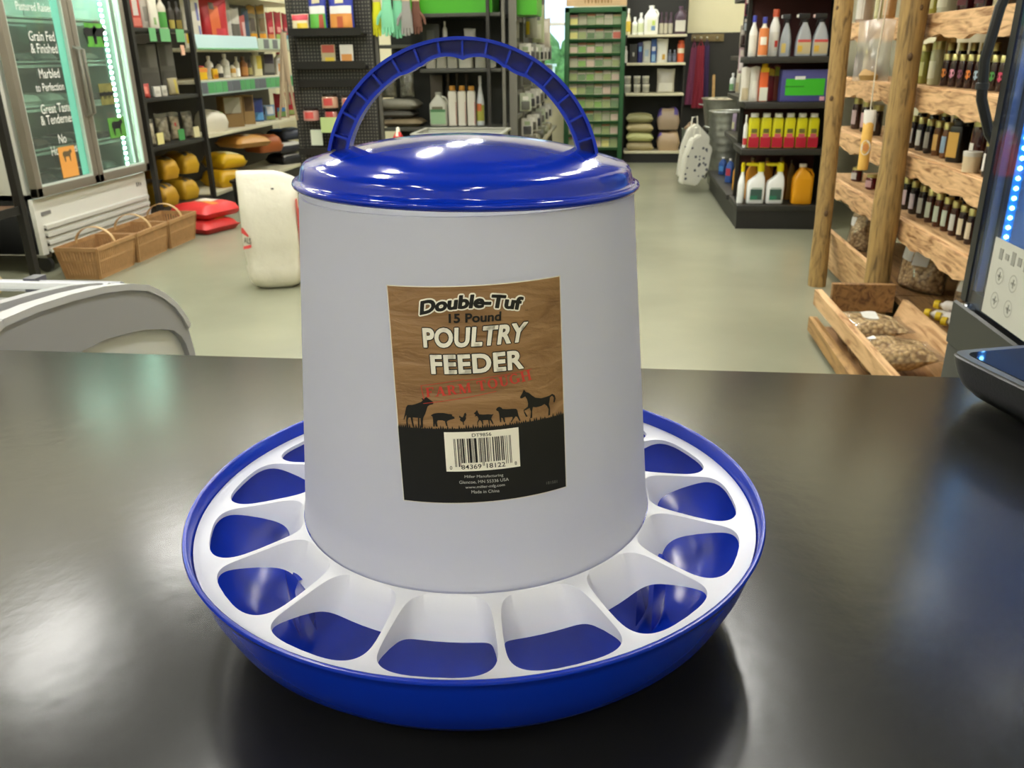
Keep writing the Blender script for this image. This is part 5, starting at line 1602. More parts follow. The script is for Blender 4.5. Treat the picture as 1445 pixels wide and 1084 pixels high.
# red stamp: serif capitals between thin rules
def serif_word(word):
    """capitals drawn with stems, hairlines and serifs on a 1.0 high grid"""
    bm = B()
    def quadr(pts, x):
        f = bm.faces.new([bm.verts.new((x+a, b, 0)) for a, b in pts])
    def stem(x, a, w=0.2, y0=0.0, y1=1.0):
        quadr([(a, y0), (a+w, y0), (a+w, y1), (a, y1)], x)
    def ser(x, a, y, w=0.36):
        quadr([(a-w/2, y), (a+w/2, y), (a+w/2, y+0.07), (a-w/2, y+0.07)], x)
    def diag(x, a0, y0, a1, y1, w):
        quadr([(a0, y0), (a0+w, y0), (a1+w, y1), (a1, y1)], x)
    def ring(x, cx, rx, y0, y1, w, t0=0, t1=360, n=20):
        cy, ry = (y0+y1)/2, (y1-y0)/2
        for i in range(n):
            a, b = R(t0+(t1-t0)*i/n), R(t0+(t1-t0)*(i+1)/n)
            k = lambda t: (w*(0.45+0.55*abs(math.cos(t))))
            quadr([(cx+(rx-k(a))*math.cos(a), cy+(ry-0.09)*math.sin(a)), (cx+rx*math.cos(a), cy+ry*math.sin(a)), (cx+rx*math.cos(b), cy+ry*math.sin(b)), (cx+(rx-k(b))*math.cos(b), cy+(ry-0.09)*math.sin(b))], x)
    x = 0.0
    for ch in word:
        if ch == 'F':
            stem(x, 0.1); ser(x, 0.2, 0); ser(x, 0.2, 0.93); stem(x, 0.1, 0.62, 0.92, 1.0); stem(x, 0.64, 0.08, 0.75, 0.95); stem(x, 0.1, 0.42, 0.48, 0.56); stem(x, 0.46, 0.07, 0.40, 0.64); x += 0.86
        elif ch == 'A':
            diag(x, 0.08, 0, 0.42, 1, 0.09); diag(x, 0.62, 0, 0.36, 1, 0.22); stem(x, 0.2, 0.5, 0.30, 0.38); ser(x, 0.12, 0, 0.34); ser(x, 0.76, 0, 0.38); x += 1.0
        elif ch == 'R':
            stem(x, 0.1); ser(x, 0.2, 0); ser(x, 0.16, 0.93, 0.28); ring(x, 0.36, 0.34, 0.46, 1.0, 0.2, -90, 90); stem(x, 0.28, 0.1, 0.92, 1.0); stem(x, 0.28, 0.1, 0.46, 0.54); diag(x, 0.62, 0, 0.36, 0.5, 0.2); ser(x, 0.78, 0, 0.26); x += 0.98
        elif ch == 'M':
            stem(x, 0.12, 0.09); diag(x, 0.46, 0, 0.10, 1, 0.2); diag(x, 0.48, 0, 0.84, 1, 0.08); stem(x, 0.82, 0.2); ser(x, 0.16, 0, 0.3); ser(x, 0.92, 0); ser(x, 0.1, 0.93, 0.26); ser(x, 0.96, 0.93, 0.26); x += 1.22
        elif ch == 'T':
            stem(x, 0.34); ser(x, 0.44, 0); stem(x, 0.06, 0.76, 0.92, 1.0); stem(x, 0.06, 0.07, 0.72, 0.95); stem(x, 0.75, 0.07, 0.72, 0.95); x += 0.92
        elif ch == 'O':
            ring(x, 0.46, 0.42, 0, 1, 0.2); x += 0.98
        elif ch == 'U':
            stem(x, 0.14, 0.2, 0.3, 1); stem(x, 0.68, 0.08, 0.3, 1); ring(x, 0.45, 0.31, 0, 0.6, 0.2, 180, 360); ser(x, 0.24, 0.93); ser(x, 0.72, 0.93, 0.28); x += 0.94
        elif ch == 'G':
            ring(x, 0.46, 0.42, 0, 1, 0.2, 40, 330); stem(x, 0.66, 0.2, 0.08, 0.44); ser(x, 0.76, 0.40, 0.36); x += 1.0
        elif ch == 'H':
            stem(x, 0.1); stem(x, 0.66); stem(x, 0.2, 0.5, 0.46, 0.54); ser(x, 0.2, 0); ser(x, 0.2, 0.93); ser(x, 0.76, 0); ser(x, 0.76, 0.93); x += 1.0
        else:
            x += 0.34
    return bm
print_part('stamp_lettering', fit(serif_word('FARM TOUGH'), [(0.1885, 0.5084), (0.8015, 0.5597), (0.79, 0.6068), (0.1872, 0.5515)]), RED_INK, 3, label='red stamped lettering')
for quad in ([(0.1633, 0.5625), (0.4124, 0.5922), (0.4122, 0.5899), (0.1631, 0.5601)], [(0.1595, 0.5624), (0.1641, 0.5625), (0.1763, 0.4991), (0.1717, 0.499)], [(0.1684, 0.48), (0.5893, 0.5277), (0.5892, 0.5253), (0.1681, 0.4776)], [(0.4119, 0.5864), (0.8018, 0.6089), (0.8017, 0.6071), (0.4117, 0.584)]):
    print_part('stamp_rule', polys([quad]), RED_INK, 3)

# barcode panel
print_part('barcode_panel', polys([[(0.2756, 0.1564), (0.7079, 0.155), (0.7073, 0.3458), (0.2765, 0.3459)]]), CREAM, 3)
BARS = [(0.0, 0.0105, 1), (0.0211, 0.0316, 1), (0.0632, 0.0842, 1), (0.0947, 0.1053, 1), (0.1158, 0.1368, 0), (0.1474, 0.1789, 0), (0.1895, 0.2, 0), (0.2316, 0.2526, 0), (0.2632, 0.3053, 0), (0.3158, 0.3263, 0), (0.3368, 0.3474, 0), (0.3579, 0.4, 0), (0.4316, 0.4421, 0), (0.4526, 0.4737, 0), (0.4842, 0.4947, 1), (0.5053, 0.5158, 1), (0.5263, 0.5474, 0), (0.5684, 0.5895, 0), (0.6, 0.6105, 0), (0.6316, 0.6421, 0), (0.6737, 0.6947, 0), (0.7158, 0.7368, 0), (0.7474, 0.7684, 0), (0.7789, 0.8, 0), (0.8211, 0.8421, 0), (0.8526, 0.8737, 0), (0.8947, 0.9053, 1), (0.9263, 0.9368, 1), (0.9684, 0.9789, 1), (0.9895, 1.0, 1)]
bq = [(0.3293, 0.1787), (0.6598, 0.1797), (0.6581, 0.3146), (0.328, 0.3142)]
def bp(u, v):
    return ((bq[0][0]*(1-u)+bq[1][0]*u)*(1-v)+(bq[3][0]*(1-u)+bq[2][0]*u)*v, (bq[0][1]*(1-u)+bq[1][1]*u)*(1-v)+(bq[3][1]*(1-u)+bq[2][1]*u)*v)
print_part('barcode_bars', polys([[bp(a, 0.0 if c else 0.13), bp(b, 0.0 if c else 0.13), bp(b, 1), bp(a, 1)] for a, b, c in BARS]), INK, 4)
for body, quad in (('DT9856', [(0.4354, 0.3213), (0.5475, 0.3209), (0.5472, 0.3374), (0.4359, 0.3371)]), ('0', [(0.2967, 0.1652), (0.3111, 0.1664), (0.3111, 0.1844), (0.2968, 0.1832)]), ('84369', [(0.3641, 0.1663), (0.4802, 0.1666), (0.4804, 0.1891), (0.3636, 0.1881)]), ('18122', [(0.5108, 0.1666), (0.6199, 0.1653), (0.6191, 0.1879), (0.5102, 0.1897)]), ('8', [(0.6752, 0.166), (0.6883, 0.1657), (0.6878, 0.1833), (0.6747, 0.1837)])):
    print_part('barcode_digits', fit(text_bm(body, 0.008), quad), INK, 4)
GREYINK = M('#b9b9b4', 0.5)
for body, quad in (('Miller Manufacturing', [(0.3775, 0.1197), (0.6038, 0.114), (0.6041, 0.1317), (0.3789, 0.1372)]), ('Glencoe, MN 55336 USA', [(0.3455, 0.0933), (0.6351, 0.0904), (0.6347, 0.1076), (0.3454, 0.1109)]), ('www.miller-mfg.com', [(0.3786, 0.0673), (0.6098, 0.0652), (0.6094, 0.0824), (0.38, 0.0843)]), ('Made in China', [(0.4122, 0.0459), (0.5762, 0.0418), (0.5765, 0.0571), (0.4126, 0.0617)])):
    print_part('address_lettering', fit(text_bm(body, 0.0), quad), GREYINK, 3)
print_part('code_lettering', fit(text_bm('181501', 0.0), [(0.8662, 0.0385), (0.9393, 0.0325), (0.939, 0.0469), (0.866, 0.0528)]), M('#77766f', 0.5), 3)
print_part('mark_lettering', fit(text_bm('TM', 0.0), [(0.7761, 0.8738), (0.7937, 0.8738), (0.7932, 0.8789), (0.7757, 0.879)]), INK, 4)

# ---------------------------------------------------------------- goods on the shelves: kind, place, width, height, depth, look, label, category, turn
STOCK = [
  ('goods on the top cream shelf of the back wall', [
    ('bottle', (0.113, 11.62, 1.556), 0.058, 0.307, 0.041, {'c': '#efe9c8', 'cap': '#f4f4ee', 'lab': '#e2c64a', 'sh': 0.5}, 'narrow white bottle with yellow label at the left end of the back top shelf', 'bottle', 0.0),
    ('bottle', (0.193, 11.62, 1.556), 0.067, 0.208, 0.047, {'c': '#eef0e8', 'cap': '#f6f6f2', 'lab': '#dfe6d0'}, 'smallest white bottle on the top back shelf', 'bottle', 0.0),
    ('bottle', (0.268, 11.62, 1.556), 0.076, 0.256, 0.053, {'c': '#eef0ea', 'cap': '#f6f6f2', 'lab': '#d9e2b8'}, 'white bottle between the smallest one and the large jug', 'bottle', 0.0),
    ('jug', (0.396, 11.62, 1.556), 0.174, 0.335, 0.122, {'c': '#f0f1ec', 'cap': '#f8f8f4', 'p': ((-0.6, 0.12, 0.7, 0.52, '#e6ead0'), (0.0, 0.14, 0.6, 0.3, '#6f8fb4'), (0.1, 0.32, 0.55, 0.48, '#b8cc6a'))}, 'large white jug with pointed top on the back top shelf', 'jug', 0.0),
    ('bottle', (0.522, 11.62, 1.556), 0.054, 0.26, 0.038, {'c': '#43303e', 'cap': '#4a3646', 'lab': '#b7b3a0', 'sh': 0.5, 'lv': (0.04, 0.5)}, 'first of three slim plum bottles on the back top shelf', 'bottle', 0.0),
    ('bottle', (0.579, 11.62, 1.556), 0.054, 0.259, 0.037, {'c': '#43303e', 'cap': '#4a3646', 'lab': '#b7b3a0', 'sh': 0.5, 'lv': (0.04, 0.5)}, 'second of three slim plum bottles on the back top shelf', 'bottle', 0.0),
    ('bottle', (0.639, 11.62, 1.556), 0.058, 0.257, 0.041, {'c': '#43303e', 'cap': '#4a3646', 'lab': '#a9a594', 'sh': 0.5, 'lv': (0.04, 0.5)}, 'third of three slim plum bottles on the back top shelf', 'bottle', 0.0),
    ('jug', (0.755, 11.62, 1.556), 0.143, 0.32, 0.1, {'c': '#43303e', 'cap': '#5a4256', 'p': ((-0.9, 0.1, 0.9, 0.5, '#c5c3b8'),)}, 'plum jug with grey label at the right end of the top back shelf', 'jug', 0.0),
  ]),
  ('goods on the second cream shelf of the back wall', [
    ('bottle', (0.096, 11.62, 1.226), 0.045, 0.201, 0.032, {'c': '#d8d8d0', 'cap': '#c8c8c0'}, 'narrow pale bottle at the left end of the second back shelf', 'bottle', 0.0),
    ('carton', (0.188, 11.62, 1.226), 0.095, 0.225, 0.057, {'c': '#2e2e2c', 'p': ((-0.2, 0.35, 0.25, 0.55, '#d8d8d0'),)}, 'black carton with a white spot on the second back shelf', 'carton', 0.0),
    ('pouch', (0.273, 11.62, 1.226), 0.068, 0.24, 0.031, {'c': '#2a2f6e', 'p': ((-0.6, 0.55, 0.6, 0.8, '#6aa0d8'),)}, 'dark blue bag with light blue top on the second back shelf', 'bag', 0.0),
    ('pouch', (0.356, 11.62, 1.226), 0.1, 0.256, 0.045, {'c': '#c9ccc8', 'p': ((-0.5, 0.3, 0.5, 0.6, '#9fb4c4'),)}, 'silver-white bag on the second back shelf', 'bag', 0.0),
    ('pouch', (0.443, 11.62, 1.226), 0.068, 0.279, 0.031, {'c': '#3a63b0', 'p': ((-0.7, 0.5, 0.7, 0.68, '#e6eaf0'), (-0.7, 0.05, 0.7, 0.35, '#8fb8dc'))}, 'blue and white striped bag on the second back shelf', 'bag', 0.0),
    ('pouch', (0.55, 11.62, 1.226), 0.14, 0.282, 0.063, {'c': '#e6e6de', 'p': ((0, 0.12, 0.55, 0.35, '#c8a040'),)}, 'white bag with a golden spot on the second back shelf', 'bag', 0.0),
    ('bottle', (0.648, 11.62, 1.226), 0.05, 0.152, 0.035, {'c': '#5c6270', 'cap': '#8a92a4', 'lab': '#747c90'}, 'left one of two small slate bottles on the back shelf', 'bottle', 0.0),
    ('bottle', (0.706, 11.62, 1.226), 0.05, 0.151, 0.035, {'c': '#5c6270', 'cap': '#8a92a4', 'lab': '#747c90'}, 'right one of two small slate bottles on the back shelf', 'bottle', 0.0),
    ('bottle', (0.781, 11.62, 1.226), 0.086, 0.258, 0.06, {'c': '#d8633c', 'cap': '#c4542e', 'wide': 1, 'lab': '#e8dcc4', 'lv': (0.42, 0.64), 'sh': 0.8, 'ct': 0.9}, 'orange and cream cylinder at the right end of the second back shelf', 'canister', 0.0),
  ]),
  ('goods on the third cream shelf of the back wall', [
    ('tub', (0.132, 11.62, 0.861), 0.083, 0.111, 0.058, {'c': '#c4c2b4', 'lid': '#e8e6da', 'lab': '#a9a79a'}, 'white tub, lower in the first stack from left on the third back shelf', 'tub', 0.0),
    ('tub', (0.128, 11.62, 0.979), 0.082, 0.092, 0.058, {'c': '#c4c2b4', 'lid': '#e8e6da', 'lab': '#a9a79a'}, 'white tub, upper in the first stack from left on the third back shelf', 'tub', 0.0),
    ('tub', (0.252, 11.62, 0.861), 0.087, 0.11, 0.061, {'c': '#c4c2b4', 'lid': '#e8e6da', 'lab': '#a9a79a'}, 'white tub, lower in the second stack from left on the third back shelf', 'tub', 0.0),
    ('tub', (0.248, 11.62, 0.979), 0.087, 0.091, 0.061, {'c': '#c4c2b4', 'lid': '#e8e6da', 'lab': '#a9a79a'}, 'white tub, upper in the second stack from left on the third back shelf', 'tub', 0.0),
    ('tub', (0.364, 11.62, 0.861), 0.092, 0.109, 0.064, {'c': '#c4c2b4', 'lid': '#e8e6da', 'lab': '#a9a79a'}, 'white tub, lower in the third stack from left on the third back shelf', 'tub', 0.0),
    ('tub', (0.358, 11.62, 0.979), 0.091, 0.09, 0.064, {'c': '#c4c2b4', 'lid': '#e8e6da', 'lab': '#a9a79a'}, 'white tub, upper in the third stack from left on the third back shelf', 'tub', 0.0),
    ('pouch', (0.612, 11.62, 0.861), 0.228, 0.29, 0.09, {'c': '#b9b5a8', 'p': ((-0.8, 0.02, 0.8, 0.42, '#d8d6ca'),)}, 'pale grey package on the third back shelf', 'bag', 0.0),
  ]),
  ('sacks on the bottom of the back shelf', [
    ('sack', (0.316, 11.68, 0.146), 0.354, 0.117, 0.34, {'c': '#a89a70', 'p': ((-0.9, -0.7, 0.9, -0.2, '#8f8258'),)}, 'tan sack, first from below in the left stack of the back shelf', 'sack', 0.0),
    ('sack', (0.311, 11.68, 0.264), 0.352, 0.117, 0.34, {'c': '#c9cc88', 'p': ((-0.9, -0.7, 0.9, -0.2, '#d8d2a0'),)}, 'lime striped sack, second from below in the left stack of the back shelf', 'sack', 0.0),
    ('sack', (0.306, 11.68, 0.382), 0.351, 0.117, 0.34, {'c': '#b6a878', 'p': ((-0.9, -0.7, 0.9, -0.2, '#8f8258'),)}, 'pale tan sack, third from below in the left stack of the back shelf', 'sack', 0.0),
    ('sack', (0.301, 11.68, 0.5), 0.35, 0.117, 0.34, {'c': '#a4a070', 'p': ((-0.9, -0.7, 0.9, -0.2, '#d8d2a0'),)}, 'olive sack, fourth from below in the left stack of the back shelf', 'sack', 0.0),
    ('sack', (0.683, 11.68, 0.146), 0.296, 0.26, 0.34, {'c': '#b39a7a', 'p': ((-0.95, -0.9, -0.6, -0.1, '#5a4688'), (0.3, -0.5, 0.8, 0.3, '#cdbb9c'))}, 'lower tan and purple sack on the back shelf', 'sack', 0.0),
    ('sack', (0.669, 11.68, 0.408), 0.293, 0.28, 0.34, {'c': '#a8937a', 'p': ((-0.9, -0.4, 0.9, 0.6, '#5f4d94'), (-0.95, -0.95, -0.6, -0.3, '#4c3c80'), (0.45, -0.95, 0.8, -0.3, '#4c3c80'))}, 'upper tan and purple sack on the back shelf', 'sack', 0.0),
  ]),
  ('goods on the bottom shelf of the right black unit', [
    ('sprayer', (1.03, 7.16, 0.192), 0.07, 0.319, 0.049, {'c': '#f0f2f0', 'p': ()}, 'white sprayer bottle with yellow head seen edge-on, leftmost of three', 'spray bottle', 70.0),
    ('sprayer', (1.144, 7.16, 0.192), 0.14, 0.324, 0.098, {'c': '#f2f4f2', 'p': ((-0.7, 0.1, 0.75, 0.36, '#3e5a50'), (-0.7, 0.1, 0.2, 0.2, '#2e7a5e'), (-0.6, 0.37, 0.7, 0.4, '#b8c4bc'))}, 'white sprayer bottle with yellow head, middle of three', 'spray bottle', 0.0),
    ('sprayer', (1.297, 7.16, 0.192), 0.139, 0.325, 0.098, {'c': '#f2f4f2', 'p': ((-0.7, 0.1, 0.75, 0.36, '#3e5a50'), (-0.7, 0.1, 0.2, 0.2, '#2e7a5e'), (-0.6, 0.37, 0.7, 0.4, '#b8c4bc'))}, 'white sprayer bottle with yellow head, rightmost of three', 'spray bottle', 0.0),
    ('jug', (1.511, 7.16, 0.192), 0.162, 0.314, 0.113, {'c': '#eaa21a', 'cap': '#e8e0d0', 'cx': -0.05, 'p': ()}, 'bright orange jug at the right end of the bottom shelf', 'jug', 0.0),
    ('jug', (1.138, 7.36, 0.192), 0.096, 0.341, 0.067, {'c': '#c9861c', 'cap': '#5a4a30'}, 'amber jug behind the middle sprayer bottle', 'jug', 0.0),
    ('jug', (1.254, 7.36, 0.192), 0.095, 0.341, 0.067, {'c': '#b8781c', 'cap': '#5a4a30'}, 'amber jug behind the gap between the sprayers', 'jug', 0.0),
    ('jug', (1.37, 7.36, 0.192), 0.095, 0.341, 0.067, {'c': '#a86c1c', 'cap': '#5a4a30'}, 'amber jug behind the rightmost sprayer', 'jug', 0.0),
    ('jug', (1.448, 7.34, 0.192), 0.059, 0.321, 0.042, {'c': '#8a6424', 'cap': '#4a3c28'}, 'brown jug beside the bright orange jug', 'jug', 0.0),
  ]),
  ('goods on the aisle side of the right black unit', [
    ('jug', (1.08, 8.89, 0.192), 0.072, 0.168, 0.05, {'c': '#2c4f92', 'cap': '#e8e4e0', 'p': ((-0.7, 0.2, 0.7, 0.5, '#4a86c4'),)}, 'blue jug farther along the aisle side of the black unit', 'jug', -40.0),
    ('jug', (1.08, 8.327, 0.192), 0.074, 0.219, 0.052, {'c': '#34569c', 'cap': '#d8d4d0', 'p': ((-0.7, 0.3, 0.7, 0.6, '#b03a48'),)}, 'blue jug with red label on the aisle side', 'jug', -40.0),
    ('jug', (1.08, 7.854, 0.192), 0.057, 0.248, 0.04, {'c': '#d8a040', 'cap': '#c8a890'}, 'honey-coloured jug beside the blue jugs', 'jug', -40.0),
  ]),
  ('yellow and red bottles on the right black unit', [
    ('bottle', (1.024, 7.14, 0.632), 0.034, 0.252, 0.024, {'c': '#f0efec', 'cap': '#e8e8e4', 'lab': '#c83a40', 'lv': (0.1, 0.3)}, 'slim white and red bottle left of the yellow-red bottles', 'bottle', 0.0),
    ('squeeze', (1.086, 7.14, 0.632), 0.083, 0.265, 0.066, {'c': '#d4ce1c', 'cap': '#f0f0ea', 'p': ((-1, 0.02, 1, 0.33, '#b81c34'), (-0.6, 0.3, 0.6, 0.42, '#cc5a68'), (-0.55, 0.44, 0.55, 0.56, '#6e6a34'))}, 'yellow and red bottle with white cap, first of six from the left', 'bottle', 0.0),
    ('squeeze', (1.178, 7.14, 0.632), 0.083, 0.265, 0.066, {'c': '#d4ce1c', 'cap': '#f0f0ea', 'p': ((-1, 0.02, 1, 0.33, '#b81c34'), (-0.6, 0.3, 0.6, 0.42, '#cc5a68'), (-0.55, 0.44, 0.55, 0.56, '#6e6a34'))}, 'yellow and red bottle with white cap, second of six from the left', 'bottle', 0.0),
    ('squeeze', (1.269, 7.14, 0.632), 0.083, 0.264, 0.066, {'c': '#d4ce1c', 'cap': '#f0f0ea', 'p': ((-1, 0.02, 1, 0.33, '#b81c34'), (-0.6, 0.3, 0.6, 0.42, '#cc5a68'), (-0.55, 0.44, 0.55, 0.56, '#6e6a34'))}, 'yellow and red bottle with white cap, third of six from the left', 'bottle', 0.0),
    ('squeeze', (1.361, 7.14, 0.632), 0.082, 0.264, 0.066, {'c': '#d4ce1c', 'cap': '#f0f0ea', 'p': ((-1, 0.02, 1, 0.33, '#b81c34'), (-0.6, 0.3, 0.6, 0.42, '#cc5a68'), (-0.55, 0.44, 0.55, 0.56, '#6e6a34'))}, 'yellow and red bottle with white cap, fourth of six from the left', 'bottle', 0.0),
    ('squeeze', (1.452, 7.14, 0.632), 0.082, 0.263, 0.066, {'c': '#d4ce1c', 'cap': '#f0f0ea', 'p': ((-1, 0.02, 1, 0.33, '#b81c34'), (-0.6, 0.3, 0.6, 0.42, '#cc5a68'), (-0.55, 0.44, 0.55, 0.56, '#6e6a34'))}, 'yellow and red bottle with white cap, fifth of six from the left', 'bottle', 0.0),
    ('squeeze', (1.542, 7.14, 0.632), 0.082, 0.263, 0.066, {'c': '#d4ce1c', 'cap': '#f0f0ea', 'p': ((-1, 0.02, 1, 0.33, '#b81c34'), (-0.6, 0.3, 0.6, 0.42, '#cc5a68'), (-0.55, 0.44, 0.55, 0.56, '#6e6a34'))}, 'yellow and red bottle with white cap, sixth of six from the left', 'bottle', 0.0),
  ]),
  ('goods on the third shelf of the right black unit', [
    ('pouch', (0.995, 7.17, 0.982), 0.073, 0.254, 0.033, {'c': '#d6d2c4', 'p': ((-0.7, 0.05, 0.7, 0.4, '#c2b596'),)}, 'cream bag at the left end of the third shelf', 'bag', 0.0),
    ('pouch', (1.064, 7.17, 0.982), 0.07, 0.258, 0.031, {'c': '#dcdad0', 'p': ((-0.5, 0.1, 0.6, 0.6, '#e8e6dc'),)}, 'white crumpled bag beside the cream bag', 'bag', 0.0),
    ('squeeze', (1.135, 7.17, 0.982), 0.064, 0.278, 0.051, {'c': '#f0703c', 'cap': '#e8b818', 'p': ((-1, 0.02, 1, 0.38, '#e6e6d6'), (-1, 0.78, 1, 0.9, '#f2c81c'))}, 'orange bottle with white foot and yellow shoulder', 'bottle', 0.0),
    ('pouch', (1.205, 7.25, 0.982), 0.048, 0.25, 0.022, {'c': '#7c1f24', 'p': ((-0.8, 0.75, 0.8, 0.95, '#d8c020'),)}, 'dark red bag with yellow top', 'bag', 0.0),
    ('pouch', (1.252, 7.31, 0.982), 0.051, 0.264, 0.023, {'c': '#8c4a3a', 'p': ((-0.8, 0.7, 0.8, 0.95, '#b0b43c'),)}, 'brown bag behind the blue carton', 'bag', 0.0),
    ('carton', (1.437, 7.17, 0.982), 0.356, 0.233, 0.14, {'c': '#4a4c8c', 'p': ((-0.82, 0.2, 0.82, 0.72, '#3fb82c'), (-0.86, 0.46, -0.04, 0.5, '#2f8a22'), (-0.45, 0.7, -0.02, 0.8, '#e6e8e4'), (0.66, 0.03, 0.86, 0.16, '#d8a0b0'))}, 'blue carton with a bright green window', 'carton', 0.0),
  ]),
  ('goods on the fourth shelf of the right black unit', [
    ('bottle', (1.028, 7.18, 1.312), 0.063, 0.293, 0.044, {'c': '#e8e6de', 'cap': '#3c44b0', 'lab': '#dcd8cc', 'sh': 0.55}, 'white bottle with blue cap on the fourth shelf', 'bottle', 0.0),
    ('bottle', (1.101, 7.15, 1.312), 0.074, 0.281, 0.052, {'c': '#e6e0d2', 'cap': '#3a3f9c', 'lab': '#e08448', 'lv': (0.04, 0.72), 'sh': 0.6, 'p': ((-0.6, 0.3, 0.4, 0.5, '#f0e8d8'),)}, 'white and orange bottle with dark blue cap', 'bottle', 0.0),
    ('bottle', (1.193, 7.23, 1.312), 0.077, 0.337, 0.054, {'c': '#ecebe6', 'cap': '#e0603c', 'lab': '#e0ddd4', 'sh': 0.6, 'nk': 0.5, 'p': ((0, 0.2, 0.5, 0.34, '#c43a30'),)}, 'tall white bottle with orange cap on the fourth shelf', 'bottle', 0.0),
    ('trigger', (1.273, 7.18, 1.312), 0.082, 0.308, 0.058, {'c': '#9aa0a6', 'p': ((-0.5, 0.08, 0.3, 0.3, '#c8b060'),)}, 'grey spray bottle with black head, leftmost of three', 'spray bottle', -25.0),
    ('trigger', (1.405, 7.18, 1.312), 0.115, 0.311, 0.08, {'c': '#a9aeb4', 'noz': '#f0f0ee', 'p': ((-0.85, 0.05, 0.85, 0.34, '#c4b690'), (-0.85, 0.32, 0.85, 0.38, '#c8504a'), (-0.8, 0.1, -0.2, 0.24, '#d8b048'))}, 'grey spray bottle with red-striped label, middle of three', 'spray bottle', 0.0),
    ('trigger', (1.529, 7.18, 1.312), 0.12, 0.309, 0.084, {'c': '#a9aeb4', 'noz': '#f0d0cc', 'p': ((-0.85, 0.05, 0.85, 0.34, '#c4b690'), (-0.85, 0.32, 0.85, 0.38, '#c8504a'), (-0.8, 0.1, -0.2, 0.24, '#d8b048'))}, 'grey spray bottle with red-striped label, rightmost of three', 'spray bottle', 0.0),
  ]),
  ('packs hanging on the aisle side of the right unit', [
    ('hangpack', (1.039, 7.72, 1.62), 0.047, 0.163, 0.04, {'c': '#7c2038', 'c2': '#2a2a2e', 'p': ((-0.6, 0.6, 0.6, 0.8, '#d0c8bc'),)}, 'dark red blister pack hanging on the aisle side of the black unit', 'blister pack', 0.0),
    ('hangpack', (1.038, 7.72, 1.5), 0.047, 0.124, 0.04, {'c': '#2c3038', 'c2': '#b8c0c4', 'p': ((-0.6, 0.6, 0.6, 0.8, '#d0c8bc'),)}, 'slate blister pack hanging on the aisle side of the black unit', 'blister pack', 0.0),
    ('hangpack', (1.017, 7.72, 1.38), 0.041, 0.17, 0.04, {'c': '#8c8478', 'c2': '#4a3c38', 'p': ((-0.6, 0.6, 0.6, 0.8, '#d0c8bc'),)}, 'taupe blister pack hanging on the aisle side of the black unit', 'blister pack', 0.0),
    ('hangpack', (1.057, 7.72, 1.32), 0.041, 0.164, 0.04, {'c': '#7a6a64', 'c2': '#c8b8b4', 'p': ((-0.6, 0.6, 0.6, 0.8, '#d0c8bc'),)}, 'brown-grey blister pack hanging on the aisle side of the black unit', 'blister pack', 0.0),
    ('hangpack', (1.022, 7.72, 1.18), 0.042, 0.228, 0.04, {'c': '#b49a9c', 'c2': '#e0d8d4', 'p': ((-0.6, 0.6, 0.6, 0.8, '#d0c8bc'),)}, 'dusty pink blister pack hanging on the aisle side of the black unit', 'blister pack', 0.0),
    ('hangpack', (1.059, 7.72, 1.06), 0.036, 0.238, 0.04, {'c': '#7a2a40', 'c2': '#a87880', 'p': ((-0.6, 0.6, 0.6, 0.8, '#d0c8bc'),)}, 'wine red blister pack hanging on the aisle side of the black unit', 'blister pack', 0.0),
  ]),
  ('goods on the second aisle shelf of the right unit', [
    ('pouch', (1.14, 8.732, 0.632), 0.062, 0.16, 0.028, {'c': '#9a8aa0', 'p': ((-0.6, 0.1, 0.6, 0.5, '#c8c49a'),)}, 'lilac bag on the aisle shelf', 'bag', -60.0),
    ('pouch', (1.14, 8.291, 0.632), 0.053, 0.213, 0.024, {'c': '#c8b02c', 'p': ((-0.6, 0.1, 0.6, 0.5, '#5a3a78'),)}, 'yellow and violet bag on the aisle shelf', 'bag', -60.0),
  ]),
  ('goods on the third aisle shelf of the right unit', [
    ('bottle', (1.14, 9.104, 0.982), 0.057, 0.168, 0.04, {'c': '#dfe3dc', 'cap': '#e8e8e4', 'lab': '#6a9a64', 'lv': (0.05, 0.4)}, 'white bottle with green label on the third aisle shelf', 'bottle', -60.0),
    ('pouch', (1.14, 8.671, 0.982), 0.068, 0.209, 0.03, {'c': '#cfc9b4', 'p': ((-0.7, 0.05, 0.7, 0.45, '#b8a886'),)}, 'beige bag beside the green-labelled bottle', 'bag', -60.0),
  ]),
  ('goods on the top shelf beside the fridge', [
    ('carton', (-3.86, 6.804, 1.586), 0.078, 0.309, 0.047, {'c': '#b8362c', 'p': ((-1, 0.02, 1, 0.45, '#d9d3c8'),)}, 'red and white carton nearest the fridge', 'carton', 58.0),
    ('carton', (-3.86, 6.952, 1.586), 0.08, 0.309, 0.048, {'c': '#c4483c', 'p': ((-0.6, 0.3, 0.5, 0.95, '#d9d2ca'), (-0.8, 0.05, 0.8, 0.25, '#e08070'))}, 'red carton with pale panel next to the fridge', 'carton', 58.0),
    ('pouch', (-3.86, 7.107, 1.586), 0.082, 0.278, 0.037, {'c': '#b9b6aa', 'p': ((-0.5, 0.2, 0.4, 0.6, '#8a887e'),)}, 'grey bag on the top shelf beside the fridge', 'bag', 58.0),
    ('pouch', (-3.8, 7.133, 1.586), 0.082, 0.278, 0.037, {'c': '#d9d6c4', 'p': ((-0.3, 0.1, 0.2, 0.3, '#8fb070'),)}, 'cream bag on the top shelf beside the fridge', 'bag', 58.0),
    ('bottle', (-3.86, 7.387, 1.586), 0.073, 0.273, 0.051, {'c': '#c9c2ae', 'cap': '#d8d0c0', 'lab': '#4f9a44', 'lv': (0.05, 0.5), 'sh': 0.6}, 'cream bottle with green label on the top left shelf', 'bottle', 58.0),
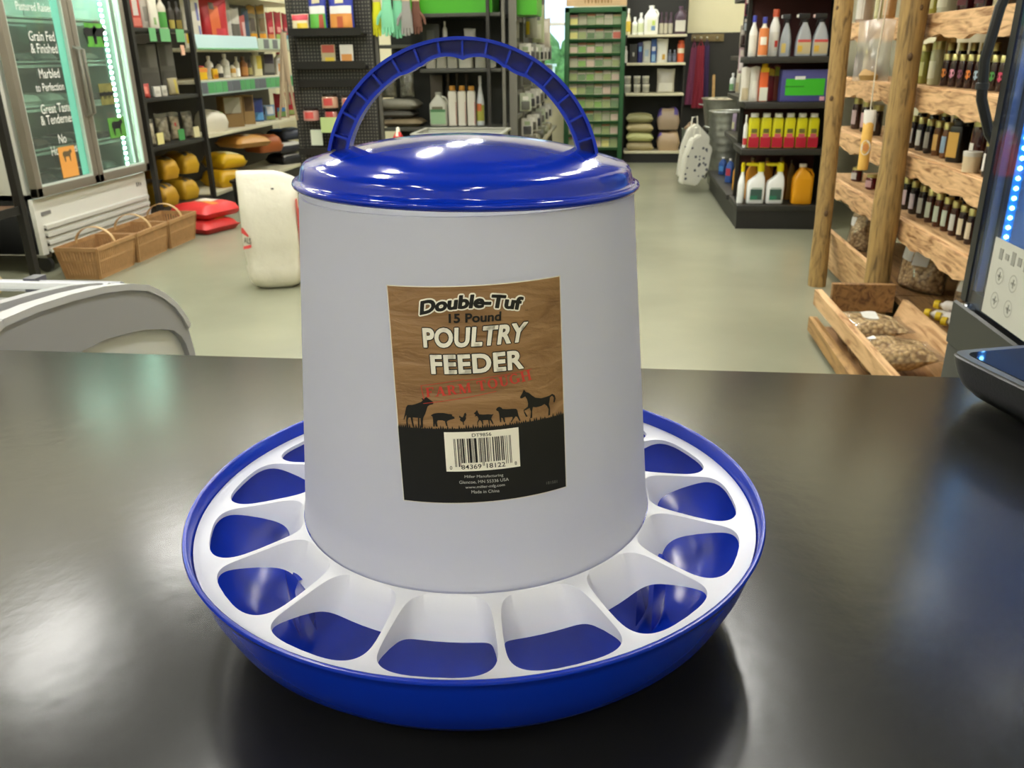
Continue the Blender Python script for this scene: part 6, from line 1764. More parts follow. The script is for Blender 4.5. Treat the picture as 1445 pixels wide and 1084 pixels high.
    ('bottle', (-3.86, 7.541, 1.586), 0.055, 0.226, 0.039, {'c': '#3a352e', 'cap': '#2a2824', 'lab': '#a89a48', 'lv': (0.05, 0.35)}, 'left one of two dark bottles on the top left shelf', 'bottle', 58.0),
    ('bottle', (-3.86, 7.669, 1.586), 0.056, 0.233, 0.039, {'c': '#3a352e', 'cap': '#2a2824', 'lab': '#a08c40', 'lv': (0.05, 0.35)}, 'right one of two dark bottles on the top left shelf', 'bottle', 58.0),
  ]),
  ('goods on the middle shelf beside the fridge', [
    ('carton', (-3.8, 6.639, 1.061), 0.056, 0.109, 0.034, {'c': '#8e8c74', 'p': ((0.1, 0.05, 0.6, 0.95, '#d0c838'),)}, 'small grey carton with a yellow stripe', 'carton', 58.0),
    ('pouch', (-3.78, 6.776, 1.061), 0.08, 0.109, 0.036, {'c': '#b5443c', 'p': ((-0.3, 0.3, 0.5, 0.8, '#d87868'),)}, 'small red bag on the middle left shelf', 'bag', 58.0),
    ('carton', (-3.78, 6.957, 1.061), 0.059, 0.081, 0.035, {'c': '#d6d2c6', 'p': ((-0.6, 0.3, 0.6, 0.6, '#c0bcae'),)}, 'left one of two small white cartons', 'carton', 58.0),
    ('carton', (-3.78, 7.075, 1.061), 0.048, 0.083, 0.029, {'c': '#cdc9bc', 'p': ((-0.6, 0.3, 0.6, 0.6, '#b0ac9e'),)}, 'right one of two small white cartons', 'carton', 58.0),
    ('pouch', (-3.82, 7.324, 1.061), 0.098, 0.138, 0.044, {'c': '#a49a78', 'p': ((0.1, 0.1, 0.6, 0.9, '#b8a84a'),)}, 'olive bag beside the two small white cartons', 'bag', 58.0),
    ('carton', (-3.98, 7.187, 1.061), 0.17, 0.411, 0.16, {'c': '#5c5a52', 'p': ((-0.85, 0.55, -0.1, 0.95, '#48463f'), (0.05, 0.55, 0.85, 0.95, '#6c6a62'), (-0.85, 0.05, 0.85, 0.45, '#504e47'))}, 'smoky clear plastic drawer box, left of two', 'drawer box', 58.0),
    ('carton', (-3.98, 7.499, 1.061), 0.145, 0.425, 0.16, {'c': '#626058', 'p': ((-0.85, 0.55, -0.1, 0.95, '#504e46'), (0.05, 0.55, 0.85, 0.95, '#74726a'), (-0.85, 0.05, 0.85, 0.45, '#56544c'))}, 'smoky clear plastic drawer box, right of two', 'drawer box', 58.0),
    ('pouch', (-3.88, 6.749, 1.061), 0.069, 0.364, 0.031, {'c': '#5f7c94', 'p': ((-0.5, 0.1, 0.6, 0.4, '#8ab4d8'), (-0.6, 0.55, 0.3, 0.95, '#b0565c'))}, 'blue and red bag on the middle shelf by the fridge', 'bag', 58.0),
  ]),
  ('goods on the low shelf beside the fridge', [
    ('pouch', (-3.77, 6.643, 0.681), 0.034, 0.161, 0.015, {'c': '#c98a92', 'p': ()}, 'small pink bag on the low shelf by the fridge', 'bag', 58.0),
    ('clearbag', (-3.83, 6.809, 0.681), 0.117, 0.215, 0.07, {'c': '#cfc6b4', 'c2': '#8c8474', 'gs': 25}, 'clear bag of white chews, leftmost on the low shelf', 'bag', 58.0),
    ('clearbag', (-3.88, 7.14, 0.681), 0.123, 0.238, 0.074, {'c': '#a09a88', 'c2': '#6c6656', 'gs': 25}, 'clear bag of grey chews, second on the low shelf', 'bag', 58.0),
    ('clearbag', (-3.88, 7.355, 0.681), 0.101, 0.236, 0.061, {'c': '#a89c80', 'c2': '#6c6450', 'gs': 25, 'p': ((-0.2, 0.5, 0.1, 0.62, '#b83038'),)}, 'clear bag with a red spot, third on the low shelf', 'bag', 58.0),
    ('clearbag', (-3.88, 7.595, 0.681), 0.104, 0.227, 0.062, {'c': '#8c8674', 'c2': '#5c5648', 'gs': 25}, 'clear bag of grey chews, rightmost on the low shelf', 'bag', 58.0),
  ]),
  ('yellow bags under the black left shelf', [
    ('sack', (-3.95, 7.027, 0.161), 0.174, 0.19, 0.34, {'c': '#b98e22', 'p': ((-0.5, -0.8, -0.1, -0.2, '#4a4436'), (0.1, -0.8, 0.45, -0.2, '#5c5440'))}, 'yellow bag, first from left in the lower row under the black shelf', 'bag', 70.0),
    ('sack', (-3.95, 7.402, 0.161), 0.182, 0.19, 0.34, {'c': '#c49a26', 'p': ((-0.5, -0.8, -0.1, -0.2, '#4a4436'), (0.1, -0.8, 0.45, -0.2, '#5c5440'))}, 'yellow bag, second from left in the lower row under the black shelf', 'bag', 70.0),
  ]),
  ('yellow bags under the black left shelf', [
    ('sack', (-3.95, 7.099, 0.381), 0.174, 0.19, 0.34, {'c': '#b98e22', 'p': ((-0.5, -0.8, -0.1, -0.2, '#4a4436'), (0.1, -0.8, 0.45, -0.2, '#5c5440'))}, 'yellow bag, first from left in the upper row under the black shelf', 'bag', 70.0),
    ('sack', (-3.95, 7.474, 0.381), 0.182, 0.19, 0.34, {'c': '#c49a26', 'p': ((-0.5, -0.8, -0.1, -0.2, '#4a4436'), (0.1, -0.8, 0.45, -0.2, '#5c5440'))}, 'yellow bag, second from left in the upper row under the black shelf', 'bag', 70.0),
  ]),
  ('bags on the banner shelf at the left', [
    ('pouch', (-3.93, 8.062, 1.441), 0.179, 0.428, 0.08, {'c': '#cfcbbb', 'p': ((0.5, 0.55, 0.8, 0.9, '#6c6ea0'), (0.5, 0.15, 0.8, 0.45, '#7c7ea8'), (-0.9, 0.1, -0.5, 0.35, '#d0b03c'))}, 'large white bag with violet marks beside the red bag', 'bag', 48.0),
    ('pouch', (-3.9, 8.463, 1.441), 0.284, 0.449, 0.09, {'c': '#b8242a', 'p': ((-0.35, 0.2, 0.35, 0.85, '#e0703c'), (0.0, 0.1, 0.7, 0.4, '#d04048'), (-0.3, 0.78, 0.05, 0.92, '#7a6a5c'))}, 'big red and orange bag on the banner shelf', 'bag', 48.0),
    ('pouch', (-3.98, 8.926, 1.441), 0.102, 0.456, 0.046, {'c': '#cbc7bc', 'p': ()}, 'narrow white bag behind the big red bag', 'bag', 48.0),
    ('pouch', (-3.93, 9.013, 1.441), 0.11, 0.394, 0.05, {'c': '#6a665c', 'p': ((-0.9, 0.6, 0.9, 0.97, '#c9c5b6'),)}, 'grey bag with white top on the banner shelf', 'bag', 48.0),
    ('pouch', (-3.91, 9.136, 1.441), 0.075, 0.318, 0.034, {'c': '#b8564e', 'p': ((0.0, 0.05, 0.8, 0.8, '#d8b0a8'),)}, 'slim red and pink bag on the banner shelf', 'bag', 48.0),
    ('pouch', (-3.96, 9.364, 1.441), 0.076, 0.396, 0.034, {'c': '#46586a', 'p': ()}, 'slate blue bag on the banner shelf', 'bag', 48.0),
    ('pouch', (-3.93, 9.455, 1.441), 0.1, 0.434, 0.045, {'c': '#8a8268', 'p': ((-0.9, 0.8, 0.9, 0.98, '#b98f38'), (-0.8, 0.05, 0.8, 0.35, '#e0a028'), (-0.6, 0.4, 0.6, 0.7, '#5c5244'))}, 'mustard-topped bag with orange foot, left of two', 'bag', 48.0),
    ('pouch', (-3.93, 9.712, 1.441), 0.103, 0.446, 0.046, {'c': '#8a8268', 'p': ((-0.9, 0.8, 0.9, 0.98, '#b98f38'), (-0.8, 0.05, 0.8, 0.35, '#e29c26'), (-0.6, 0.4, 0.6, 0.7, '#75603c'))}, 'mustard-topped bag with orange foot, right of two', 'bag', 48.0),
    ('pouch', (-3.93, 9.962, 1.441), 0.089, 0.385, 0.04, {'c': '#bf2f3c', 'p': ((-0.9, 0.03, 0.9, 0.4, '#dd8a4a'), (-0.5, 0.45, 0.5, 0.6, '#e09a90'))}, 'red pouch with orange foot on the banner shelf', 'bag', 48.0),
    ('pouch', (-3.93, 10.202, 1.441), 0.091, 0.395, 0.041, {'c': '#b92c3a', 'p': ((-0.9, 0.03, 0.9, 0.4, '#a4c46a'), (-0.5, 0.45, 0.5, 0.6, '#e09a90'))}, 'red pouch with green foot on the banner shelf', 'bag', 48.0),
    ('pouch', (-3.93, 10.453, 1.441), 0.093, 0.39, 0.042, {'c': '#b42a38', 'p': ((-0.9, 0.03, 0.9, 0.4, '#6c98b0'), (-0.5, 0.45, 0.5, 0.6, '#d8908c'))}, 'red pouch with blue foot on the banner shelf', 'bag', 48.0),
  ]),
  ('bottles on the green price strip shelf', [
    ('squeeze', (-3.87, 7.972, 1.166), 0.106, 0.121, 0.085, {'c': '#d8b018', 'cap': '#b03a48', 'p': ((-1, 0.55, 1, 0.82, '#e08a3c'),)}, 'yellow and orange bottle at the left end of the price strip shelf', 'bottle', 50.0),
    ('bottle', (-3.87, 8.172, 1.166), 0.075, 0.206, 0.052, {'c': '#dcd8cc', 'cap': '#e6e2d6', 'lab': '#cfcabc'}, 'white bottle beside the yellow-orange one', 'bottle', 50.0),
    ('squeeze', (-3.81, 8.142, 1.166), 0.054, 0.105, 0.043, {'c': '#d8ac20', 'cap': '#2a2824', 'p': ((-0.8, 0.1, 0.8, 0.4, '#b87018'),)}, 'small amber bottle with black cap', 'bottle', 50.0),
    ('bottle', (-3.87, 8.381, 1.166), 0.07, 0.16, 0.049, {'c': '#cfc9b8', 'cap': '#1f1e1c', 'lab': '#3a3832', 'lv': (0.05, 0.3)}, 'cream bottle with black cap and dark foot', 'bottle', 50.0),
    ('bottle', (-3.87, 8.527, 1.166), 0.085, 0.224, 0.059, {'c': '#dedad0', 'cap': '#e6e4da', 'lab': '#c2c0ae'}, 'tall white bottle in the middle of the price strip shelf', 'bottle', 50.0),
    ('bottle', (-3.87, 8.685, 1.166), 0.065, 0.144, 0.045, {'c': '#d8d0b8', 'cap': '#2c2a26', 'lab': '#c89a48', 'lv': (0.3, 0.6)}, 'cream bottle with amber label', 'bottle', 50.0),
    ('bottle', (-3.87, 8.797, 1.166), 0.058, 0.197, 0.041, {'c': '#c9c2a8', 'cap': '#ddd9cc', 'lab': '#f0efe8', 'lv': (0.05, 0.45)}, 'pale bottle with bright white label', 'bottle', 50.0),
    ('bottle', (-3.87, 8.957, 1.166), 0.089, 0.196, 0.062, {'c': '#8a5a34', 'cap': '#6a4a30', 'lab': '#b07a40', 'lv': (0.1, 0.5)}, 'brown bottle on the price strip shelf', 'bottle', 50.0),
    ('bottle', (-3.87, 9.112, 1.166), 0.053, 0.167, 0.037, {'c': '#57503f', 'cap': '#2a2824', 'lab': '#a89a60'}, 'slim dark bottle beside the brown one', 'bottle', 50.0),
    ('squeeze', (-3.87, 9.302, 1.166), 0.1, 0.237, 0.08, {'c': '#dcd6b0', 'cap': '#d8d6c8', 'p': ((-0.3, 0.3, 0.9, 0.85, '#c8b44a'),)}, 'cream and yellow bottle on the price strip shelf', 'bottle', 50.0),
    ('carton', (-3.87, 9.611, 1.166), 0.127, 0.222, 0.076, {'c': '#77756c', 'p': ((-0.9, 0.55, 0.9, 0.98, '#3a323c'), (-0.9, 0.02, 0.9, 0.12, '#44423e'))}, 'grey and black carton on the price strip shelf', 'carton', 50.0),
    ('jug', (-3.87, 9.952, 1.166), 0.114, 0.236, 0.08, {'c': '#e4e0d6', 'cap': '#c8283a', 'p': ((-0.6, 0.15, 0.2, 0.5, '#d89a58'), (0.3, 0.2, 0.8, 0.45, '#c82a38'))}, 'white jug with red cap at the far end of the price strip shelf', 'jug', 50.0),
  ]),
  ('goods on the low cream shelf at the left', [
    ('sack', (-3.92, 8.157, 0.691), 0.256, 0.202, 0.26, {'c': '#d8d2be', 'p': ((-0.1, -0.75, 0.1, -0.5, '#6f8a3a'), (0.5, -0.75, 0.7, -0.5, '#6f8a3a'))}, 'cream bag with two green spots on the low cream shelf', 'bag', 50.0),
    ('carton', (-3.92, 8.622, 0.691), 0.204, 0.298, 0.16, {'c': '#8f7248', 'p': ((-0.95, 0.45, 0.75, 0.97, '#aaa48e'), (-0.95, 0.44, 0.75, 0.46, '#6b5434'))}, 'brown cardboard carton holding white packets', 'carton', 50.0),
    ('carton', (-3.92, 8.998, 0.691), 0.121, 0.294, 0.16, {'c': '#a08254', 'p': ((-0.8, 0.45, 0.8, 0.95, '#5f4930'),)}, 'empty brown cardboard carton standing on end', 'carton', 50.0),
    ('pouch', (-3.94, 9.364, 0.691), 0.134, 0.241, 0.06, {'c': '#3c4f9c', 'p': ((-0.8, 0.05, 0.8, 0.4, '#5a94c4'),)}, 'blue bag beside the cardboard carton', 'bag', 50.0),
    ('pouch', (-3.89, 9.567, 0.691), 0.136, 0.163, 0.061, {'c': '#6f8fae', 'p': ((-0.6, 0.4, 0.6, 0.9, '#c9c9c4'), (-0.8, 0.03, 0.8, 0.3, '#8fa05c'))}, 'blue and silver bag on the low cream shelf', 'bag', 50.0),
    ('pouch', (-3.92, 9.97, 0.691), 0.142, 0.266, 0.064, {'c': '#9c1f2a', 'p': ((-0.8, 0.03, 0.8, 0.25, '#7c9a5c'), (-0.8, 0.26, 0.8, 0.42, '#4a80b0'))}, 'left one of two shiny red bags on the low cream shelf', 'bag', 50.0),
    ('pouch', (-3.92, 10.33, 0.691), 0.138, 0.267, 0.062, {'c': '#a8202c', 'p': ((-0.8, 0.03, 0.8, 0.25, '#8c9c5c'), (-0.3, 0.5, 0.4, 0.75, '#cc4a50'))}, 'right one of two shiny red bags on the low cream shelf', 'bag', 50.0),
  ]),
  ('bags under the low cream shelf', [
    ('sack', (-3.89, 8.186, 0.161), 0.284, 0.17, 0.36, {'c': '#d2a416', 'p': ((-0.4, -0.7, 0.6, 0.3, '#d8c468'),)}, 'lower yellow bag right of the black bin', 'bag', 60.0),
    ('sack', (-3.89, 8.265, 0.333), 0.292, 0.15, 0.36, {'c': '#dcb018', 'p': ((-0.4, -0.8, 0.6, 0.2, '#e0d79a'),)}, 'upper yellow bag with a pale label', 'bag', 60.0),
    ('sack', (-3.85, 8.68, 0.491), 0.414, 0.12, 0.4, {'c': '#c8944c', 'p': ((-0.2, -0.5, 0.1, -0.1, '#ddd3bc'),)}, 'orange-tan bag with a white spot', 'bag', 60.0),
    ('sack', (-3.95, 9.417, 0.361), 0.321, 0.2, 0.34, {'c': '#a85c2c', 'p': ()}, 'rust orange bag behind the orange-tan bag', 'bag', 60.0),
    ('sack', (-3.95, 10.06, 0.161), 0.343, 0.13, 0.36, {'c': '#2c2b2c', 'p': ((-0.9, -0.9, 0.9, -0.6, '#d0ccc0'),)}, 'black bag with a white lower band', 'bag', 60.0),
    ('sack', (-3.95, 10.007, 0.294), 0.34, 0.13, 0.36, {'c': '#34333a', 'p': ((-0.9, -0.2, -0.1, 0.5, '#c8826c'), (-0.9, -0.95, 0.9, -0.65, '#c9c6bc'))}, 'black bag with a salmon corner and white band', 'bag', 60.0),
    ('sack', (-3.95, 10.13, 0.431), 0.35, 0.13, 0.36, {'c': '#3a3e4c', 'p': ((-0.9, -0.6, -0.2, 0.5, '#2c5ea8'), (-0.1, -0.6, 0.6, 0.3, '#7f96b8'), (0.5, -0.2, 0.95, 0.6, '#5a4488'))}, 'dark bag with blue and purple patches', 'bag', 60.0),
  ]),
  ('feed bags on the floor by the left shelves', [
    ('sack', (-3.42, 6.747, 0.001), 0.378, 0.12, 0.42, {'c': '#c8302e', 'p': ((-0.2, -0.8, 0.3, -0.1, '#e08a34'), (0.1, -0.4, 0.85, 0.5, '#d8cfc0'))}, 'lower red feed bag on the floor', 'feed bag', 70.0),
    ('sack', (-3.42, 6.786, 0.121), 0.401, 0.12, 0.44, {'c': '#cc2c2c', 'p': ((-0.3, -0.7, 0.1, 0.1, '#e0862c'), (0.05, -0.3, 0.8, 0.6, '#d6ccba'))}, 'upper red feed bag on the floor', 'feed bag', 70.0),
  ]),
  ('treat bags on the perforated panel', [
    ('pouch', (-2.829, 7.9, 1.56), 0.159, 0.148, 0.071, {'c': '#d8cda8', 'p': ((-0.95, 0.65, 0.95, 0.97, '#c83a48'), (-0.3, 0.1, 0.9, 0.5, '#d8b82c'))}, 'small red-topped bag at the left end of the top tray', 'bag', 0.0),
    ('pouch', (-2.661, 7.9, 1.56), 0.165, 0.35, 0.074, {'c': '#2e3a98', 'p': ((-0.9, 0.04, 0.9, 0.45, '#5fae44'), (-0.9, 0.42, 0.9, 0.6, '#dcdcd6'), (0.2, 0.05, 0.7, 0.4, '#a85038'), (-0.5, 0.66, 0.4, 0.95, '#c9bfa0'))}, 'blue and green treat bag on the top tray', 'bag', 0.0),
    ('pouch', (-2.446, 7.9, 1.56), 0.227, 0.346, 0.09, {'c': '#2c379c', 'p': ((-0.9, 0.04, 0.9, 0.45, '#d08a3c'), (-0.9, 0.42, 0.9, 0.6, '#dcdad4'), (-0.3, 0.05, 0.2, 0.35, '#b85a34'), (-0.4, 0.66, 0.3, 0.95, '#d6c9a8'))}, 'blue and orange treat bag on the top tray', 'bag', 0.0),
  ]),
  ('treat packets on the perforated panel', [
    ('packet', (-2.607, 7.93, 1.275), 0.129, 0.178, 0.012, {'c': '#b4a884', 'p': ((-0.9, 0.62, 0.9, 0.98, '#b05040'), (-0.5, 0.05, 0.8, 0.4, '#d6b838'))}, 'small packet with red header on the black panel', 'packet', 0.0),
    ('packet', (-2.437, 7.93, 1.275), 0.122, 0.176, 0.012, {'c': '#d8d4ca', 'p': ((-0.8, 0.15, 0.8, 0.55, '#cf8f4a'),)}, 'small white packet with orange picture on the black panel', 'packet', 0.0),
  ]),
  ('wrapped rolls on the perforated panel', [
    ('jar', (-2.812, 7.9, 0.8), 0.145, 0.115, 0.101, {'c': '#c08a80', 'lid': '#4a4440', 'lab': '#c8504a', 'lv': (0.2, 0.7), 'la': 0.6}, 'pink wrapped roll lowest on the left of the panel', 'wrapped roll', 0.0),
    ('jar', (-2.621, 7.9, 0.91), 0.15, 0.127, 0.105, {'c': '#c09a80', 'lid': '#4a4440', 'lab': '#c24a46', 'lv': (0.2, 0.7), 'la': 0.6}, 'pink wrapped roll in the upper row of the panel', 'wrapped roll', 0.0),
    ('jar', (-2.621, 7.9, 0.8), 0.118, 0.101, 0.083, {'c': '#b88478', 'lid': '#3a3430', 'lab': '#bb4844', 'lv': (0.3, 0.8), 'la': 0.6}, 'pink wrapped roll just above the lime card', 'wrapped roll', 0.0),
    ('jar', (-2.446, 7.9, 0.91), 0.124, 0.114, 0.087, {'c': '#c09a88', 'lid': '#4a4440', 'lab': '#b86058', 'lv': (0.2, 0.7), 'la': 0.6}, 'pink wrapped roll partly hidden by the handle', 'wrapped roll', 0.0),
    ('jar', (-2.365, 7.9, 0.8), 0.092, 0.106, 0.064, {'c': '#a88a74', 'lid': '#3a3430', 'lab': '#a8685c', 'lv': (0.2, 0.7), 'la': 0.6}, 'dull wrapped roll right of the handle', 'wrapped roll', 0.0),
  ]),
  ('jugs on the middle unit', [
    ('jug', (-1.686, 8.3, 0.721), 0.17, 0.305, 0.119, {'c': '#b9b9aa', 'cap': '#a8a89a', 'cx': -0.0, 'p': ((-0.9, 0.06, 0.9, 0.42, '#8fb088'), (-0.9, 0.42, 0.9, 0.5, '#4c7a50'), (-0.7, 0.5, 0.6, 0.58, '#6a6450'))}, 'grey gallon jug with green label on the middle unit', 'jug', 0.0),
    ('squeeze', (-1.551, 8.3, 0.721), 0.082, 0.361, 0.065, {'c': '#dedacb', 'cap': '#d89a38', 'p': ((0.85, 0.05, 1, 0.6, '#9a4a44'),)}, 'white bottle with orange cap, first of three', 'bottle', 0.0),
    ('squeeze', (-1.46, 8.3, 0.721), 0.078, 0.36, 0.063, {'c': '#dedacb', 'cap': '#d89a38', 'p': ((0.85, 0.05, 1, 0.6, '#9a4a44'),)}, 'white bottle with orange cap, second of three', 'bottle', 0.0),
    ('squeeze', (-1.37, 8.3, 0.721), 0.078, 0.359, 0.062, {'c': '#dedacb', 'cap': '#d89a38', 'p': ((0.85, 0.05, 1, 0.6, '#b85a68'),)}, 'white bottle with orange cap, third of three', 'bottle', 0.0),
    ('bottle', (-1.284, 8.3, 0.721), 0.071, 0.446, 0.05, {'c': '#d4d8dc', 'cap': '#e0e0e0', 'lab': '#a9a848', 'lv': (0.1, 0.42), 'sh': 0.45, 'p': ((-0.8, 0.3, 0.3, 0.45, '#c86a3c'),)}, 'slim white bottle with colourful label beside the orange-capped ones', 'bottle', 0.0),
    ('carton', (-1.727, 8.47, 0.721), 0.118, 0.453, 0.1, {'c': '#4c4438', 'p': ()}, 'dark brown carton standing behind the gallon jug', 'carton', 0.0),
    ('bottle', (-1.627, 8.5, 0.721), 0.077, 0.464, 0.054, {'c': '#4a4238', 'cap': '#5a5244'}, 'dark bottle behind the orange caps, first of three', 'bottle', 0.0),
    ('bottle', (-1.535, 8.5, 0.721), 0.077, 0.463, 0.054, {'c': '#4a4238', 'cap': '#5a5244'}, 'dark bottle behind the orange caps, second of three', 'bottle', 0.0),
    ('bottle', (-1.443, 8.5, 0.721), 0.076, 0.462, 0.054, {'c': '#4a4238', 'cap': '#5a5244'}, 'dark bottle behind the orange caps, third of three', 'bottle', 0.0),
    ('clearbag', (-2.168, 8.3, 0.979), 0.163, 0.253, 0.098, {'c': '#6d7060', 'c2': '#4a4c40', 'gs': 20}, 'grey-green bag at the left of the middle unit', 'bag', 0.0),
    ('clearbag', (-1.984, 8.3, 0.979), 0.142, 0.264, 0.085, {'c': '#5c6052', 'c2': '#3c3e34', 'gs': 20}, 'darker grey-green bag beside it on the middle unit', 'bag', 0.0),
    ('sack', (-2.07, 8.3, 0.875), 0.408, 0.1, 0.3, {'c': '#6e6c5c', 'p': ()}, 'flat grey bag under the grey-green bags', 'bag', 0.0),
    ('sack', (-2.095, 8.3, 0.803), 0.369, 0.07, 0.3, {'c': '#4c4a42', 'p': ((-0.8, -0.8, 0.2, -0.2, '#8a8474'),)}, 'flat dark bag in the middle of the left stack', 'bag', 0.0),
    ('sack', (-2.059, 8.3, 0.721), 0.452, 0.08, 0.3, {'c': '#75684e', 'p': ((-0.9, -0.8, -0.3, -0.2, '#c8c4bc'),)}, 'flat brown bag at the bottom of the left stack', 'bag', 0.0),
  ]),
  ('white jugs on the upper middle shelf', [
    ('jug', (-1.741, 8.3, 1.236), 0.093, 0.159, 0.065, {'c': '#cfcdbd', 'cap': '#d8d6c8', 'p': ()}, 'white jug, first of six from the left on the upper middle shelf', 'jug', 0.0),
    ('jug', (-1.639, 8.3, 1.236), 0.093, 0.158, 0.065, {'c': '#cfcdbd', 'cap': '#d8d6c8', 'p': ()}, 'white jug, second of six from the left on the upper middle shelf', 'jug', 0.0),
    ('jug', (-1.538, 8.3, 1.236), 0.093, 0.157, 0.065, {'c': '#cfcdbd', 'cap': '#d8d6c8', 'p': ()}, 'white jug, third of six from the left on the upper middle shelf', 'jug', 0.0),
    ('jug', (-1.41, 8.3, 1.236), 0.133, 0.155, 0.093, {'c': '#cfcdbd', 'cap': '#d8d6c8', 'p': ()}, 'white jug, fourth of six from the left on the upper middle shelf', 'jug', 0.0),
    ('jug', (-1.273, 8.3, 1.236), 0.099, 0.153, 0.069, {'c': '#cfcdbd', 'cap': '#d8d6c8', 'p': ()}, 'white jug, fifth of six from the left on the upper middle shelf', 'jug', 0.0),
    ('jug', (-1.172, 8.3, 1.236), 0.086, 0.152, 0.06, {'c': '#cfcdbd', 'cap': '#d8d6c8', 'p': ((-0.5, 0.3, 0.8, 0.6, '#b4c4a8'),)}, 'white jug, sixth of six from the left on the upper middle shelf', 'jug', 0.0),
  ]),
  ('', [
  ]),
  ('parts on the upper left of the middle unit', [
    ('carton', (-1.724, 8.3, 1.446), 0.158, 0.174, 0.095, {'c': '#3a3c34', 'p': ((-0.5, 0.2, 0.4, 0.7, '#55574c'),)}, 'dark carton under the green crate', 'carton', 0.0),
    ('bottle', (-1.6, 8.3, 1.446), 0.046, 0.196, 0.032, {'c': '#c8c8be', 'cap': '#e4e4dc'}, 'small silver canister under the green crate', 'canister', 0.0),
    ('pouch', (-1.367, 8.3, 1.446), 0.112, 0.132, 0.05, {'c': '#b8b6ac', 'p': ()}, 'pale bag under the green crate', 'bag', 0.0),
  ]),
  ('packs on the hooks of the middle unit', [
    ('hangpack', (-0.87, 8.45, 1.28), 0.11, 0.165, 0.05, {'c': '#d2d0c4', 'c2': '#3a3a3e', 'p': ((-0.5, 0.6, 0.5, 0.82, '#9aa884'),)}, 'blister pack, first from the near end in the top hook row of the middle unit', 'blister pack', 8.0),
    ('hangpack', (-0.87, 8.97, 1.28), 0.11, 0.165, 0.05, {'c': '#8f8e84', 'c2': '#4a4a4c', 'p': ((-0.5, 0.6, 0.5, 0.82, '#f0efe6'),)}, 'blister pack, second from the near end in the top hook row of the middle unit', 'blister pack', 8.0),
    ('hangpack', (-0.87, 9.49, 1.28), 0.11, 0.165, 0.05, {'c': '#b9c0a8', 'c2': '#57564e', 'p': ((-0.5, 0.6, 0.5, 0.82, '#f0efe6'),)}, 'blister pack, third from the near end in the top hook row of the middle unit', 'blister pack', 8.0),
    ('hangpack', (-0.87, 10.01, 1.28), 0.11, 0.165, 0.05, {'c': '#c8c6bc', 'c2': '#2e3034', 'p': ((-0.5, 0.6, 0.5, 0.82, '#9aa884'),)}, 'blister pack, fourth from the near end in the top hook row of the middle unit', 'blister pack', 8.0),
    ('hangpack', (-0.87, 10.53, 1.28), 0.11, 0.165, 0.05, {'c': '#d2d0c4', 'c2': '#6a6a62', 'p': ((-0.5, 0.6, 0.5, 0.82, '#f0efe6'),)}, 'blister pack, fifth from the near end in the top hook row of the middle unit', 'blister pack', 8.0),
    ('hangpack', (-0.87, 11.05, 1.28), 0.11, 0.165, 0.05, {'c': '#8f8e84', 'c2': '#3a3a3e', 'p': ((-0.5, 0.6, 0.5, 0.82, '#f0efe6'),)}, 'blister pack, sixth from the near end in the top hook row of the middle unit', 'blister pack', 8.0),
    ('hangpack', (-0.87, 8.6, 1.06), 0.11, 0.165, 0.05, {'c': '#8f8e84', 'c2': '#57564e', 'p': ((-0.5, 0.6, 0.5, 0.82, '#f0efe6'),)}, 'blister pack, first from the near end in the second hook row of the middle unit', 'blister pack', 8.0),
    ('hangpack', (-0.87, 9.12, 1.06), 0.11, 0.165, 0.05, {'c': '#b9c0a8', 'c2': '#2e3034', 'p': ((-0.5, 0.6, 0.5, 0.82, '#f0efe6'),)}, 'blister pack, second from the near end in the second hook row of the middle unit', 'blister pack', 8.0),
    ('hangpack', (-0.87, 9.64, 1.06), 0.11, 0.165, 0.05, {'c': '#c8c6bc', 'c2': '#6a6a62', 'p': ((-0.5, 0.6, 0.5, 0.82, '#9aa884'),)}, 'blister pack, third from the near end in the second hook row of the middle unit', 'blister pack', 8.0),
    ('hangpack', (-0.87, 10.16, 1.06), 0.11, 0.165, 0.05, {'c': '#d2d0c4', 'c2': '#3a3a3e', 'p': ((-0.5, 0.6, 0.5, 0.82, '#f0efe6'),)}, 'blister pack, fourth from the near end in the second hook row of the middle unit', 'blister pack', 8.0),
    ('hangpack', (-0.87, 10.68, 1.06), 0.11, 0.165, 0.05, {'c': '#8f8e84', 'c2': '#4a4a4c', 'p': ((-0.5, 0.6, 0.5, 0.82, '#f0efe6'),)}, 'blister pack, fifth from the near end in the second hook row of the middle unit', 'blister pack', 8.0),
    ('hangpack', (-0.87, 11.2, 1.06), 0.11, 0.165, 0.05, {'c': '#b9c0a8', 'c2': '#57564e', 'p': ((-0.5, 0.6, 0.5, 0.82, '#9aa884'),)}, 'blister pack, sixth from the near end in the second hook row of the middle unit', 'blister pack', 8.0),
    ('hangpack', (-0.87, 8.45, 0.84), 0.11, 0.165, 0.05, {'c': '#b9c0a8', 'c2': '#6a6a62', 'p': ((-0.5, 0.6, 0.5, 0.82, '#f0efe6'),)}, 'blister pack, first from the near end in the third hook row of the middle unit', 'blister pack', 8.0),
    ('hangpack', (-0.87, 8.97, 0.84), 0.11, 0.165, 0.05, {'c': '#c8c6bc', 'c2': '#3a3a3e', 'p': ((-0.5, 0.6, 0.5, 0.82, '#9aa884'),)}, 'blister pack, second from the near end in the third hook row of the middle unit', 'blister pack', 8.0),
    ('hangpack', (-0.87, 9.49, 0.84), 0.11, 0.165, 0.05, {'c': '#d2d0c4', 'c2': '#4a4a4c', 'p': ((-0.5, 0.6, 0.5, 0.82, '#f0efe6'),)}, 'blister pack, third from the near end in the third hook row of the middle unit', 'blister pack', 8.0),
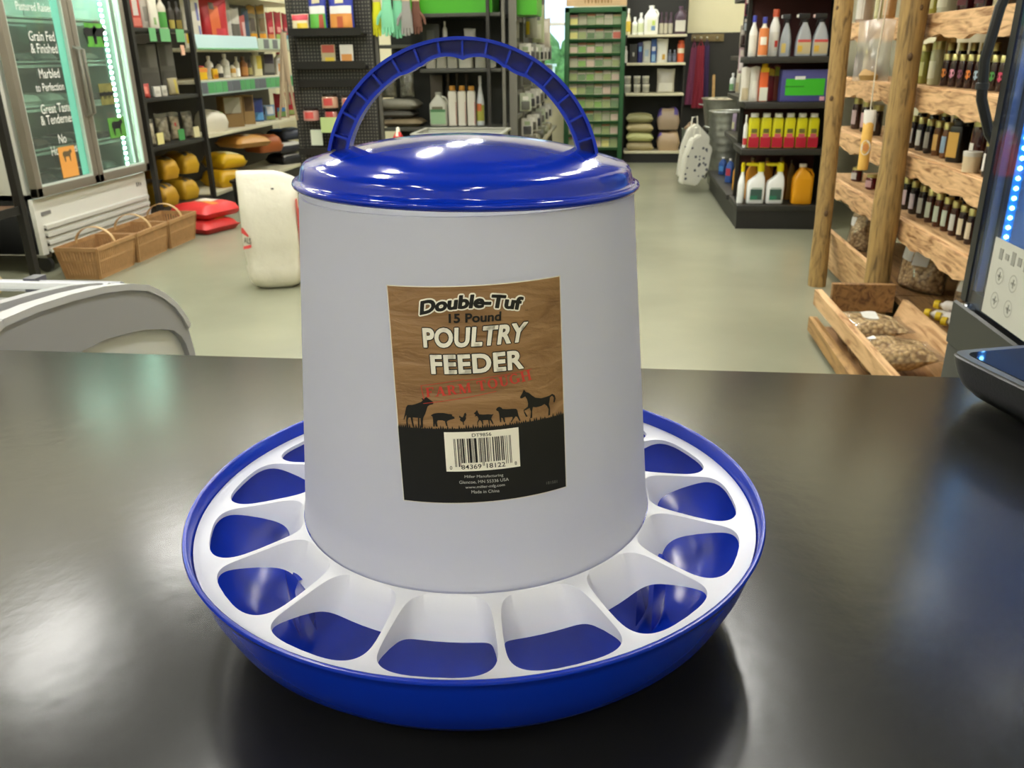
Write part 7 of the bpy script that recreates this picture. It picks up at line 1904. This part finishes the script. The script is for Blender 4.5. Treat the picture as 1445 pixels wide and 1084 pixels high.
    ('hangpack', (-0.87, 10.01, 0.84), 0.11, 0.165, 0.05, {'c': '#8f8e84', 'c2': '#57564e', 'p': ((-0.5, 0.6, 0.5, 0.82, '#f0efe6'),)}, 'blister pack, fourth from the near end in the third hook row of the middle unit', 'blister pack', 8.0),
    ('hangpack', (-0.87, 10.53, 0.84), 0.11, 0.165, 0.05, {'c': '#b9c0a8', 'c2': '#2e3034', 'p': ((-0.5, 0.6, 0.5, 0.82, '#9aa884'),)}, 'blister pack, fifth from the near end in the third hook row of the middle unit', 'blister pack', 8.0),
    ('hangpack', (-0.87, 11.05, 0.84), 0.11, 0.165, 0.05, {'c': '#c8c6bc', 'c2': '#6a6a62', 'p': ((-0.5, 0.6, 0.5, 0.82, '#f0efe6'),)}, 'blister pack, sixth from the near end in the third hook row of the middle unit', 'blister pack', 8.0),
    ('hangpack', (-0.87, 8.6, 0.6), 0.11, 0.165, 0.05, {'c': '#c8c6bc', 'c2': '#4a4a4c', 'p': ((-0.5, 0.6, 0.5, 0.82, '#9aa884'),)}, 'blister pack, first from the near end in the bottom hook row of the middle unit', 'blister pack', 8.0),
    ('hangpack', (-0.87, 9.12, 0.6), 0.11, 0.165, 0.05, {'c': '#d2d0c4', 'c2': '#57564e', 'p': ((-0.5, 0.6, 0.5, 0.82, '#f0efe6'),)}, 'blister pack, second from the near end in the bottom hook row of the middle unit', 'blister pack', 8.0),
    ('hangpack', (-0.87, 9.64, 0.6), 0.11, 0.165, 0.05, {'c': '#8f8e84', 'c2': '#2e3034', 'p': ((-0.5, 0.6, 0.5, 0.82, '#f0efe6'),)}, 'blister pack, third from the near end in the bottom hook row of the middle unit', 'blister pack', 8.0),
    ('hangpack', (-0.87, 10.16, 0.6), 0.11, 0.165, 0.05, {'c': '#b9c0a8', 'c2': '#6a6a62', 'p': ((-0.5, 0.6, 0.5, 0.82, '#9aa884'),)}, 'blister pack, fourth from the near end in the bottom hook row of the middle unit', 'blister pack', 8.0),
    ('hangpack', (-0.87, 10.68, 0.6), 0.11, 0.165, 0.05, {'c': '#c8c6bc', 'c2': '#3a3a3e', 'p': ((-0.5, 0.6, 0.5, 0.82, '#f0efe6'),)}, 'blister pack, fifth from the near end in the bottom hook row of the middle unit', 'blister pack', 8.0),
    ('hangpack', (-0.87, 11.2, 0.6), 0.11, 0.165, 0.05, {'c': '#d2d0c4', 'c2': '#4a4a4c', 'p': ((-0.5, 0.6, 0.5, 0.82, '#f0efe6'),)}, 'blister pack, sixth from the near end in the bottom hook row of the middle unit', 'blister pack', 8.0),
  ]),
  ('bags at the top of the middle unit', [
    ('pouch', (-0.86, 8.95, 1.5), 0.12, 0.3, 0.05, {'hook': -0.1, 'c': '#8d8c7c', 'p': ((-0.7, 0.6, 0.7, 0.95, '#3c3f6a'), (-0.9, 0.1, -0.3, 0.5, '#d0b428'))}, 'grey bag with navy top hanging by the window', 'bag', 5.0),
    ('pouch', (-0.84, 9.5, 1.46), 0.13, 0.36, 0.05, {'hook': -0.1, 'c': '#9aa07c', 'p': ((-0.5, 0.6, 0.3, 0.9, '#4a4c42'), (-0.4, 0.1, 0.5, 0.5, '#b4b49a'))}, 'sage green bag hanging by the window', 'bag', 5.0),
    ('pouch', (-0.83, 10.2, 1.42), 0.13, 0.3, 0.05, {'hook': -0.1, 'c': '#b6ac9a', 'p': ((-0.6, 0.5, 0.6, 0.9, '#cfc8b8'),)}, 'beige bag hanging by the window', 'bag', 5.0),
  ]),
  ('packs on the low ledge of the middle unit', [
    ('sack', (-0.86, 8.7, 0.471), 0.12, 0.09, 0.26, {'c': '#6c6a58', 'p': ((-0.5, -0.6, 0.4, 0.2, '#b4b09a'),)}, 'flat grey pack, first from the near end on the low ledge of the middle unit', 'pack', 0.0),
    ('sack', (-0.86, 9.25, 0.471), 0.12, 0.09, 0.26, {'c': '#8a8670', 'p': ((-0.5, -0.6, 0.4, 0.2, '#b4b09a'),)}, 'flat grey pack, second from the near end on the low ledge of the middle unit', 'pack', 0.0),
    ('sack', (-0.86, 9.8, 0.471), 0.12, 0.09, 0.26, {'c': '#57564a', 'p': ((-0.5, -0.6, 0.4, 0.2, '#b4b09a'),)}, 'flat grey pack, third from the near end on the low ledge of the middle unit', 'pack', 0.0),
    ('sack', (-0.86, 10.35, 0.471), 0.12, 0.09, 0.26, {'c': '#787a64', 'p': ((-0.5, -0.6, 0.4, 0.2, '#b4b09a'),)}, 'flat grey pack, fourth from the near end on the low ledge of the middle unit', 'pack', 0.0),
    ('sack', (-0.86, 10.9, 0.471), 0.12, 0.09, 0.26, {'c': '#9a967c', 'p': ((-0.5, -0.6, 0.4, 0.2, '#b4b09a'),)}, 'flat grey pack, fifth from the near end on the low ledge of the middle unit', 'pack', 0.0),
  ]),
  ('jars on the upper wooden shelf', [
    ('jar', (1.53, 4.736, 1.191), 0.054, 0.187, 0.038, {'c': '#8a8a3c', 'lid': '#d2cb8a', 'lab': '#b8b878', 'lv': (0.2, 0.55)}, 'tall olive green jar nearest the log post on the jar rack', 'jar', -90.0),
    ('jar', (1.53, 4.569, 1.191), 0.059, 0.198, 0.041, {'c': '#c2c49a', 'lid': '#d2cb8a', 'lab': '#d4d4b4', 'lv': (0.15, 0.55)}, 'pale yellow-green jar beside the dark heart-labelled jars', 'jar', -90.0),
    ('jar', (1.53, 4.418, 1.191), 0.041, 0.142, 0.029, {'c': '#2c1416', 'lid': '#d2cb8a', 'lab': '#e08a3c', 'lshape': 'heart', 'lo': 0.55}, 'dark jar with a orange heart label on the jar rack', 'jar', -90.0),
    ('jar', (1.53, 4.316, 1.191), 0.04, 0.141, 0.028, {'c': '#2c1416', 'lid': '#d2cb8a', 'lab': '#e09ab0', 'lshape': 'heart', 'lo': 0.55}, 'dark jar with a pink heart label on the jar rack', 'jar', -90.0),
    ('jar', (1.53, 4.218, 1.191), 0.039, 0.14, 0.027, {'c': '#2c1416', 'lid': '#d2cb8a', 'lab': '#7a4058', 'lshape': 'heart', 'lo': 0.55}, 'dark jar with a plum heart label on the jar rack', 'jar', -90.0),
    ('jar', (1.53, 4.125, 1.191), 0.038, 0.14, 0.027, {'c': '#2c1416', 'lid': '#d2cb8a', 'lab': '#e0802c', 'lshape': 'heart', 'lo': 0.55}, 'dark jar with a deep orange heart label on the jar rack', 'jar', -90.0),
    ('jar', (1.53, 4.036, 1.191), 0.037, 0.139, 0.026, {'c': '#2c1416', 'lid': '#d2cb8a', 'lab': '#a8c0d0', 'lshape': 'heart', 'lo': 0.55}, 'dark jar with a pale blue heart label on the jar rack', 'jar', -90.0),
    ('jar', (1.53, 3.951, 1.191), 0.036, 0.138, 0.025, {'c': '#2c1416', 'lid': '#d2cb8a', 'lab': '#e0b452', 'lshape': 'heart', 'lo': 0.55}, 'dark jar with a gold heart label on the jar rack', 'jar', -90.0),
    ('jar', (1.53, 3.87, 1.191), 0.036, 0.138, 0.025, {'c': '#2c1416', 'lid': '#d2cb8a', 'lab': '#3f8a3c', 'lshape': 'heart', 'lo': 0.55}, 'dark jar with a green heart label on the jar rack', 'jar', -90.0),
    ('jar', (1.53, 3.792, 1.191), 0.035, 0.137, 0.024, {'c': '#2c1416', 'lid': '#d2cb8a', 'lab': '#d04a6c', 'lshape': 'heart', 'lo': 0.55}, 'dark jar with a rose heart label on the jar rack', 'jar', -90.0),
    ('jar', (1.53, 3.717, 1.191), 0.034, 0.137, 0.024, {'c': '#2c1416', 'lid': '#d2cb8a', 'lab': '#5c2a30', 'lshape': 'heart', 'lo': 0.55}, 'dark jar with a dark heart label on the jar rack', 'jar', -90.0),
  ]),
  ('jars in the back row of the upper wooden shelf', [
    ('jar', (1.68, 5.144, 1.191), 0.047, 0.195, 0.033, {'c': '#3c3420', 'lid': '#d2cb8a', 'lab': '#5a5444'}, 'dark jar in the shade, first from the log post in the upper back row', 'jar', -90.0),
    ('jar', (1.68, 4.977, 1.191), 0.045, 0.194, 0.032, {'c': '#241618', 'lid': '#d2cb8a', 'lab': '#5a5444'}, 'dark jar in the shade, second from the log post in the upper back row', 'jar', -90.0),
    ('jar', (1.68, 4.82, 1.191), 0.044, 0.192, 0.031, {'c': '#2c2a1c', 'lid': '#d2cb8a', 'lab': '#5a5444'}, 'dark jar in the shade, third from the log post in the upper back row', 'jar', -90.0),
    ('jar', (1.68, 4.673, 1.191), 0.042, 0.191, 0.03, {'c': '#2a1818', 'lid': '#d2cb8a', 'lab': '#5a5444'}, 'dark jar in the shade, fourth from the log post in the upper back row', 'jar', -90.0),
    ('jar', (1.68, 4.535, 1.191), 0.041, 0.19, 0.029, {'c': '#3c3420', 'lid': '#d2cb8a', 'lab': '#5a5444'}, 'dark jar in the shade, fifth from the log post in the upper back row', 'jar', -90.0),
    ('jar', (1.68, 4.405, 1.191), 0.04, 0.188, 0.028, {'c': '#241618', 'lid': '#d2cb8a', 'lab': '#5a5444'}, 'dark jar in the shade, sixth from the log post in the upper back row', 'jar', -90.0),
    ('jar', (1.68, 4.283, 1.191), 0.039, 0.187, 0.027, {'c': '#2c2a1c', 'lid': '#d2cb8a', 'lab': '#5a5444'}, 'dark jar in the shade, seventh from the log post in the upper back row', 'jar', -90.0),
  ]),
  ('jars between the log posts', [
    ('jar', (1.56, 6.103, 1.191), 0.051, 0.185, 0.036, {'c': '#4a2c20', 'lid': '#d2cb8a', 'lab': '#a89aa0'}, 'small dark jar on the shelf between the log posts', 'jar', -90.0),
    ('jar', (1.56, 5.905, 1.191), 0.045, 0.163, 0.031, {'c': '#c8b890', 'lid': '#d2cb8a', 'lab': '#d8ccb0'}, 'pale jar beside the small dark jar between the posts', 'jar', -90.0),
  ]),
  ('jars on the middle wooden shelf', [
    ('jar', (1.53, 4.751, 0.876), 0.044, 0.16, 0.031, {'c': '#1e1820', 'lid': '#d2cb8a', 'lab': '#b8b4b0'}, 'black jar with grey label, first right of the log post', 'jar', -90.0),
    ('jar', (1.53, 4.622, 0.876), 0.043, 0.16, 0.03, {'c': '#1c1a22', 'lid': '#d2cb8a', 'lab': '#c0c0b8'}, 'black jar with pale label, second right of the log post', 'jar', -90.0),
    ('jar', (1.53, 4.5, 0.876), 0.042, 0.16, 0.029, {'c': '#1c1a22', 'lid': '#d2cb8a', 'lab': '#b4b4a8'}, 'black jar with green-grey label, third right of the log post', 'jar', -90.0),
    ('jar', (1.53, 4.384, 0.876), 0.041, 0.161, 0.029, {'c': '#6a4424', 'lid': '#d2cb8a', 'lab': '#cfa860'}, 'amber jar with tan label', 'jar', -90.0),
    ('jar', (1.53, 4.274, 0.876), 0.04, 0.161, 0.028, {'c': '#6a4428', 'lid': '#d2cb8a', 'lab': '#8aa4b8'}, 'amber jar with blue and white label', 'jar', -90.0),
    ('squeeze', (1.53, 4.129, 0.876), 0.071, 0.181, 0.057, {'c': '#14120f', 'cap': '#2a2a2a', 'p': ((-0.9, 0.12, 0.7, 0.72, '#c49a48'),)}, 'square black bottle with a golden label', 'bottle', -60.0),
    ('jar', (1.53, 3.891, 0.876), 0.073, 0.215, 0.051, {'c': '#3c1618', 'lid': '#d2cb8a', 'lab': '#d2cec4', 'lv': (0.1, 0.5), 'la': 0.6}, 'large maroon jar with a white label', 'jar', -90.0),
    ('tub', (1.47, 3.786, 0.876), 0.074, 0.085, 0.052, {'c': '#cbb896', 'lid': '#c8c4b8'}, 'short cream jar with a glass lid in front of the maroon jar', 'jar', -90.0),
    ('jar', (1.48, 3.64, 0.876), 0.045, 0.147, 0.032, {'c': '#241418', 'lid': '#d2cb8a', 'lab': '#dcd8d0', 'la': 0.5}, 'small dark jar with a slanted white label', 'jar', -90.0),
    ('jar', (1.53, 3.7, 0.876), 0.04, 0.195, 0.028, {'c': '#2c2422', 'lid': '#d8c020', 'lab': '#8a8a60'}, 'dark jar with a yellow lid at the right end', 'jar', -90.0),
  ]),
  ('jars in the back row of the middle wooden shelf', [
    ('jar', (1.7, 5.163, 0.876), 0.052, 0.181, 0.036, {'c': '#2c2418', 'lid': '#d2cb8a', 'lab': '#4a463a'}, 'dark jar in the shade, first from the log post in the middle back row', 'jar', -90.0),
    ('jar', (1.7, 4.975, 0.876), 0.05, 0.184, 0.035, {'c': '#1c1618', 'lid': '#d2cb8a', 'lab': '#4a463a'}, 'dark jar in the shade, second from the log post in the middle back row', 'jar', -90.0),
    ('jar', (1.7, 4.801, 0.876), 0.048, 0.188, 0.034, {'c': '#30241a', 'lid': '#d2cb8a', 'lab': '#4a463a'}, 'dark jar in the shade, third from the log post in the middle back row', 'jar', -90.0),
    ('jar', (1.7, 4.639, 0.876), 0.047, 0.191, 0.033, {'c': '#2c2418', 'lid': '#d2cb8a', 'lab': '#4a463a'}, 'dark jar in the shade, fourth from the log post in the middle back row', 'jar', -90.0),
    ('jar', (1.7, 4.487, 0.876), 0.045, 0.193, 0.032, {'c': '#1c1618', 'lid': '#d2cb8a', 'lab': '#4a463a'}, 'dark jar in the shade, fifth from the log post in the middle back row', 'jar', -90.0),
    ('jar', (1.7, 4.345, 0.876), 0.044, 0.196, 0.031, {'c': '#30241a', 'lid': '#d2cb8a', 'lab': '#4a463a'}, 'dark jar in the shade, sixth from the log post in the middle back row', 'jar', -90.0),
  ]),
  ('jars on the middle shelf between the posts', [
    ('jar', (1.54, 5.91, 0.876), 0.06, 0.191, 0.042, {'c': '#3a2424', 'lid': '#d2cb8a', 'lab': '#b4a0a0'}, 'dark jar with pink-grey label, leftmost between the posts', 'jar', -90.0),
    ('jar', (1.54, 5.68, 0.876), 0.062, 0.186, 0.043, {'c': '#30201e', 'lid': '#d2cb8a', 'lab': '#d0b0b0'}, 'dark jar with pink label between the posts', 'jar', -90.0),
    ('jar', (1.54, 5.452, 0.876), 0.064, 0.173, 0.045, {'c': '#2a1e1c', 'lid': '#d2cb8a', 'lab': '#b4b0a4'}, 'dark jar with grey label nearest the candle', 'jar', -90.0),
  ]),
  ('jars on the lowest wooden shelf', [
    ('jar', (1.53, 4.698, 0.566), 0.047, 0.166, 0.033, {'c': '#1c1416', 'lid': '#d2cb8a', 'lab': '#c0acb0'}, 'black jar with a pinkish label, first along the lowest jar shelf', 'jar', -90.0),
    ('jar', (1.53, 4.568, 0.566), 0.046, 0.164, 0.032, {'c': '#1c1416', 'lid': '#d2cb8a', 'lab': '#bcb0b4'}, 'black jar with a lilac label, second along the lowest jar shelf', 'jar', -90.0),
    ('jar', (1.53, 4.444, 0.566), 0.044, 0.162, 0.031, {'c': '#2a2020', 'lid': '#d2cb8a', 'lab': '#b4b4a8'}, 'dark jar with a grey label, third along the lowest jar shelf', 'jar', -90.0),
    ('jar', (1.53, 4.327, 0.566), 0.043, 0.16, 0.03, {'c': '#3c1e14', 'lid': '#d2cb8a', 'lab': '#a9b09c'}, 'brown jar with a sage label, fourth along the lowest jar shelf', 'jar', -90.0),
    ('jar', (1.53, 4.216, 0.566), 0.042, 0.158, 0.03, {'c': '#4a2414', 'lid': '#d2cb8a', 'lab': '#b0b8a4'}, 'rust jar with a sage label, fifth along the lowest jar shelf', 'jar', -90.0),
    ('jar', (1.53, 4.11, 0.566), 0.041, 0.156, 0.029, {'c': '#4a2414', 'lid': '#d2cb8a', 'lab': '#b4bcaa'}, 'rust jar with a pale green label, sixth along the lowest jar shelf', 'jar', -90.0),
    ('jar', (1.53, 4.009, 0.566), 0.04, 0.155, 0.028, {'c': '#402016', 'lid': '#d2cb8a', 'lab': '#c4c4bc'}, 'brown jar with a white label, seventh along the lowest jar shelf', 'jar', -90.0),
    ('jar', (1.53, 3.913, 0.566), 0.039, 0.153, 0.028, {'c': '#2c1a1c', 'lid': '#d2cb8a', 'lab': '#d4c8ac'}, 'dark jar with a cream label, eighth along the lowest jar shelf', 'jar', -90.0),
    ('jar', (1.53, 3.821, 0.566), 0.038, 0.152, 0.027, {'c': '#2a181c', 'lid': '#d2cb8a', 'lab': '#d8caae'}, 'dark jar with a straw label, ninth along the lowest jar shelf', 'jar', -90.0),
    ('jar', (1.53, 3.733, 0.566), 0.038, 0.15, 0.026, {'c': '#2a181c', 'lid': '#d2cb8a', 'lab': '#dccfb4'}, 'dark jar with a buff label, tenth along the lowest jar shelf', 'jar', -90.0),
  ]),
  ('jars in the back row of the lowest wooden shelf', [
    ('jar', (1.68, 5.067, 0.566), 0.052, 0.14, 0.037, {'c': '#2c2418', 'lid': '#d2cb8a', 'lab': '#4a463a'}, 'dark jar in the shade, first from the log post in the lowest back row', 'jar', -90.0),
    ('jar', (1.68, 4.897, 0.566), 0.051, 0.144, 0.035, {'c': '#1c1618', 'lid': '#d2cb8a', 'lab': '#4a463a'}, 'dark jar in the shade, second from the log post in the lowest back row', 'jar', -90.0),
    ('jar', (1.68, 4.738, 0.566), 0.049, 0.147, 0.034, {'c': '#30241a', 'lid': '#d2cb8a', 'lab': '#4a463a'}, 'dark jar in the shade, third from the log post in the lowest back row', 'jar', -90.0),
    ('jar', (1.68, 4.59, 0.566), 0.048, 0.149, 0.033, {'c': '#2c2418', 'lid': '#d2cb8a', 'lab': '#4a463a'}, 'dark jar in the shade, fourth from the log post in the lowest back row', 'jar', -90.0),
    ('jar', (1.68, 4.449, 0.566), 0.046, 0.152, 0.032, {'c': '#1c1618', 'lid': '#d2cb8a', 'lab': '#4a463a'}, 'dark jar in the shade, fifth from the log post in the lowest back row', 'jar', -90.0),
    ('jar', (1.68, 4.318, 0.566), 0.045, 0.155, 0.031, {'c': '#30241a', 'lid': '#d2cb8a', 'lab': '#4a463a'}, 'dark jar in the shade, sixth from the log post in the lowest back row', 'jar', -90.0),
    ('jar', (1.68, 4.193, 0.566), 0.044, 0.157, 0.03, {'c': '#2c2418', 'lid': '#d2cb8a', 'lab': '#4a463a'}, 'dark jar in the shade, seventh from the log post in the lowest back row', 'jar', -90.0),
  ]),
  ('jars on the lowest shelf between the posts', [
    ('jar', (1.55, 5.752, 0.566), 0.069, 0.086, 0.048, {'c': '#4a1c1c', 'lid': '#d2cb8a', 'lab': '#c4c0bc'}, 'maroon jar with white label between the posts', 'jar', -90.0),
    ('jar', (1.55, 5.406, 0.566), 0.073, 0.087, 0.051, {'c': '#5c1418', 'lid': '#d2cb8a', 'lab': '#cca8ac'}, 'red jar with pink label below the candle', 'jar', -90.0),
  ]),
  ('jars on the top wooden shelf', [
    ('jar', (1.56, 4.829, 1.511), 0.046, 0.192, 0.032, {'c': '#a8a84c', 'lid': '#d2cb8a', 'lab': '#c8c890'}, 'olive yellow jar on the top shelf right of the post', 'jar', -90.0),
    ('jar', (1.56, 4.631, 1.511), 0.092, 0.177, 0.064, {'c': '#c8ccb0', 'lid': '#d2cb8a', 'lab': '#d8dcc4'}, 'wide pale jar on the top shelf', 'jar', -90.0),
    ('jar', (1.56, 4.394, 1.511), 0.077, 0.164, 0.054, {'c': '#3c161c', 'lid': '#d2cb8a', 'lab': '#5a2a30'}, 'left one of two maroon jars on the top shelf', 'jar', -90.0),
    ('jar', (1.56, 4.196, 1.511), 0.071, 0.154, 0.049, {'c': '#34141a', 'lid': '#d2cb8a', 'lab': '#4a2028'}, 'right one of two maroon jars on the top shelf', 'jar', -90.0),
    ('jar', (1.56, 6.105, 1.511), 0.109, 0.243, 0.077, {'c': '#a89a8c', 'lid': '#d2cb8a', 'lab': '#dad8d0', 'lv': (0.1, 0.8)}, 'white-labelled jar on the top shelf between the posts', 'jar', -90.0),
    ('jar', (1.56, 5.801, 1.511), 0.043, 0.206, 0.03, {'c': '#c8cc98', 'lid': '#d2cb8a', 'lab': '#d8dcb0'}, 'pale green jar on the top shelf between the posts', 'jar', -90.0),
    ('jar', (1.56, 5.575, 1.511), 0.07, 0.184, 0.049, {'c': '#c49a64', 'lid': '#d2cb8a', 'lab': '#d8b890'}, 'honey jar on the top shelf beside the near post', 'jar', -90.0),
  ]),
  ('bags of kernels under the rack', [
    ('clearbag', (1.56, 5.539, 0.169), 0.19, 0.267, 0.114, {'c': '#dcc296', 'c2': '#84653c', 'p': ((-0.7, 0.55, -0.1, 0.75, '#d8d8d0'),)}, 'clear bag of kernels standing between the log posts', 'bag', -70.0),
    ('clearbag', (1.53, 5.028, 0.169), 0.083, 0.179, 0.05, {'c': '#cdb086', 'c2': '#84653c'}, 'clear bag of kernels half hidden behind the near log post', 'bag', -70.0),
  ]),
  ('bags of kernels under the rack', [
    ('clearbag', (1.625, 4.544, 0.17), 0.277, 0.311, 0.17, {'c': '#d8bc8e', 'c2': '#7c5c38', 'p': ((-0.85, 0.5, -0.15, 0.72, '#c8c8c0'), (-0.1, 0.45, 0.5, 0.68, '#e0e0da'))}, 'large clear bag of kernels with two white labels', 'bag', -60.0),
    ('clearbag', (1.675, 4.027, 0.17), 0.174, 0.264, 0.13, {'c': '#c0a078', 'c2': '#6c5030', 'p': ((-0.5, 0.5, 0.1, 0.8, '#d8d8d2'),)}, 'clear bag of brown kernels beside the lit cooler', 'bag', -60.0),
  ]),
  ('bags lying in the rack tray', [
    ('clearbag', (1.07, 3.93, 0.132), 0.25, 0.3, 0.13, {'c': '#e0c696', 'c2': '#8a6a40', 'p': ((-0.6, 0.35, 0.1, 0.6, '#dcdcd2'),), 'fill': 0.9, 'lie': (-84, 0, -90)}, 'clear bag of pale kernels lying on top in the rack tray', 'bag', 0.0),
    ('clearbag', (1.07, 3.55, 0.132), 0.25, 0.31, 0.14, {'c': '#dcc090', 'c2': '#8a6a40', 'p': ((-0.5, 0.1, 0.0, 0.2, '#e8e6da'),), 'fill': 0.9, 'lie': (-84, 0, -90)}, 'clear bag of kernels lying nearest the counter in the rack tray', 'bag', 0.0),
    ('clearbag', (1.075, 3.745, 0.1), 0.09, 0.13, 0.06, {'c': '#cdb086', 'c2': '#84653c', 'fill': 0.9, 'lie': (-84, 0, -88)}, 'small clear bag of kernels by the tray rail', 'bag', 0.0),
  ]),
  ('small bottles lying under the rack', [
    ('bottle', (1.6, 3.94, 0.196), 0.05, 0.15, 0.05, {'c': '#d9d4cc', 'cap': '#e0c020', 'lab': '#b8b0b4', 'lie': (90, 0, -125), 'wide': 1}, 'small white bottle with yellow cap lying farthest from the counter', 'bottle', 0.0),
    ('bottle', (1.63, 3.885, 0.196), 0.05, 0.15, 0.05, {'c': '#d9d4cc', 'cap': '#e0c020', 'lab': '#b8b0b4', 'lie': (90, 0, -125), 'wide': 1}, 'small white bottle with yellow cap lying in the middle', 'bottle', 0.0),
    ('bottle', (1.63, 3.925, 0.242), 0.05, 0.15, 0.05, {'c': '#d9d4cc', 'cap': '#e0c020', 'lab': '#b8b0b4', 'lie': (90, 0, -125), 'wide': 1}, 'small white bottle with yellow cap lying on top of the other three', 'bottle', 0.0),
    ('bottle', (1.63, 3.81, 0.196), 0.05, 0.15, 0.05, {'c': '#d9d4cc', 'cap': '#e0c020', 'lab': '#b8b0b4', 'lie': (90, 0, -125), 'wide': 1}, 'small white bottle with yellow cap lying nearest the counter', 'bottle', 0.0),
  ]),
]
for group, items in STOCK:
    for kind, loc, w, h, d, o, label, cat, rz in items:
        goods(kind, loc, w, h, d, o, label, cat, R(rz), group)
